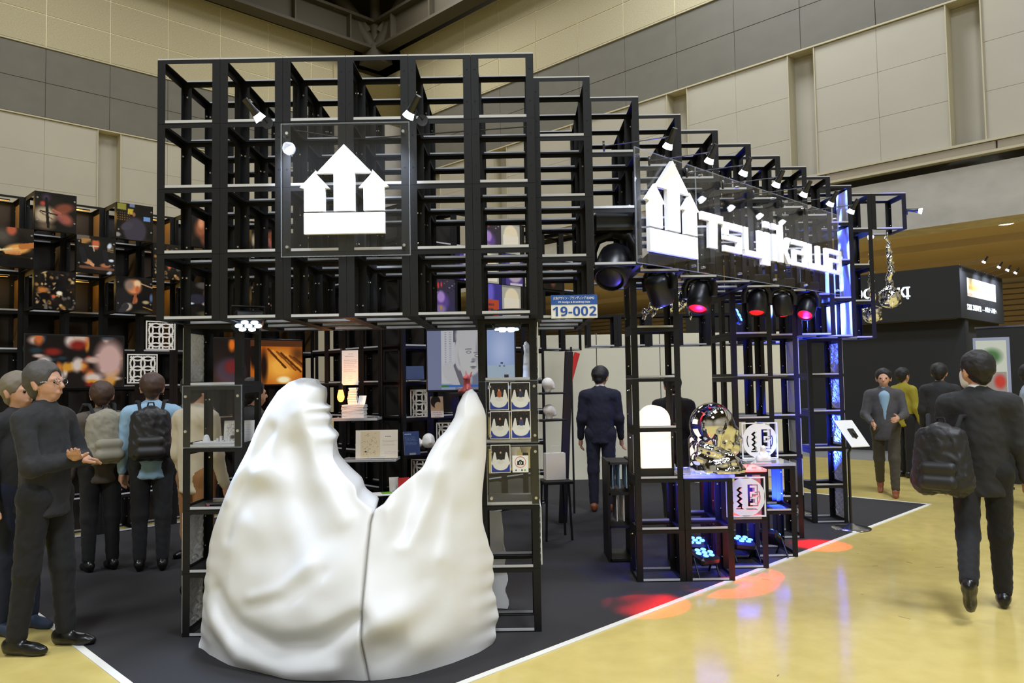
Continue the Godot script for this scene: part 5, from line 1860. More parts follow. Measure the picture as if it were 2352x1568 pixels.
	spot_lamp("small round lamp glowing inside the frame arm", Vector3(6.02, 3.16, -4.0), Vector3(6.055, 3.11, -3.96), Vector3(6.2, 2.6, -3.6), 0.8, "end lamps", 30.0)
	tablet_stand("white tablet on a black stand with a chrome base by the end column", Vector3(5.52, 0, -3.45), Vector3(5.54, 0.967, -3.4), Vector3(0.255, -0.01, -0.17), Vector3(0.1, -0.26, 0.17))
	tablet_stand("white tablet on a stand farther back behind the middle column", Vector3(5.3, 0, -4.42), Vector3(5.28, 1.03, -4.4), Vector3(0.139, -0.017, -0.2), Vector3(0.057, -0.23, 0.06))

# ---------------------------------------------------------------- people
func cloth(key: String, c: Color, rough := 0.85) -> StandardMaterial3D:
	if not M.has(key):
		mat(key, c, rough)
		M[key].rim_enabled = true
		M[key].rim = 0.25
	return M[key]

func sc(bones: Array, k: float) -> Array:
	var out := []
	for b in bones:
		var q := [b[0] * k, b[1] * k, b[2] * k, b[3] * k]
		if b.size() > 4: q.append(b[4])
		out.append(q)
	return out

func turn_bones(bones: Array, yaw: float, pitch: float) -> Array:
	var c := Vector3(0, 1.5, -0.01)
	var r := Basis(Vector3.UP, yaw) * Basis(Vector3.RIGHT, pitch)
	var out := []
	for b in bones:
		out.append([c + r * (b[0] - c), c + r * (b[1] - c), b[2], b[3]])
	return out

func hand_bones(w: Vector3, d: Vector3, side: Vector3, curl: float) -> Array:
	# palm and five fingers from the wrist w along d; side points from little finger to thumb
	var pn := d.cross(side).normalized()
	var out := [[w, w + d * 0.075, 0.024, 0.027], [w + d * 0.03 + side * 0.018, w + d * 0.075 + side * 0.022, 0.018, 0.016], [w + d * 0.03 - side * 0.018, w + d * 0.075 - side * 0.022, 0.016, 0.015]]
	var lens := [0.078, 0.088, 0.082, 0.064]
	for i in 4:
		var a := w + d * 0.085 + side * (0.03 - 0.02 * i)
		var l: float = lens[i]
		var d1 := (d * cos(curl) + pn * sin(curl)).normalized()
		var d2 := (d * cos(curl * 2.2) + pn * sin(curl * 2.2)).normalized()
		out.append([a, a + d1 * l * 0.5, 0.0095, 0.009])
		out.append([a + d1 * l * 0.5, a + d1 * l * 0.5 + d2 * l * 0.5, 0.009, 0.0075])
	var tb := w + d * 0.03 + side * 0.03
	var td := (d * 0.7 + side * 0.6 + pn * 0.3).normalized()
	out.append([tb, tb + td * 0.045, 0.012, 0.011])
	out.append([tb + td * 0.045, tb + td * 0.045 + (td + d * 0.6).normalized() * 0.03, 0.0105, 0.009])
	return out

func person(label: String, at: Vector3, turn: float, o := {}) -> Node3D:
	var k: float = o.get("height", 1.72) / 1.74
	var cell: float = o.get("cell", 0.022)
	var fine: float = o.get("fine", 0.011)
	var t := thing("person", label, "person", at, turn)
	# legs: [swing, knee bend, foot pitch] for left (+x) and right (-x)
	var lg: Array = o.get("legs", [[0.03, 0.03, 0.0], [-0.03, 0.03, 0.0]])
	var am: Array = o.get("arms", [[0.05, 0.12, 0.25], [0.05, 0.12, 0.25]])
	var hip_y := 0.93
	var trousers := [[Vector3(-0.075, hip_y, 0), Vector3(0.075, hip_y, 0), 0.118, 0.118, 1.15], [Vector3(0, 0.98, 0), Vector3(0, 1.05, 0), 0.14, 0.14, 1.35]]
	var skin := []
	var low := 9.0
	var ank := []
	for i in 2:
		var s := 1.0 if i == 0 else -1.0
		var a: float = lg[i][0]
		var b: float = lg[i][1]
		var hp := Vector3(s * 0.092, 0.92, 0)
		var kn := hp + Vector3(s * 0.005, -cos(a), sin(a)) * 0.43
		var an := kn + Vector3(0, -cos(a - b), sin(a - b)) * 0.415
		trousers.append([hp, kn, 0.092, 0.072])
		trousers.append([kn, an + Vector3(0, 0.03, 0), 0.07, 0.056])
		ank.append(an)
		low = min(low, an.y - (0.0785 if lg[i][2] < 0.2 else 0.02))
	var drop := Vector3(0, -low, 0)
	var jacket := [[Vector3(0, 0.98, 0), Vector3(0, 1.16, -0.005), 0.15, 0.155, 1.3], [Vector3(0, 1.16, -0.005), Vector3(0, 1.34, -0.012), 0.158, 0.15, 1.3], [Vector3(-0.13, 1.385, -0.015), Vector3(0.13, 1.385, -0.015), 0.078, 0.078], [Vector3(0, 1.43, -0.015), Vector3(0, 1.455, -0.01), 0.074, 0.066], [Vector3(0, 0.80, 0), Vector3(0, 1.0, 0), 0.156, 0.15, 1.3]]
	var wr := []
	for i in 2:
		var s := 1.0 if i == 0 else -1.0
		var sh := Vector3(s * 0.195, 1.385, -0.015)
		var f: float = am[i][0]
		var ou: float = am[i][1]
		var be: float = am[i][2]
		var inn: float = am[i][3] if am[i].size() > 3 else 0.0
		var du := Vector3(s * sin(ou), -cos(ou) * cos(f), cos(ou) * sin(f)).normalized()
		var el := sh + du * 0.285
		var df := Vector3(s * sin(ou) * 0.5 - s * inn, -cos(f + be), sin(f + be)).normalized()
		var w := el + df * 0.25
		jacket.append([sh, el, 0.062, 0.053])
		jacket.append([el, w - df * 0.01, 0.052, 0.041])
		skin.append([el, w, 0.036, 0.026])
		wr.append([w, df, s])
	skin.append([Vector3(0, 1.0, 0), Vector3(0, 1.34, -0.01), 0.105, 0.11, 1.7])
	skin.append([Vector3(-0.13, 1.37, -0.015), Vector3(0.13, 1.37, -0.015), 0.042, 0.042])
	skin.append([Vector3(0, 1.38, -0.015), Vector3(0, 1.53, -0.005), 0.056, 0.052])
	var yaw: float = o.get("look", 0.0)
	var pit: float = o.get("nod", 0.0)
	var head := turn_bones([[Vector3(0, 1.635, -0.015), Vector3(0, 1.635, -0.015), 0.093, 0.093], [Vector3(0, 1.58, 0.022), Vector3(0, 1.60, 0.02), 0.07, 0.072], [Vector3(0, 1.53, 0.04), Vector3(0, 1.545, 0.04), 0.042, 0.05], [Vector3(0, 1.60, 0.092), Vector3(0, 1.575, 0.105), 0.011, 0.015], [Vector3(0.088, 1.61, -0.012), Vector3(0.086, 1.57, -0.005), 0.018, 0.013], [Vector3(-0.088, 1.61, -0.012), Vector3(-0.086, 1.57, -0.005), 0.018, 0.013], [Vector3(-0.016, 1.537, 0.085), Vector3(0.016, 1.537, 0.085), 0.009, 0.009], [Vector3(0.03, 1.622, 0.083), Vector3(0.05, 1.62, 0.072), 0.009, 0.009], [Vector3(-0.03, 1.622, 0.083), Vector3(-0.05, 1.62, 0.072), 0.009, 0.009]], yaw, pit)
	head.append([Vector3(0, 1.44, -0.012), Vector3(0, 1.54, 0.0), 0.054, 0.052])
	var parts := [net(sc(skin, k), cell * 1.15, 0.03), net(sc(head, k), fine, 0.012 * k)]
	for w in wr:
		parts.append(net(sc(hand_bones(w[0], w[1], Vector3(0, 0, 1).cross(w[1]).cross(w[1]).normalized() * -1.0 if abs(w[1].z) < 0.8 else Vector3(0, 1, 0), 0.35), k), minf(fine, 0.008), 0.006))
	for p in parts: _lift(p, drop * k)
	inst("body", net_mesh(parts, M[o.get("skin", "skin_tone")]), t)
	var hair := turn_bones([[Vector3(0, 1.645, -0.022), Vector3(0, 1.645, -0.022), 0.106, 0.106], [Vector3(0, 1.60, -0.05), Vector3(0, 1.565, -0.05), 0.082, 0.06]], yaw, pit)
	var hcut := turn_bones([[Vector3(0, 1.56, 0.10), Vector3(0, 1.60, 0.115), 0.082, 0.082], [Vector3(0.085, 1.55, 0.05), Vector3(-0.085, 1.55, 0.05), 0.05, 0.05]], yaw, pit)
	var hp2 := net(sc(hair, k), fine, 0.02, sc(hcut, k), 0.006)
	_lift(hp2, drop * k)
	inst("hair", net_mesh([hp2], M[o.get("hair", "hair_black")]), t)
	# eyes and lips
	for e in [-1.0, 1.0]:
		var s := mb()
		var q: Array = turn_bones([[Vector3(e * 0.034, 1.605, 0.082), Vector3(e * 0.034, 1.605, 0.082), 0.01, 0.01]], yaw, pit)[0]
		ball(s, (q[0] + drop) * k, Vector3.ONE * 0.0105 * k, 8, 6)
		obj("eye", s, M.eye_dark, t)
	var jk := net(sc(jacket, k), cell, 0.045, [], 0.007, [float(o.get("hem", 0.80)) * k, 3.0])
	_lift(jk, drop * k)
	inst("jacket", net_mesh([jk], M[o.get("jacket", "cloth_charcoal")]), t)
	var tr := net(sc(trousers, k), cell, 0.03, [], 0.007)
	_lift(tr, drop * k)
	inst("trousers", net_mesh([tr], M[o.get("trousers", "cloth_black")]), t)
	for i in 2:
		var an: Vector3 = ank[i]
		var fp: float = lg[i][2]
		var fd := Vector3(0, -sin(fp), cos(fp))
		var up := Vector3(0, cos(fp), sin(fp))
		var sh := [[an - up * 0.02 - fd * 0.045, an - up * 0.045 + fd * 0.12, 0.042, 0.036], [an - up * 0.047 + fd * 0.10, an - up * 0.05 + fd * 0.165, 0.036, 0.026], [an + up * 0.03, an - up * 0.02, 0.045, 0.045], [an - up * 0.055 - fd * 0.06, an - up * 0.055 + fd * 0.16, 0.022, 0.022]]
		var q := net(sc(sh, k), minf(cell, 0.014), 0.02)
		_lift(q, drop * k)
		inst("shoe", net_mesh([q], M[o.get("shoes", "shoe_black")]), t)
	if o.has("shirt"):
		var sb := net(sc([[Vector3(0, 1.04, 0.112), Vector3(0, 1.36, 0.055), 0.016, 0.08], [Vector3(0, 1.42, 0.0), Vector3(0, 1.455, 0.0), 0.07, 0.066]], k), cell * 0.8, 0.02)
		_lift(sb, drop * k)
		inst("shirt", net_mesh([sb], M[o.shirt]), t)
	if o.has("collar"):
		var cb := net(sc([[Vector3(0, 1.452, -0.012), Vector3(0, 1.475, -0.006), 0.07, 0.064]], k), 0.012, 0.02)
		_lift(cb, drop * k)
		inst("collar", net_mesh([cb], M[o.collar]), t)
	if o.get("glasses", false):
		var s := mb()
		for e in [-1.0, 1.0]:
			var ring := []
			for i in 13:
				var a := TAU * i / 12.0
				ring.append([Vector3(e * 0.034 + 0.024 * cos(a), 1.604 + 0.018 * sin(a), 0.103), Vector3.ZERO, 0, 0])
			ring.append([Vector3(e * 0.06, 1.607, 0.1), Vector3.ZERO, 0, 0])
			ring.append([Vector3(e * 0.094, 1.607, -0.005), Vector3.ZERO, 0, 0])
			var pts := []
			for q in turn_bones(ring, yaw, pit): pts.append((q[0] + drop) * k)
			tube(s, pts, 0.0022, 5)
		obj("glasses", s, M.steel_shine, t)
	if o.get("mask", false):
		var mk := net(sc(turn_bones([[Vector3(0, 1.53, 0.055), Vector3(0, 1.575, 0.062), 0.058, 0.058], [Vector3(0, 1.55, 0.09), Vector3(0, 1.575, 0.1), 0.03, 0.024]], yaw, pit), k), 0.009, 0.02)
		_lift(mk, drop * k)
		inst("face_mask", net_mesh([mk], M.white_card), t)
	return t

func _lift(p: Array, d: Vector3) -> void:
	var v: PackedVector3Array = p[0]
	for i in v.size(): v[i] += d
	p[0] = v

func backpack(label: String, at: Vector3, turn: float, key: String, k := 1.0) -> void:
	# at: the middle of its underside; its straps face local +z
	var t := thing("backpack", label, "backpack", at, turn)
	inst("bag_body", net_mesh([net([[Vector3(-0.09, 0.08, 0), Vector3(-0.08, 0.36, 0.01), 0.085 * k, 0.075], [Vector3(0.09, 0.08, 0), Vector3(0.08, 0.36, 0.01), 0.085 * k, 0.075], [Vector3(0, 0.1, -0.01), Vector3(0, 0.38, 0.0), 0.1, 0.085]], 0.016, 0.03, [], 0.012)], M[key]), t)
	inst("front_pocket", net_mesh([net([[Vector3(-0.07, 0.08, -0.09), Vector3(0.07, 0.08, -0.09), 0.05, 0.05], [Vector3(-0.07, 0.17, -0.085), Vector3(0.07, 0.17, -0.085), 0.045, 0.045]], 0.014, 0.03)], M[key]), t)
	for sg in [-1.0, 1.0]:
		var s := mb()
		tube(s, [Vector3(sg * 0.08, 0.4, 0.05), Vector3(sg * 0.1, 0.5, 0.12), Vector3(sg * 0.12, 0.5, 0.2), Vector3(sg * 0.14, 0.38, 0.29), Vector3(sg * 0.15, 0.2, 0.27), Vector3(sg * 0.13, 0.1, 0.1)], 0.016, 6)
		obj("strap", s, M.cloth_black, t)
	var s2 := mb()
	tube(s2, [Vector3(-0.03, 0.44, 0.02), Vector3(-0.02, 0.49, 0.02), Vector3(0.02, 0.49, 0.02), Vector3(0.03, 0.44, 0.02)], 0.008, 6)
	obj("grab_loop", s2, M.cloth_black, t)

func build_people() -> void:
	mat("skin_tone", srgb(206, 156, 128), 0.55)
	mat("eye_dark", srgb(24, 18, 16), 0.2)
	cloth("hair_black", srgb(22, 18, 17), 0.6); cloth("hair_brown", srgb(64, 42, 30), 0.6); cloth("hair_grey", srgb(74, 70, 66), 0.6); cloth("hair_light", srgb(118, 108, 92), 0.6)
	cloth("cloth_charcoal", srgb(38, 38, 40)); cloth("cloth_black", srgb(20, 20, 23)); cloth("cloth_navy", srgb(30, 30, 50)); cloth("cloth_grey", srgb(74, 72, 74)); cloth("cloth_jeans", srgb(30, 36, 56))
	cloth("cloth_blue", srgb(140, 172, 196)); cloth("cloth_cream", srgb(208, 196, 172)); cloth("cloth_brown", srgb(146, 100, 58)); cloth("cloth_taupe", srgb(84, 76, 68)); cloth("cloth_yellow", srgb(150, 138, 36)); cloth("cloth_khaki", srgb(66, 60, 46)); cloth("cloth_white", srgb(226, 226, 228)); cloth("cloth_pale", srgb(150, 164, 184))
	cloth("pack_beige", srgb(140, 134, 118)); cloth("pack_black", srgb(28, 27, 28), 0.5)
	mat("shoe_black", srgb(16, 16, 17), 0.3); mat("shoe_brown", srgb(132, 74, 46), 0.35); mat("shoe_blue", srgb(40, 52, 74), 0.6)
	var fl := -0.004
	person("person with grey-black hair and glasses in a dark jacket, arms folded, seen in profile", Vector3(-0.76, fl, -0.20), 1.5, {"height": 1.74, "glasses": true, "hair": "hair_grey", "arms": [[0.36, 0.1, 1.5, 2.0], [0.3, 0.1, 1.42, 2.0]], "legs": [[0.12, 0.06, 0.0], [-0.10, 0.04, 0.0]], "nod": -0.08, "cell": 0.016, "fine": 0.008})
	person("person in jeans and dark blue trainers half hidden behind the man in profile", Vector3(-1.16, fl, -0.56), 1.3, {"height": 1.68, "hair": "hair_light", "trousers": "cloth_jeans", "shoes": "shoe_blue", "cell": 0.018})
	person("person in a taupe jacket looking at the photo wall", Vector3(-1.49, fl, -2.19), -2.35, {"height": 1.62, "jacket": "cloth_taupe", "hair": "hair_brown", "look": -0.4})
	backpack("beige backpack on the back of the person in taupe", Vector3(-1.37, 0.92, -2.05), -2.35, "pack_beige")
	person("person in a light blue shirt and black trousers facing the photo wall", Vector3(-1.04, 0, -2.17), -2.75, {"height": 1.68, "jacket": "cloth_blue", "hair": "hair_brown"})
	backpack("black backpack over the light blue shirt", Vector3(-0.98, 0.94, -2.02), -2.75, "pack_black")
	person("person in a black coat with brown hair facing the aisle", Vector3(-0.86, 0, -2.62), -0.5, {"height": 1.66, "jacket": "cloth_black", "hair": "hair_brown", "collar": "cloth_white"})
	person("person in a cream jacket and brown trousers behind the left frame column", Vector3(-0.29, 0, -1.30), 2.6, {"height": 1.66, "jacket": "cloth_cream", "trousers": "cloth_brown"})
	person("person in a dark jacket behind the shelf with the open book", Vector3(-0.02, 0, -1.78), 2.2, {"height": 1.62, "jacket": "cloth_charcoal"})
	person("person in a navy suit standing with his back turned in the passage", Vector3(3.12, 0, -4.72), 3.0, {"height": 1.72, "jacket": "cloth_navy", "trousers": "cloth_navy", "shoes": "shoe_brown", "collar": "cloth_white", "nod": 0.3, "look": -0.3, "cell": 0.02})
	person("person in a black suit bending forward behind the dome lamp column", Vector3(3.80, 0, -3.75), 2.7, {"height": 1.60, "jacket": "cloth_black", "collar": "cloth_white", "nod": 0.15, "look": 0.5})
	person("person in a grey blazer, blue shirt and brown shoes walking along the far aisle", Vector3(6.95, fl, -5.63), -0.45, {"height": 1.66, "jacket": "cloth_grey", "trousers": "cloth_khaki", "shoes": "shoe_brown", "shirt": "cloth_blue", "legs": [[0.28, 0.15, 0.0], [-0.22, 0.3, 0.35]], "arms": [[0.3, 0.15, 1.1, 0.4], [0.2, 0.2, 0.9, 0.5]], "hem": 0.76})
	person("person in a yellow jacket in front of the dark booth", Vector3(8.05, fl, -7.3), 1.9, {"height": 1.66, "jacket": "cloth_yellow"})
	person("person in a dark grey jacket standing in front of the dark booth", Vector3(7.75, fl, -5.75), 2.4, {"height": 1.70, "jacket": "cloth_charcoal"})
	person("person in a dark blazer and black trousers walking away, wearing a face mask", Vector3(5.24, fl, -0.72), 2.6, {"height": 1.72, "jacket": "cloth_charcoal", "trousers": "cloth_black", "legs": [[-0.32, 0.55, 0.85], [0.12, 0.02, 0.0]], "arms": [[0.1, 0.14, 0.3], [0.05, 0.14, 0.25]], "look": 0.75, "mask": true, "collar": "cloth_white", "hem": 0.76, "cell": 0.016, "fine": 0.008})
	backpack("black backpack hanging from the left shoulder of the person walking away", Vector3(4.92, 0.78, -0.62), 2.4, "pack_black", 1.2)
	person("person in pale blue standing at the right edge behind the walking man", Vector3(8.0, fl, -4.3), 1.2, {"height": 1.66, "jacket": "cloth_pale"})

# ---------------------------------------------------------------- small exhibits
func text_mesh(txt: String, size: float, m: Material, depth := 0.002, font := "Droid Sans", bold := true) -> TextMesh:
	var t := TextMesh.new()
	var f := SystemFont.new()
	f.font_names = PackedStringArray([font])
	f.font_weight = 700 if bold else 400
	t.font = f
	t.font_size = 64
	t.pixel_size = size / 64.0
	t.text = txt
	t.depth = depth
	t.material = m
	return t

const GLYPHS := {
	"hiro": [[[5, 10], [5, 8.6]], [[1.5, 8.5], [9.5, 8.5]], [[2, 8.5], [1.8, 4], [0.5, 0]], [[5.5, 6.5], [4, 1.2], [8.5, 1.8]], [[7, 3.5], [9, 0.5]]],
	"koku": [[[2.5, 9.5], [1.5, 7.5]], [[2.5, 8.2], [8.5, 8.2]], [[5, 10], [5, 5.5]], [[0.5, 5.5], [9.5, 5.5]], [[2, 4], [8, 4], [8, 0.3], [2, 0.3], [2, 4]]],
	"de": [[[2, 9], [7, 9]], [[1, 6], [9, 6]], [[5.2, 6], [4.5, 2.5], [2.5, 0.3]], [[8, 9.8], [8.6, 8.6]], [[9.2, 10], [9.8, 8.8]]],
	"za": [[[1, 7], [9, 7]], [[3, 9], [3, 4.5]], [[6.8, 9], [6.8, 4.5], [5.5, 1.8], [3, 0.3]], [[8, 10], [8.6, 8.8]], [[9.2, 10], [9.8, 9]]],
	"i": [[[8, 9.5], [5.5, 6.8], [1, 4.5]], [[5.5, 6.8], [5.5, 0]]],
	"n": [[[1.5, 8.5], [4, 6.8]], [[1.5, 1], [5, 2], [9, 6.5]]],
	"dot": [[[4.4, 5], [5.6, 5]]],
	"bu": [[[1, 8.5], [8, 8.5], [7, 4], [3, 0.5]], [[8.4, 10], [9, 9]], [[9.4, 10], [9.9, 9.2]]],
	"ra": [[[2.5, 9.3], [7.5, 9.3]], [[1.5, 6.3], [8.5, 6.3], [7, 2.5], [3.5, 0.2]]],
	"ii": [[[7, 6.5], [5, 4.5], [2, 3]], [[5, 4.5], [5, 0]]],
	"gu": [[[4, 9.5], [3, 7], [1, 5]], [[3.8, 8], [8, 8], [7, 4], [3, 0.3]], [[8.6, 10], [9.1, 9]], [[9.5, 10], [9.9, 9.2]]],
	"ei": [[[0.5, 8.5], [3.5, 8.5], [3.5, 1.5], [0.5, 1.5], [0.5, 8.5]], [[0.5, 5], [3.5, 5]], [[5, 8], [9, 8], [9, 5]], [[5, 8], [5, 5]], [[4.2, 5], [9.9, 5]], [[7, 10], [7, 5], [4.5, 0.3]], [[7, 5], [9.8, 0.3]]],
	"zo": [[[2.5, 10], [0.3, 6]], [[1.8, 7.5], [1.8, 0]], [[5.5, 10], [3.8, 8]], [[5, 9], [8, 9], [7.5, 7.8]], [[4, 7.8], [9.2, 7.8], [9.2, 5.6], [4, 5.6], [4, 7.8]], [[6.5, 7.8], [6.5, 5.6], [8, 3], [7, 0]], [[6.5, 5], [3.5, 3]], [[7, 3.5], [3.5, 1]], [[8, 4], [9.8, 0.8]]],
	"ka": [[[1, 7], [7, 7], [6, 1], [4.5, 0.5]], [[4, 9.8], [3.4, 5], [1, 0.3]], [[8, 8], [9.5, 5]]],
	"rah": [[[4, 9.8], [6.5, 9]], [[3, 7.5], [2.5, 3.5], [6, 5], [8.5, 3], [6, 0.5], [3, 0.5]]],
	"in": [[[3.5, 9.5], [1, 8.5], [1, 1], [4, 1.5]], [[1, 5], [4, 5]], [[5.5, 9], [9, 9], [9, 2.5], [7.8, 2.5]], [[5.5, 9], [5.5, 0]]],
	"satsu": [[[0.8, 9], [6, 9], [6, 7], [0.8, 7]], [[0.8, 9], [0.8, 4], [0.2, 0]], [[2, 5.5], [2, 1]], [[2, 5.5], [5.5, 5.5], [5.5, 1.5]], [[3.7, 7], [3.7, 0]], [[7.5, 8.5], [7.5, 3]], [[9.3, 10], [9.3, 0.5], [8.2, 0.8]]],
	"he": [[[0.5, 4], [3.5, 7], [9.5, 1.5]]],
}

func write_strokes(parent: Node, words: Array, at: Vector3, cw: float, ch: float, wd: float, m: Material) -> void:
	var s := mb()
	var x := 0.0
	for w in words:
		for st in GLYPHS[w]:
			for i in st.size() - 1:
				var a := Vector3(x + st[i][0] / 10.0 * cw * 0.92, st[i][1] / 10.0 * ch, 0)
				var b := Vector3(x + st[i + 1][0] / 10.0 * cw * 0.92, st[i + 1][1] / 10.0 * ch, 0)
				var d := (b - a).normalized()
				box(s, (a + b) * 0.5, Vector3((b - a).length() + wd, wd, 0.001), Basis(d, Vector3(-d.y, d.x, 0), Vector3(0, 0, 1)))
		x += cw
	obj("lettering", s, m, parent, at)

func letters(parent: Node, txt: String, size: float, m: Material, at: Vector3, font := "Droid Sans", depth := 0.002, squeeze := 1.0) -> void:
	inst("lettering", text_mesh(txt, size, m, depth, font), parent, at, Basis().scaled(Vector3(squeeze, 1, 1)))

func bag_photo(v: int) -> StandardMaterial3D:
	var key := "print_bag_%d" % v
	if M.has(key): return M[key]
	var im := canvas(96, 132, srgb(30, 28, 34))
	var r := RandomNumberGenerator.new()
	r.seed = 40 + v
	for k in 40: blob(im, r.randf(), r.randf() * 0.5, 0.015, 0.012, [srgb(190, 180, 150), srgb(90, 90, 110), srgb(150, 110, 60), srgb(60, 60, 160)][k % 4], 0.5)
	rect(im, 0, 0.72, 1, 1, srgb(44, 62, 150))
	blob(im, 0.5, 0.72, 0.44, 0.22, srgb(226, 226, 222), 0.08)
	var c: Color = [srgb(170, 90, 60), srgb(50, 56, 80), srgb(24, 24, 30), srgb(60, 66, 110), srgb(30, 30, 34)][v % 5]
	blob(im, 0.52, 0.42, 0.14, 0.16, c, 0.2); blob(im, 0.5, 0.27, 0.06, 0.05, srgb(206, 160, 136), 0.3)
	for sg in [-1.0, 1.0]:
		for k in 12:
			var u := k / 11.0
			blob(im, 0.5 + sg * (0.34 - 0.02 * u), 0.66 - u * 0.36, 0.17 * (1.0 - u * 0.7), 0.1 * (1.0 - u * 0.5), srgb(224, 224, 222), 0.1)
	blob(im, 0.5, 0.62, 0.22, 0.1, srgb(214, 214, 210), 0.4)
	return picture(key, im, 0.3)

func framed(label: String, w: float, h: float, m: StandardMaterial3D, at: Vector3, turn: float, group: String) -> void:
	var t := thing("photo_print", label, "photo", at, turn, group)
	var s := mb()
	bx(s, -w / 2, w / 2, 0, h, -0.002, 0)
	obj("white_border", s, M.white_card, t)
	s = mb()
	var b := 0.004
	quad(s, Vector3(-w / 2 + b, b, 0.0004), Vector3(w / 2 - b, b, 0.0004), Vector3(w / 2 - b, h - b, 0.0004), Vector3(-w / 2 + b, h - b, 0.0004), Vector3(0, 0, 1))
	obj("print", s, m, t)

func card(called: String, label: String, cat: String, w: float, h: float, m: Material, at: Vector3, turn: float, lean := 0.2) -> Node3D:
	# stiff card leaning back on a small foot
	var t := thing(called, label, cat, at, turn)
	var b := Basis(Vector3.RIGHT, -lean)
	var s := mb()
	box(s, b * Vector3(0, h / 2, -0.003), Vector3(w, h, 0.004), b)
	obj("board", s, M.white_card, t)
	s = mb()
	quad(s, b * Vector3(-w / 2, 0, 0), b * Vector3(w / 2, 0, 0), b * Vector3(w / 2, h, 0), b * Vector3(-w / 2, h, 0), b.z)
	obj("print", s, m, t)
	s = mb()
	box(s, Vector3(0, 0.01, -0.02), Vector3(w * 0.4, 0.02, 0.05))
	obj("stand_foot", s, M.acrylic_slab, t)
	return t

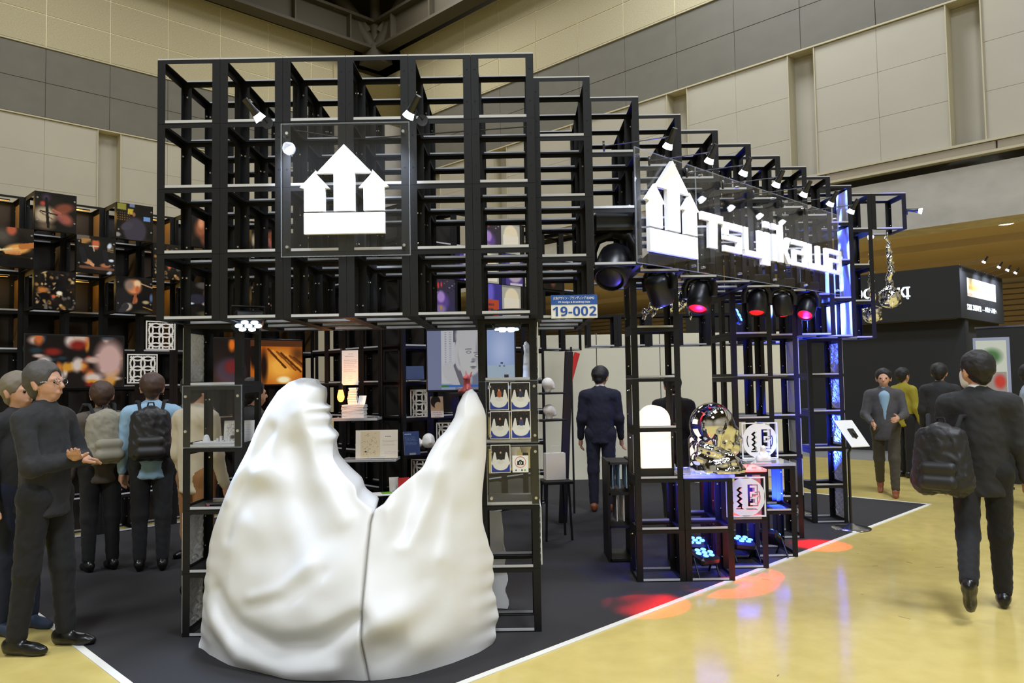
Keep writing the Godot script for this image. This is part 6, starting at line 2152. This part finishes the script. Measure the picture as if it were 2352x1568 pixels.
func build_items() -> void:
	var r := RandomNumberGenerator.new()
	r.seed = 12
	mat("sign_blue", srgb(42, 88, 170), 0.4)
	mat("text_blue", srgb(40, 84, 168), 0.4)
	mat("text_grey", srgb(90, 84, 80), 0.6)
	mat("navy_card", srgb(24, 46, 92), 0.5)
	mat("red_paint", srgb(200, 40, 36), 0.4)
	mat("green_print", srgb(110, 170, 40), 0.5)
	mat("pink_clay", srgb(196, 96, 96), 0.5)
	mat("plaster", srgb(232, 228, 224), 0.5)
	# ---- stand number plate
	var t := thing("stand_number_sign", "blue and white plate reading 19-002 on the frame edge", "sign", Vector3(2.493, 1.957, -0.36))
	var s := mb()
	bevel_box(s, Vector3(0, 0.074, -0.006), Vector3(0.294, 0.149, 0.01), 0.002)
	obj("plate", s, M.white_paint, t)
	s = mb()
	bx(s, -0.147, 0.147, 0.086, 0.1485, -0.0005, 0.0008)
	obj("blue_band", s, M.sign_blue, t)
	letters(t, "19-002", 0.082, M.text_blue, Vector3(0, 0.042, 0.001), "Droid Sans", 0.001, 1.12)
	write_strokes(t, ["hiro", "koku", "de", "za", "i", "n", "dot", "bu", "ra", "n", "de", "ii", "n", "gu"], Vector3(-0.132, 0.119, 0.0016), 0.0148, 0.018, 0.0022, M.white_paint)
	letters(t, "EXPO", 0.021, M.white_paint, Vector3(0.104, 0.1265, 0.001), "Droid Sans", 0.001, 0.95)
	letters(t, "PR Design & Branding Expo", 0.0155, M.white_paint, Vector3(0, 0.1025, 0.001), "Droid Sans", 0.001, 1.02)
	# ---- photos and cards on the right column
	var fr := thing("acrylic_door", "clear acrylic panel with four bag photos on the right column, upper one", "panel", gp(5.57, 3, -1) + Vector3(0, 0.008, 0.006))
	clear_panel(0.325, 0.385, 0.005, fr, Vector3(0, 0.192, 0))
	panel_bolts([Vector3(-0.14, 0.35, 0), Vector3(0.14, 0.35, 0), Vector3(-0.14, 0.04, 0), Vector3(0.14, 0.04, 0)], fr)
	fr = thing("acrylic_door", "clear acrylic panel with one bag photo and a camera card on the right column", "panel", gp(5.57, 2, -1) + Vector3(0, 0.008, 0.006))
	clear_panel(0.325, 0.365, 0.005, fr, Vector3(0, 0.185, 0))
	panel_bolts([Vector3(-0.14, 0.33, 0), Vector3(0.14, 0.33, 0), Vector3(-0.14, 0.04, 0), Vector3(0.14, 0.04, 0)], fr)
	var pz := -0.375 + 0.012
	for q in [[2.006, 1.383, 0, "upper left"], [2.141, 1.381, 1, "upper right"], [2.009, 1.201, 2, "lower left"], [2.142, 1.203, 3, "lower right"], [2.010, 0.990, 4, "below the other four, beside the camera card"]]:
		framed("small photo of visitors inside the white bag, " + q[3], 0.123, 0.175, bag_photo(q[2]), Vector3(q[0], q[1], pz), 0.0, "bag photos on the right column")
	t = thing("camera_card", "small white card with a camera icon in a red ring", "card", Vector3(2.134, 0.991, pz))
	s = mb()
	bx(s, -0.05, 0.05, 0, 0.105, -0.002, 0)
	obj("paper", s, M.white_paint, t)
	s = mb()
	for k in 32:
		var a0 := TAU * k / 32
		var a1 := TAU * (k + 1) / 32
		extrude(s, PackedVector2Array([Vector2(cos(a0), sin(a0)) * 0.032, Vector2(cos(a0), sin(a0)) * 0.035, Vector2(cos(a1), sin(a1)) * 0.035, Vector2(cos(a1), sin(a1)) * 0.032]), 0.0008, Transform3D(Basis(), Vector3(0, 0.064, 0)))
	obj("red_ring", s, M.red_paint, t)
	s = mb()
	bx(s, -0.02, 0.02, 0.046, 0.071, 0, 0.0008); bx(s, -0.008, 0.008, 0.071, 0.077, 0, 0.0008)
	obj("camera_icon", s, M.black_plastic, t)
	s = mb()
	cyl(s, Vector3(0, 0.058, 0.0005), Vector3(0, 0.058, 0.0012), 0.0085, 0.0085, 16)
	obj("icon_lens", s, M.white_paint, t)
	s = mb()
	cyl(s, Vector3(0, 0.058, 0.001), Vector3(0, 0.058, 0.0016), 0.0055, 0.0055, 16)
	obj("icon_pupil", s, M.black_plastic, t)
	for k in 4:
		s = mb()
		bx(s, -0.033 + k * 0.0187, -0.023 + k * 0.0187, 0.008, 0.018, 0, 0.0006)
		obj("badge_icon", s, [M.text_blue, M.white_card, M.navy_card, M.green_print][k], t)
	# plaster hands behind the glass and above it
	for q in [[Vector3(2.09, 0.99, -0.66), 0.8, "white plaster hand with spread fingers behind the camera card"], [Vector3(2.19, 1.575, -0.62), 1.1, "white plaster hand standing on top of the right column shelf"]]:
		var hb := [[Vector3(0, 0.0, 0), Vector3(0, 0.08, 0), 0.03, 0.024]]
		hb.append_array(hand_bones(Vector3(0, 0.08, 0), Vector3(0.15, 0.98, 0).normalized(), Vector3(1, 0, 0), 0.15))
		t = thing("plaster_sculpture", q[2], "plaster hand", q[0], q[1])
		inst("hand", net_mesh([net(hb, 0.006, 0.01, [], 0.0, [0.0, 1.0])], M.plaster), t)
	t = thing("plaster_bust", "white plaster cartoon head behind the lower glass of the right column", "plaster head", Vector3(2.17, 1.1, -0.52), 0.4)
	inst("head", net_mesh([net([[Vector3(0, 0.07, 0), Vector3(0, 0.07, 0), 0.05, 0.05], [Vector3(0.02, 0.1, 0.03), Vector3(0.03, 0.1, 0.03), 0.026, 0.02], [Vector3(0, 0, 0), Vector3(0, 0.03, 0), 0.03, 0.03]], 0.006, 0.02, [], 0.0, [0.0, 1.0])], M.plaster), t)
	for q in [["lower shelf board in the right column", gp(5.5, 2, -1.5)], ["upper shelf board in the right column", gp(5.5, 4, -1.5)], ["shelf board in the left column under the small model", gp(0.5, 3, -1.5)], ["shelf board in the left column under the flat box", gp(0.5, 2, -1.5)], ["lowest shelf board in the left column", gp(0.5, 1, -1.5)]]:
		t = thing("shelf_board", q[0], "shelf", q[1] + Vector3(0, 0.007, 0))
		s = mb()
		bx(s, -G / 2 + 0.01, G / 2 - 0.01, 0.0, 0.008, -G / 2 + 0.01, G / 2 - 0.01)
		obj("board", s, M.black_steel, t)
	# ---- left column exhibits
	fr = thing("acrylic_door", "clear acrylic panel on the left column in front of the small white model", "panel", gp(0.5, 3, -1) + Vector3(0, 0.008, 0.006))
	clear_panel(0.37, 0.385, 0.005, fr, Vector3(0, 0.192, 0))
	panel_bolts([Vector3(-0.165, 0.32, 0), Vector3(0.165, 0.32, 0), Vector3(-0.165, 0.1, 0), Vector3(0.165, 0.1, 0)], fr)
	t = thing("white_model", "small white model on a pale base behind the left acrylic panel", "model", gp(0.5, 3, -1.35) + Vector3(0, 0.0155, 0))
	s = mb()
	bevel_box(s, Vector3(-0.02, 0.008, 0), Vector3(0.27, 0.016, 0.12), 0.003)
	obj("base", s, M.white_paint, t)
	inst("dome_house", net_mesh([net([[Vector3(-0.09, 0.02, 0), Vector3(-0.09, 0.045, 0), 0.024, 0.018], [Vector3(-0.08, 0.02, 0.01), Vector3(-0.08, 0.03, 0.01), 0.02, 0.016]], 0.005, 0.01)], M.white_gloss), t)
	s = mb()
	for k in 7: bevel_box(s, Vector3(-0.03 + k * 0.018, 0.02 + 0.006 * (k % 3), 0.01 * (k % 2)), Vector3(0.014, 0.012 + 0.014 * (k % 3), 0.02), 0.002)
	obj("small_blocks", s, M.white_gloss, t)
	var im := canvas(128, 96, srgb(236, 230, 220))
	for k in 26: strip(im, 0.08 + r.randf() * 0.36, 0.1 + r.randf() * 0.7, 0.08 + r.randf() * 0.36, 0.1 + r.randf() * 0.7, 0.004, srgb(150, 140, 126))
	blob(im, 0.3, 0.75, 0.12, 0.12, srgb(70, 60, 56), 0.6)
	text_lines(im, 0.58, 0.2, 0.92, 5, 0.11, srgb(160, 154, 146), r, 0.02)
	card("open_book", "open white booklet with a sketch standing in the left column", "booklet", 0.2, 0.145, picture("print_booklet", im, 0.6), gp(0.72, 3, -1.62) + Vector3(0, 0.016, 0), 0.0, 0.12)
	t = thing("flat_box", "flat metal box lying on the left column shelf", "box", gp(0.44, 2, -1.4) + Vector3(0, 0.016, 0), 0.2)
	s = mb()
	bevel_box(s, Vector3(0, 0.012, 0), Vector3(0.14, 0.02, 0.1), 0.004)
	obj("lid", s, M.steel_shine, t)
	for sx in [-1.0, 1.0]:
		s = mb()
		bevel_box(s, Vector3(sx * 0.05, 0.004, 0.045), Vector3(0.02, 0.01, 0.015), 0.002)
		obj("foot", s, M.pink_clay, t)
	# ---- shelf wall exhibits
	im = canvas(96, 176, srgb(244, 240, 234))
	text_lines(im, 0.4, 0.1, 0.7, 1, 0.1, srgb(190, 140, 110), r, 0.02)
	text_lines(im, 0.2, 0.17, 0.85, 1, 0.1, srgb(190, 150, 120), r, 0.02)
	text_lines(im, 0.14, 0.28, 0.98, 5, 0.05, srgb(140, 130, 124), r, 0.014)
	text_lines(im, 0.14, 0.56, 0.9, 2, 0.05, srgb(140, 130, 124), r, 0.014)
	text_lines(im, 0.4, 0.74, 0.7, 3, 0.06, srgb(150, 140, 130), r, 0.014)
	poster("hanging_notice", "tall white notice with small print hanging on the shelf wall", "notice", 0.205, 0.375, picture("print_notice", im, 0.6), Vector3(0.322, 1.547, -3.84), -0.35)
	slab("clear acrylic slab under the stack of white plates", Vector3(0.41, 1.172, -3.72), Vector3(0.5, 0.028, 0.3))
	for k in 14:
		t = thing("white_plate", "thin white plate in the big square stack on the acrylic slab", "plate", Vector3(0.394 + r.randf_range(-0.004, 0.004), 1.201 + k * 0.0098, -3.72), r.randf_range(-0.04, 0.04), "stacked white plates")
		s = mb()
		bevel_box(s, Vector3(0, 0.004, 0), Vector3(0.235, 0.0075, 0.2), 0.001)
		obj("plate", s, M.white_paint, t)
	for k in 10:
		t = thing("white_plate", "small white plate in the narrow tower on top of the stack", "plate", Vector3(0.378 + r.randf_range(-0.006, 0.006), 1.339 + k * 0.018, -3.72), r.randf_range(-0.2, 0.2), "tower of small white plates")
		s = mb()
		bevel_box(s, Vector3(0, 0.0085, 0), Vector3(0.1 - 0.002 * k, 0.015, 0.1), 0.001)
		obj("plate", s, M.white_paint, t)
	card("white_card", "small white card leaning on the plate stack", "card", 0.085, 0.1, M.white_paint, Vector3(0.47, 1.339, -3.69), -0.3, 0.4)
	t = thing("edison_bulb", "lit glass filament bulb hanging on a black cord above the white plates", "bulb", Vector3(0.275, 1.37, -3.6))
	s = mb()
	lathe(s, [Vector2(0.0, 0.0), Vector2(0.018, 0.004), Vector2(0.034, 0.028), Vector2(0.038, 0.055), Vector2(0.032, 0.09), Vector2(0.02, 0.13)], 16)
	obj("bulb_glass", s, M.bulb_glow, t)
	s = mb()
	cyl(s, Vector3(0, 0.128, 0), Vector3(0, 0.19, 0), 0.021, 0.021, 14)
	obj("socket", s, M.black_plastic, t)
	s = mb()
	tube(s, [Vector3(0, 0.19, 0), Vector3(-0.005, 0.35, 0), Vector3(0, 0.58, 0)], 0.004, 6)
	obj("cord", s, M.black_plastic, t)
	var l := OmniLight3D.new()
	l.name = "bulb_light"
	l.light_color = Color(1.0, 0.6, 0.3)
	l.light_energy = 0.16
	l.light_size = 0.03
	l.omni_range = 6.0
	l.shadow_enabled = true
	t.add_child(l)
	l.position = Vector3(0, 0.06, 0)
	slab("clear acrylic slab under the open drawing book", Vector3(0.62, 0.772, -3.42), Vector3(0.56, 0.024, 0.3))
	im = canvas(192, 128, srgb(240, 226, 206))
	rect(im, 0.12, 0.04, 0.58, 0.97, srgb(226, 206, 168))
	for k in 46:
		var x := 0.15 + r.randf() * 0.36
		var y := 0.08 + r.randf() * 0.8
		strip(im, x, y, x + r.randf_range(-0.06, 0.06), y + r.randf_range(-0.06, 0.06), 0.003, srgb(150, 124, 90))
	blob(im, 0.24, 0.76, 0.025, 0.03, srgb(20, 18, 18), 0.3)
	text_lines(im, 0.7, 0.22, 0.86, 1, 0.1, srgb(60, 56, 54), r, 0.025); text_lines(im, 0.64, 0.37, 0.98, 2, 0.045, srgb(110, 104, 98), r, 0.015); text_lines(im, 0.64, 0.5, 0.98, 2, 0.04, srgb(150, 144, 136), r, 0.012); text_lines(im, 0.68, 0.78, 0.96, 2, 0.045, srgb(150, 144, 136), r, 0.012)
	card("drawing_book", "wide cream book open at a page of line drawings", "book", 0.43, 0.285, picture("print_drawings", im, 0.6), Vector3(0.69, 0.8, -3.36), 0.0, 0.08)
	im = canvas(64, 96, srgb(26, 50, 98))
	text_lines(im, 0.08, 0.1, 0.6, 1, 0.1, srgb(230, 236, 246), r, 0.05); text_lines(im, 0.08, 0.24, 0.9, 7, 0.055, srgb(200, 210, 230), r, 0.018)
	card("blue_leaflet", "dark blue leaflet with white print on the shelf wall", "leaflet", 0.17, 0.245, picture("print_leaflet", im, 0.5), Vector3(1.03, 0.81, -3.56), 0.45, 0.2)
	im = canvas(64, 96, srgb(226, 190, 160))
	blob(im, 0.4, 0.25, 0.4, 0.3, srgb(30, 26, 30), 0.1); blob(im, 0.6, 0.45, 0.3, 0.2, srgb(236, 200, 160), 0.1); rect(im, 0.0, 0.7, 1.0, 1.0, srgb(238, 232, 228)); text_lines(im, 0.15, 0.75, 0.95, 2, 0.1, srgb(200, 60, 50), r, 0.05)
	card("picture_leaflet", "leaflet with a dark and orange picture leaning on the shelf wall", "leaflet", 0.14, 0.23, picture("print_leaflet_two", im, 0.5), Vector3(1.265, 1.18, -3.86), 0.3, 0.2)
	card("picture_leaflet", "red and white magazine low on the shelf wall", "magazine", 0.12, 0.15, M.red_paint, Vector3(0.93, 0.42, -3.62), 0.3, 0.25)
	card("picture_leaflet", "pale magazine beside the red one on the shelf wall", "magazine", 0.1, 0.15, M.white_card, Vector3(0.82, 0.42, -3.66), 0.3, 0.25)
	t = thing("flyer", "white and green flyer lying flat on the low shelf", "flyer", Vector3(0.72, 0.432, -3.34), 0.3)
	s = mb()
	bevel_box(s, Vector3(0, 0.008, 0), Vector3(0.28, 0.014, 0.2), 0.002)
	obj("paper_stack", s, M.white_paint, t)
	s = mb()
	bx(s, 0.02, 0.13, 0.0152, 0.0162, -0.09, 0.06)
	obj("green_print", s, M.green_print, t)
	lattice_panel("white lattice panel on the shelf wall beside the leaflet", Vector3(1.06, 1.185, -3.9), -PI / 4 + 0.5, 0.2, 0.3)
	lattice_panel("white lattice panel lower on the shelf wall", Vector3(1.34, 0.9, -3.92), -PI / 4 + 0.6, 0.2, 0.22)
	lattice_panel("white lattice panel near the floor of the shelf wall", Vector3(1.06, 0.5, -3.9), -PI / 4 + 0.5, 0.2, 0.23)
	lattice_panel("white lattice panel on the photo wall above the heads", Vector3(-6.93 * G, 0, -7.96 * G) + Vector3(1, 0, -1).normalized() * (3.22 * G) + Vector3(1, 0, 1).normalized() * 0.02 + Vector3(0, 5.02 * H, 0), PI / 4, 0.31, 0.31)
	lattice_panel("white lattice panel beside the orange television", Vector3(-6.93 * G, 0, -7.96 * G) + Vector3(1, 0, -1).normalized() * (2.72 * G) + Vector3(1, 0, 1).normalized() * 0.02 + Vector3(0, 4.1 * H, 0), PI / 4, 0.31, 0.31)
	t = thing("plaster_mask", "pale plaster mask lying on the shelf wall behind the bag", "mask", Vector3(1.17, 0.86, -3.8), 0.4)
	inst("mask", net_mesh([net([[Vector3(0, 0.06, 0), Vector3(0, 0.09, 0), 0.07, 0.065], [Vector3(0, 0.06, 0.07), Vector3(0, 0.08, 0.065), 0.012, 0.012], [Vector3(-0.11, 0.05, -0.05), Vector3(-0.11, 0.06, -0.05), 0.055, 0.05]], 0.007, 0.02, [], 0.0, [0.0, 1.0])], M.plaster), t)
	t = thing("laptop", "open dark laptop on the shelf wall", "laptop", Vector3(1.04, 1.578, -3.84), 0.3)
	s = mb()
	bevel_box(s, Vector3(0, 0.008, 0), Vector3(0.2, 0.014, 0.14), 0.003)
	obj("keyboard_deck", s, M.steel_shine, t)
	s = mb()
	box(s, Vector3(0, 0.09, -0.09), Vector3(0.2, 0.15, 0.008), Basis(Vector3.RIGHT, -0.25))
	obj("lid", s, M.navy_card, t)
	t = thing("pink_dragon_figure", "small pink clay dragon figure in front of the large screen", "figurine", Vector3(1.615, 1.455, -3.42), -0.6)
	inst("figure", net_mesh([net([[Vector3(0, 0.02, 0), Vector3(0, 0.08, 0), 0.05, 0.035], [Vector3(0, 0.08, 0), Vector3(0.02, 0.14, 0.02), 0.03, 0.035], [Vector3(0.03, 0.15, 0.05), Vector3(0.03, 0.145, 0.08), 0.025, 0.018], [Vector3(0.0, 0.17, 0.0), Vector3(-0.02, 0.22, -0.01), 0.012, 0.004], [Vector3(0.045, 0.17, 0.0), Vector3(0.06, 0.21, -0.01), 0.012, 0.004], [Vector3(-0.04, 0.02, 0), Vector3(-0.09, 0.01, 0.02), 0.03, 0.012], [Vector3(0.03, 0.06, 0.03), Vector3(0.06, 0.03, 0.07), 0.016, 0.012]], 0.006, 0.015, [], 0.004)], M.pink_clay), t)
	s = mb()
	bevel_box(s, Vector3(0, -0.02, 0), Vector3(0.3, 0.03, 0.2), 0.004)
	obj("plinth", s, M.black_plastic, t)
	# ---- behind the right column, in the passage
	t = thing("paper_bag", "white paper carrier bag standing on a black stool in the passage", "paper bag", Vector3(2.49, 0.58, -3.2), 0.2)
	s = mb()
	box(s, Vector3(0, 0.13, 0), Vector3(0.2, 0.26, 0.1))
	obj("bag", s, M.white_card, t)
	s = mb()
	tube(s, [Vector3(-0.05, 0.26, 0.05), Vector3(-0.04, 0.33, 0.05), Vector3(0.04, 0.33, 0.05), Vector3(0.05, 0.26, 0.05)], 0.004, 6)
	obj("handle", s, M.white_card, t)
	t = thing("stool", "black stool under the white paper bag", "stool", Vector3(2.49, 0, -3.2), 0.2)
	s = mb()
	bevel_box(s, Vector3(0, 0.56, 0), Vector3(0.3, 0.03, 0.3), 0.005)
	obj("seat", s, M.black_steel, t)
	for sx in [-1.0, 1.0]:
		for sz in [-1.0, 1.0]:
			s = mb()
			cyl(s, Vector3(sx * 0.13, 0, sz * 0.13), Vector3(sx * 0.11, 0.545, sz * 0.11), 0.012, 0.012, 8)
			obj("leg", s, M.black_steel, t)
	for q in [[Vector3(2.44, 1.44, -3.3), "pale plaster head on the passage shelf, upper one"], [Vector3(2.45, 1.17, -3.3), "pale plaster head on the passage shelf, lower one"]]:
		t = thing("plaster_bust", q[1], "plaster head", q[0], 0.5)
		inst("head", net_mesh([net([[Vector3(0, 0.09, 0), Vector3(0, 0.09, 0), 0.06, 0.06], [Vector3(0.03, 0.07, 0.03), Vector3(0.04, 0.05, 0.04), 0.03, 0.02], [Vector3(0, 0, 0), Vector3(0, 0.04, 0), 0.03, 0.035]], 0.008, 0.02, [], 0.0, [0.0, 1.0])], M.plaster), t)
		s = mb()
		bevel_box(s, Vector3(0, -0.01, 0), Vector3(0.3, 0.018, 0.2), 0.003)
		obj("shelf_plate", s, M.black_steel, t)
	t = thing("leaning_board", "tall black board leaning in the passage", "board", Vector3(2.6, 0, -3.9), 0.3)
	s = mb()
	var lb := Basis(Vector3(0, 0, 1), -0.06)
	bevel_box(s, lb * Vector3(0, 0.95, 0), Vector3(0.1, 1.86, 0.02), 0.008, lb)
	obj("board", s, M.black_plastic, t)
	t = thing("red_paddle", "narrow red paddle hanging on a black pole in the passage", "paddle", Vector3(2.78, 0, -4.6), 0.2)
	s = mb()
	cyl(s, Vector3(0, 0, 0), Vector3(0, 1.95, 0), 0.012, 0.012, 8)
	obj("pole", s, M.black_plastic, t)
	s = mb()
	lb = Basis(Vector3(0, 0, 1), -0.3)
	bevel_box(s, Vector3(0.02, 1.72, 0.02), Vector3(0.07, 0.34, 0.016), 0.007, lb)
	obj("blade", s, M.red_paint, t)
	# low rack of sheets left of the lamp column
	t = thing("sheet_rack", "low dark rack with pale sheets in the passage beside the lamp column", "rack", Vector3(3.0, 0, -2.35), 0.0)
	s = mb()
	for x in [-0.1, 0.1]: bx(s, x - 0.012, x + 0.012, 0, 0.86, -0.2, 0.2)
	for y in [0.02, 0.3, 0.58, 0.84]: bx(s, -0.1, 0.1, y - 0.01, y + 0.01, -0.2, 0.2)
	obj("rack_frame", s, M.black_steel, t)
	for k in 5:
		s = mb()
		bevel_box(s, Vector3(-0.06 + k * 0.03, 0.45 if k % 2 else 0.73, 0.02), Vector3(0.006, 0.22, 0.28), 0.001)
		obj("sheet", s, M.white_card if k % 2 else M.cloth_blue, t)
	# cables lying in the canopy
	for q in [[Vector3(0.7, 8 * H + 0.0, -0.1), Vector3(1.2, 8 * H - 0.06, -0.15), Vector3(2.2, 8 * H - 0.02, -0.1), "thin black cable strung across the front canopy"], [Vector3(1.95, 5 * H + 0.03, -0.45), Vector3(2.1, 5 * H + 0.08, -0.5), Vector3(2.2, 5 * H + 0.03, -0.5), "loop of black cable on the right end of the front canopy"]]:
		var cv := Curve3D.new()
		cv.add_point(q[0], Vector3.ZERO, (q[1] - q[0]) * 0.5)
		cv.add_point(q[1], Vector3(-0.15, 0, 0), Vector3(0.15, 0, 0))
		cv.add_point(q[2], (q[1] - q[2]) * 0.4, Vector3.ZERO)
		s = mb()
		tube(s, Array(cv.tessellate(4, 4)), 0.004, 6)
		one("cable", s, M.black_plastic, q[3], "cable")

# ---------------------------------------------------------------- what stands around the booth
func build_neighbours() -> void:
	mat("booth_black", srgb(30, 31, 34), 0.7)
	mat("partition", srgb(222, 216, 192), 0.6)
	glow("sign_letter_glow", Color(0.92, 0.96, 1.0), 1.3)
	# cream partition across the rear passage
	var t := thing("partition_wall", "cream exhibition partition closing the rear passage", "partition", Vector3(4.4, 0, -7.6))
	for k in 4:
		var s := mb()
		bevel_box(s, Vector3(-1.5 + k * 0.995, 1.13, 0), Vector3(0.985, 2.26, 0.04), 0.004)
		obj("panel", s, M.partition, t)
		s = mb()
		cyl(s, Vector3(-1.0 + k * 0.995, 0, 0), Vector3(-1.0 + k * 0.995, 2.28, 0), 0.02, 0.02, 8)
		obj("post", s, M.steel_shine, t)
	# black neighbouring booth
	var c0 := Vector3(10.54, 0, -9.98)
	t = thing("black_booth", "black neighbouring booth with white letters on its fascia", "booth", c0, -PI / 4)
	# local x runs (1,0,1): the lettered face spans x < 0; the picture face runs along local -z
	var s := mb()
	bx(s, -6.0, 0.0, 2.6, 3.6, -0.15, 0.0)
	obj("fascia", s, M.booth_black, t)
	s = mb()
	bx(s, -0.15, 0.0, 2.6, 3.6, -3.1, -0.15)
	obj("fascia", s, M.booth_black, t)
	s = mb()
	bx(s, -6.0, -0.02, 0.0, 2.6, -0.5, -0.3)
	obj("inner_wall", s, M.booth_black, t)
	s = mb()
	bx(s, -0.3, -0.1, 0.0, 2.6, -3.1, -0.5)
	obj("inner_wall", s, M.booth_black, t)
	s = mb()
	bx(s, -6.0, 0.0, 3.5, 3.58, -3.1, -0.15)
	obj("roof_board", s, M.booth_black, t)
	for q in [["O", -1.88, 0.28], ["C", -1.70, 0.28], ["K", -1.05, 0.28], ["I", -0.925, 0.28]]:
		letters(t, q[0], q[2], M.sign_letter_glow, Vector3(q[1], 3.2 if q[1] < -1.5 else 3.17, 0.006), "Droid Sans", 0.012)
	for q in [["I", -1.76], ["T", -1.45], ["I", -1.3], ["N", -1.135], ["G", -0.93]]:
		letters(t, q[0], 0.075, M.sign_letter_glow, Vector3(q[1], 3.055, 0.006), "Droid Sans", 0.01)
	# picture face
	var side := Node3D.new()
	side.name = "picture_face"
	t.add_child(side)
	side.rotation.y = PI / 2
	var im := canvas(160, 48, srgb(250, 240, 216))
	blob(im, 0.25, 0.4, 0.3, 0.5, srgb(250, 206, 120), 0.8); blob(im, 0.8, 0.5, 0.25, 0.5, srgb(240, 244, 252), 0.8); rect(im, 0.0, 0.82, 1.0, 1.0, srgb(236, 190, 170))
	var r := RandomNumberGenerator.new()
	r.seed = 8
	text_lines(im, 0.06, 0.45, 0.26, 1, 0.1, srgb(230, 170, 70), r, 0.2); text_lines(im, 0.28, 0.35, 0.48, 3, 0.12, srgb(190, 140, 60), r, 0.06); text_lines(im, 0.66, 0.4, 0.96, 1, 0.1, srgb(110, 130, 180), r, 0.26)
	s = mb()
	quad(s, Vector3(0.44, 3.04, 0.004), Vector3(2.5, 3.04, 0.004), Vector3(2.5, 3.4, 0.004), Vector3(0.44, 3.4, 0.004), Vector3(0, 0, 1))
	obj("picture_print", s, picture("print_banner", im, 0.5), side)
	letters(side, "12K 360VR —", 0.15, M.sign_letter_glow, Vector3(0.98, 2.83, 0.004), "Droid Serif", 0.006, 1.25)
	write_strokes(side, ["ei", "zo", "ka", "rah", "in", "satsu", "he"], Vector3(1.62, 2.79, 0.006), 0.13, 0.1, 0.011, M.sign_letter_glow)
	var d1 := Vector3(1, 0, -1).normalized()
	var n2 := Vector3(1, 0, 1).normalized()
	for i in 4:
		var x: float = [0.05, 1.1, 1.75, 2.4][i]
		var p := c0 + d1 * x + Vector3(0, 3.58, 0)
		var nm: String = ["nearest the corner", "second from the corner", "third from the corner", "farthest from the corner"][i]
		spot_lamp("small lit arm lamp above the neighbouring picture, " + nm, p, p + n2 * 0.42 + Vector3(0, 0.06, 0), p + d1 * 0.1 + Vector3(0, -0.5, 0), 1.6, "arm lamps of the black booth", 55.0)
	# dark low wall of another booth at the right edge, with a framed poster in front
	t = thing("dark_booth", "dark booth wall with a pale top edge at the right edge", "booth", Vector3(9.6, 0, -5.9), -PI / 4)
	s = mb()
	bx(s, -1.1, 3.0, 0, 2.2, -0.12, 0)
	obj("wall_panel", s, M.booth_black, t)
	s = mb()
	bx(s, -1.12, 3.0, 2.2, 2.225, -0.14, 0.01)
	obj("top_edge", s, M.steel_shine, t)
	im = canvas(96, 150, srgb(150, 158, 190))
	rect(im, 0.08, 0.05, 0.92, 0.95, srgb(206, 212, 206)); blob(im, 0.5, 0.3, 0.36, 0.16, srgb(70, 116, 70), 0.6); blob(im, 0.4, 0.36, 0.2, 0.08, srgb(120, 150, 96), 0.6); rect(im, 0.1, 0.55, 0.9, 0.9, srgb(160, 150, 150)); blob(im, 0.7, 0.7, 0.2, 0.14, srgb(200, 60, 50), 0.5)
	var ps := poster("framed_poster", "pale framed poster with green foliage behind the walking man", "poster", 0.43, 0.86, picture("print_foliage", im, 0.4), Vector3(8.61, 1.18, -6.0), -0.4)
	s = mb()
	cyl(s, Vector3(0, -1.18, -0.03), Vector3(0, 0.02, -0.03), 0.02, 0.02, 8)
	obj("stand_pole", s, M.black_plastic, ps)
	s = mb()
	cyl(s, Vector3(0, -1.184, -0.03), Vector3(0, -1.165, -0.03), 0.2, 0.2, 20)
	obj("stand_base", s, M.black_plastic, ps)
	# grey carpet of the booths beyond the far aisle
	t = thing("far_carpet", "light grey carpet of the booths beyond the far aisle", "carpet", c0 + Vector3(0, -0.004, 0), -PI / 4)
	s = mb()
	bx(s, -9.0, 1.0, 0.0, 0.003, -3.0, 1.6)
	obj("carpet_sheet", s, M.far_carpet, t)
	# round downlights in the gallery soffit
	glow("downlight_glow", Color(1.0, 0.97, 0.9), 5.0)
	var wr := Basis(Vector3.UP, -PI / 4)
	for i in 5:
		var p: Vector3 = Vector3(-3.8, 0, -30.5) + wr * Vector3([24.0, 20.0, 28.0, 16.0, 12.0][i], 5.4, -2.3)
		var dl := thing("downlight", "round recessed downlight in the gallery soffit, " + ["right of the chrome drips", "behind the sign end", "far right", "behind the stepped canopy", "deep behind the canopy"][i], "downlight", p, 0.0, "gallery downlights")
		s = mb()
		cyl(s, Vector3(0, -0.03, 0), Vector3(0, 0.0, 0), 0.22, 0.22, 20)
		obj("trim_ring", s, M.white_paint, dl)
		s = mb()
		cyl(s, Vector3(0, -0.04, 0), Vector3(0, -0.031, 0), 0.17, 0.17, 20)
		obj("lamp_disc", s, M.downlight_glow, dl)
		var l := SpotLight3D.new()
		l.name = "lamp_light"
		l.light_color = Color(1.0, 0.93, 0.8)
		l.light_energy = 14.0
		l.light_size = 0.15
		l.spot_range = 20.0
		l.spot_angle = 70.0
		l.shadow_enabled = true
		dl.add_child(l)
		l.position = Vector3(0, -0.06, 0)
		l.rotation.x = -PI / 2

func build_rest() -> void:
	build_signs()
	build_bag()
	build_walls()
	build_right()
	build_people()
	build_items()
	build_neighbours()
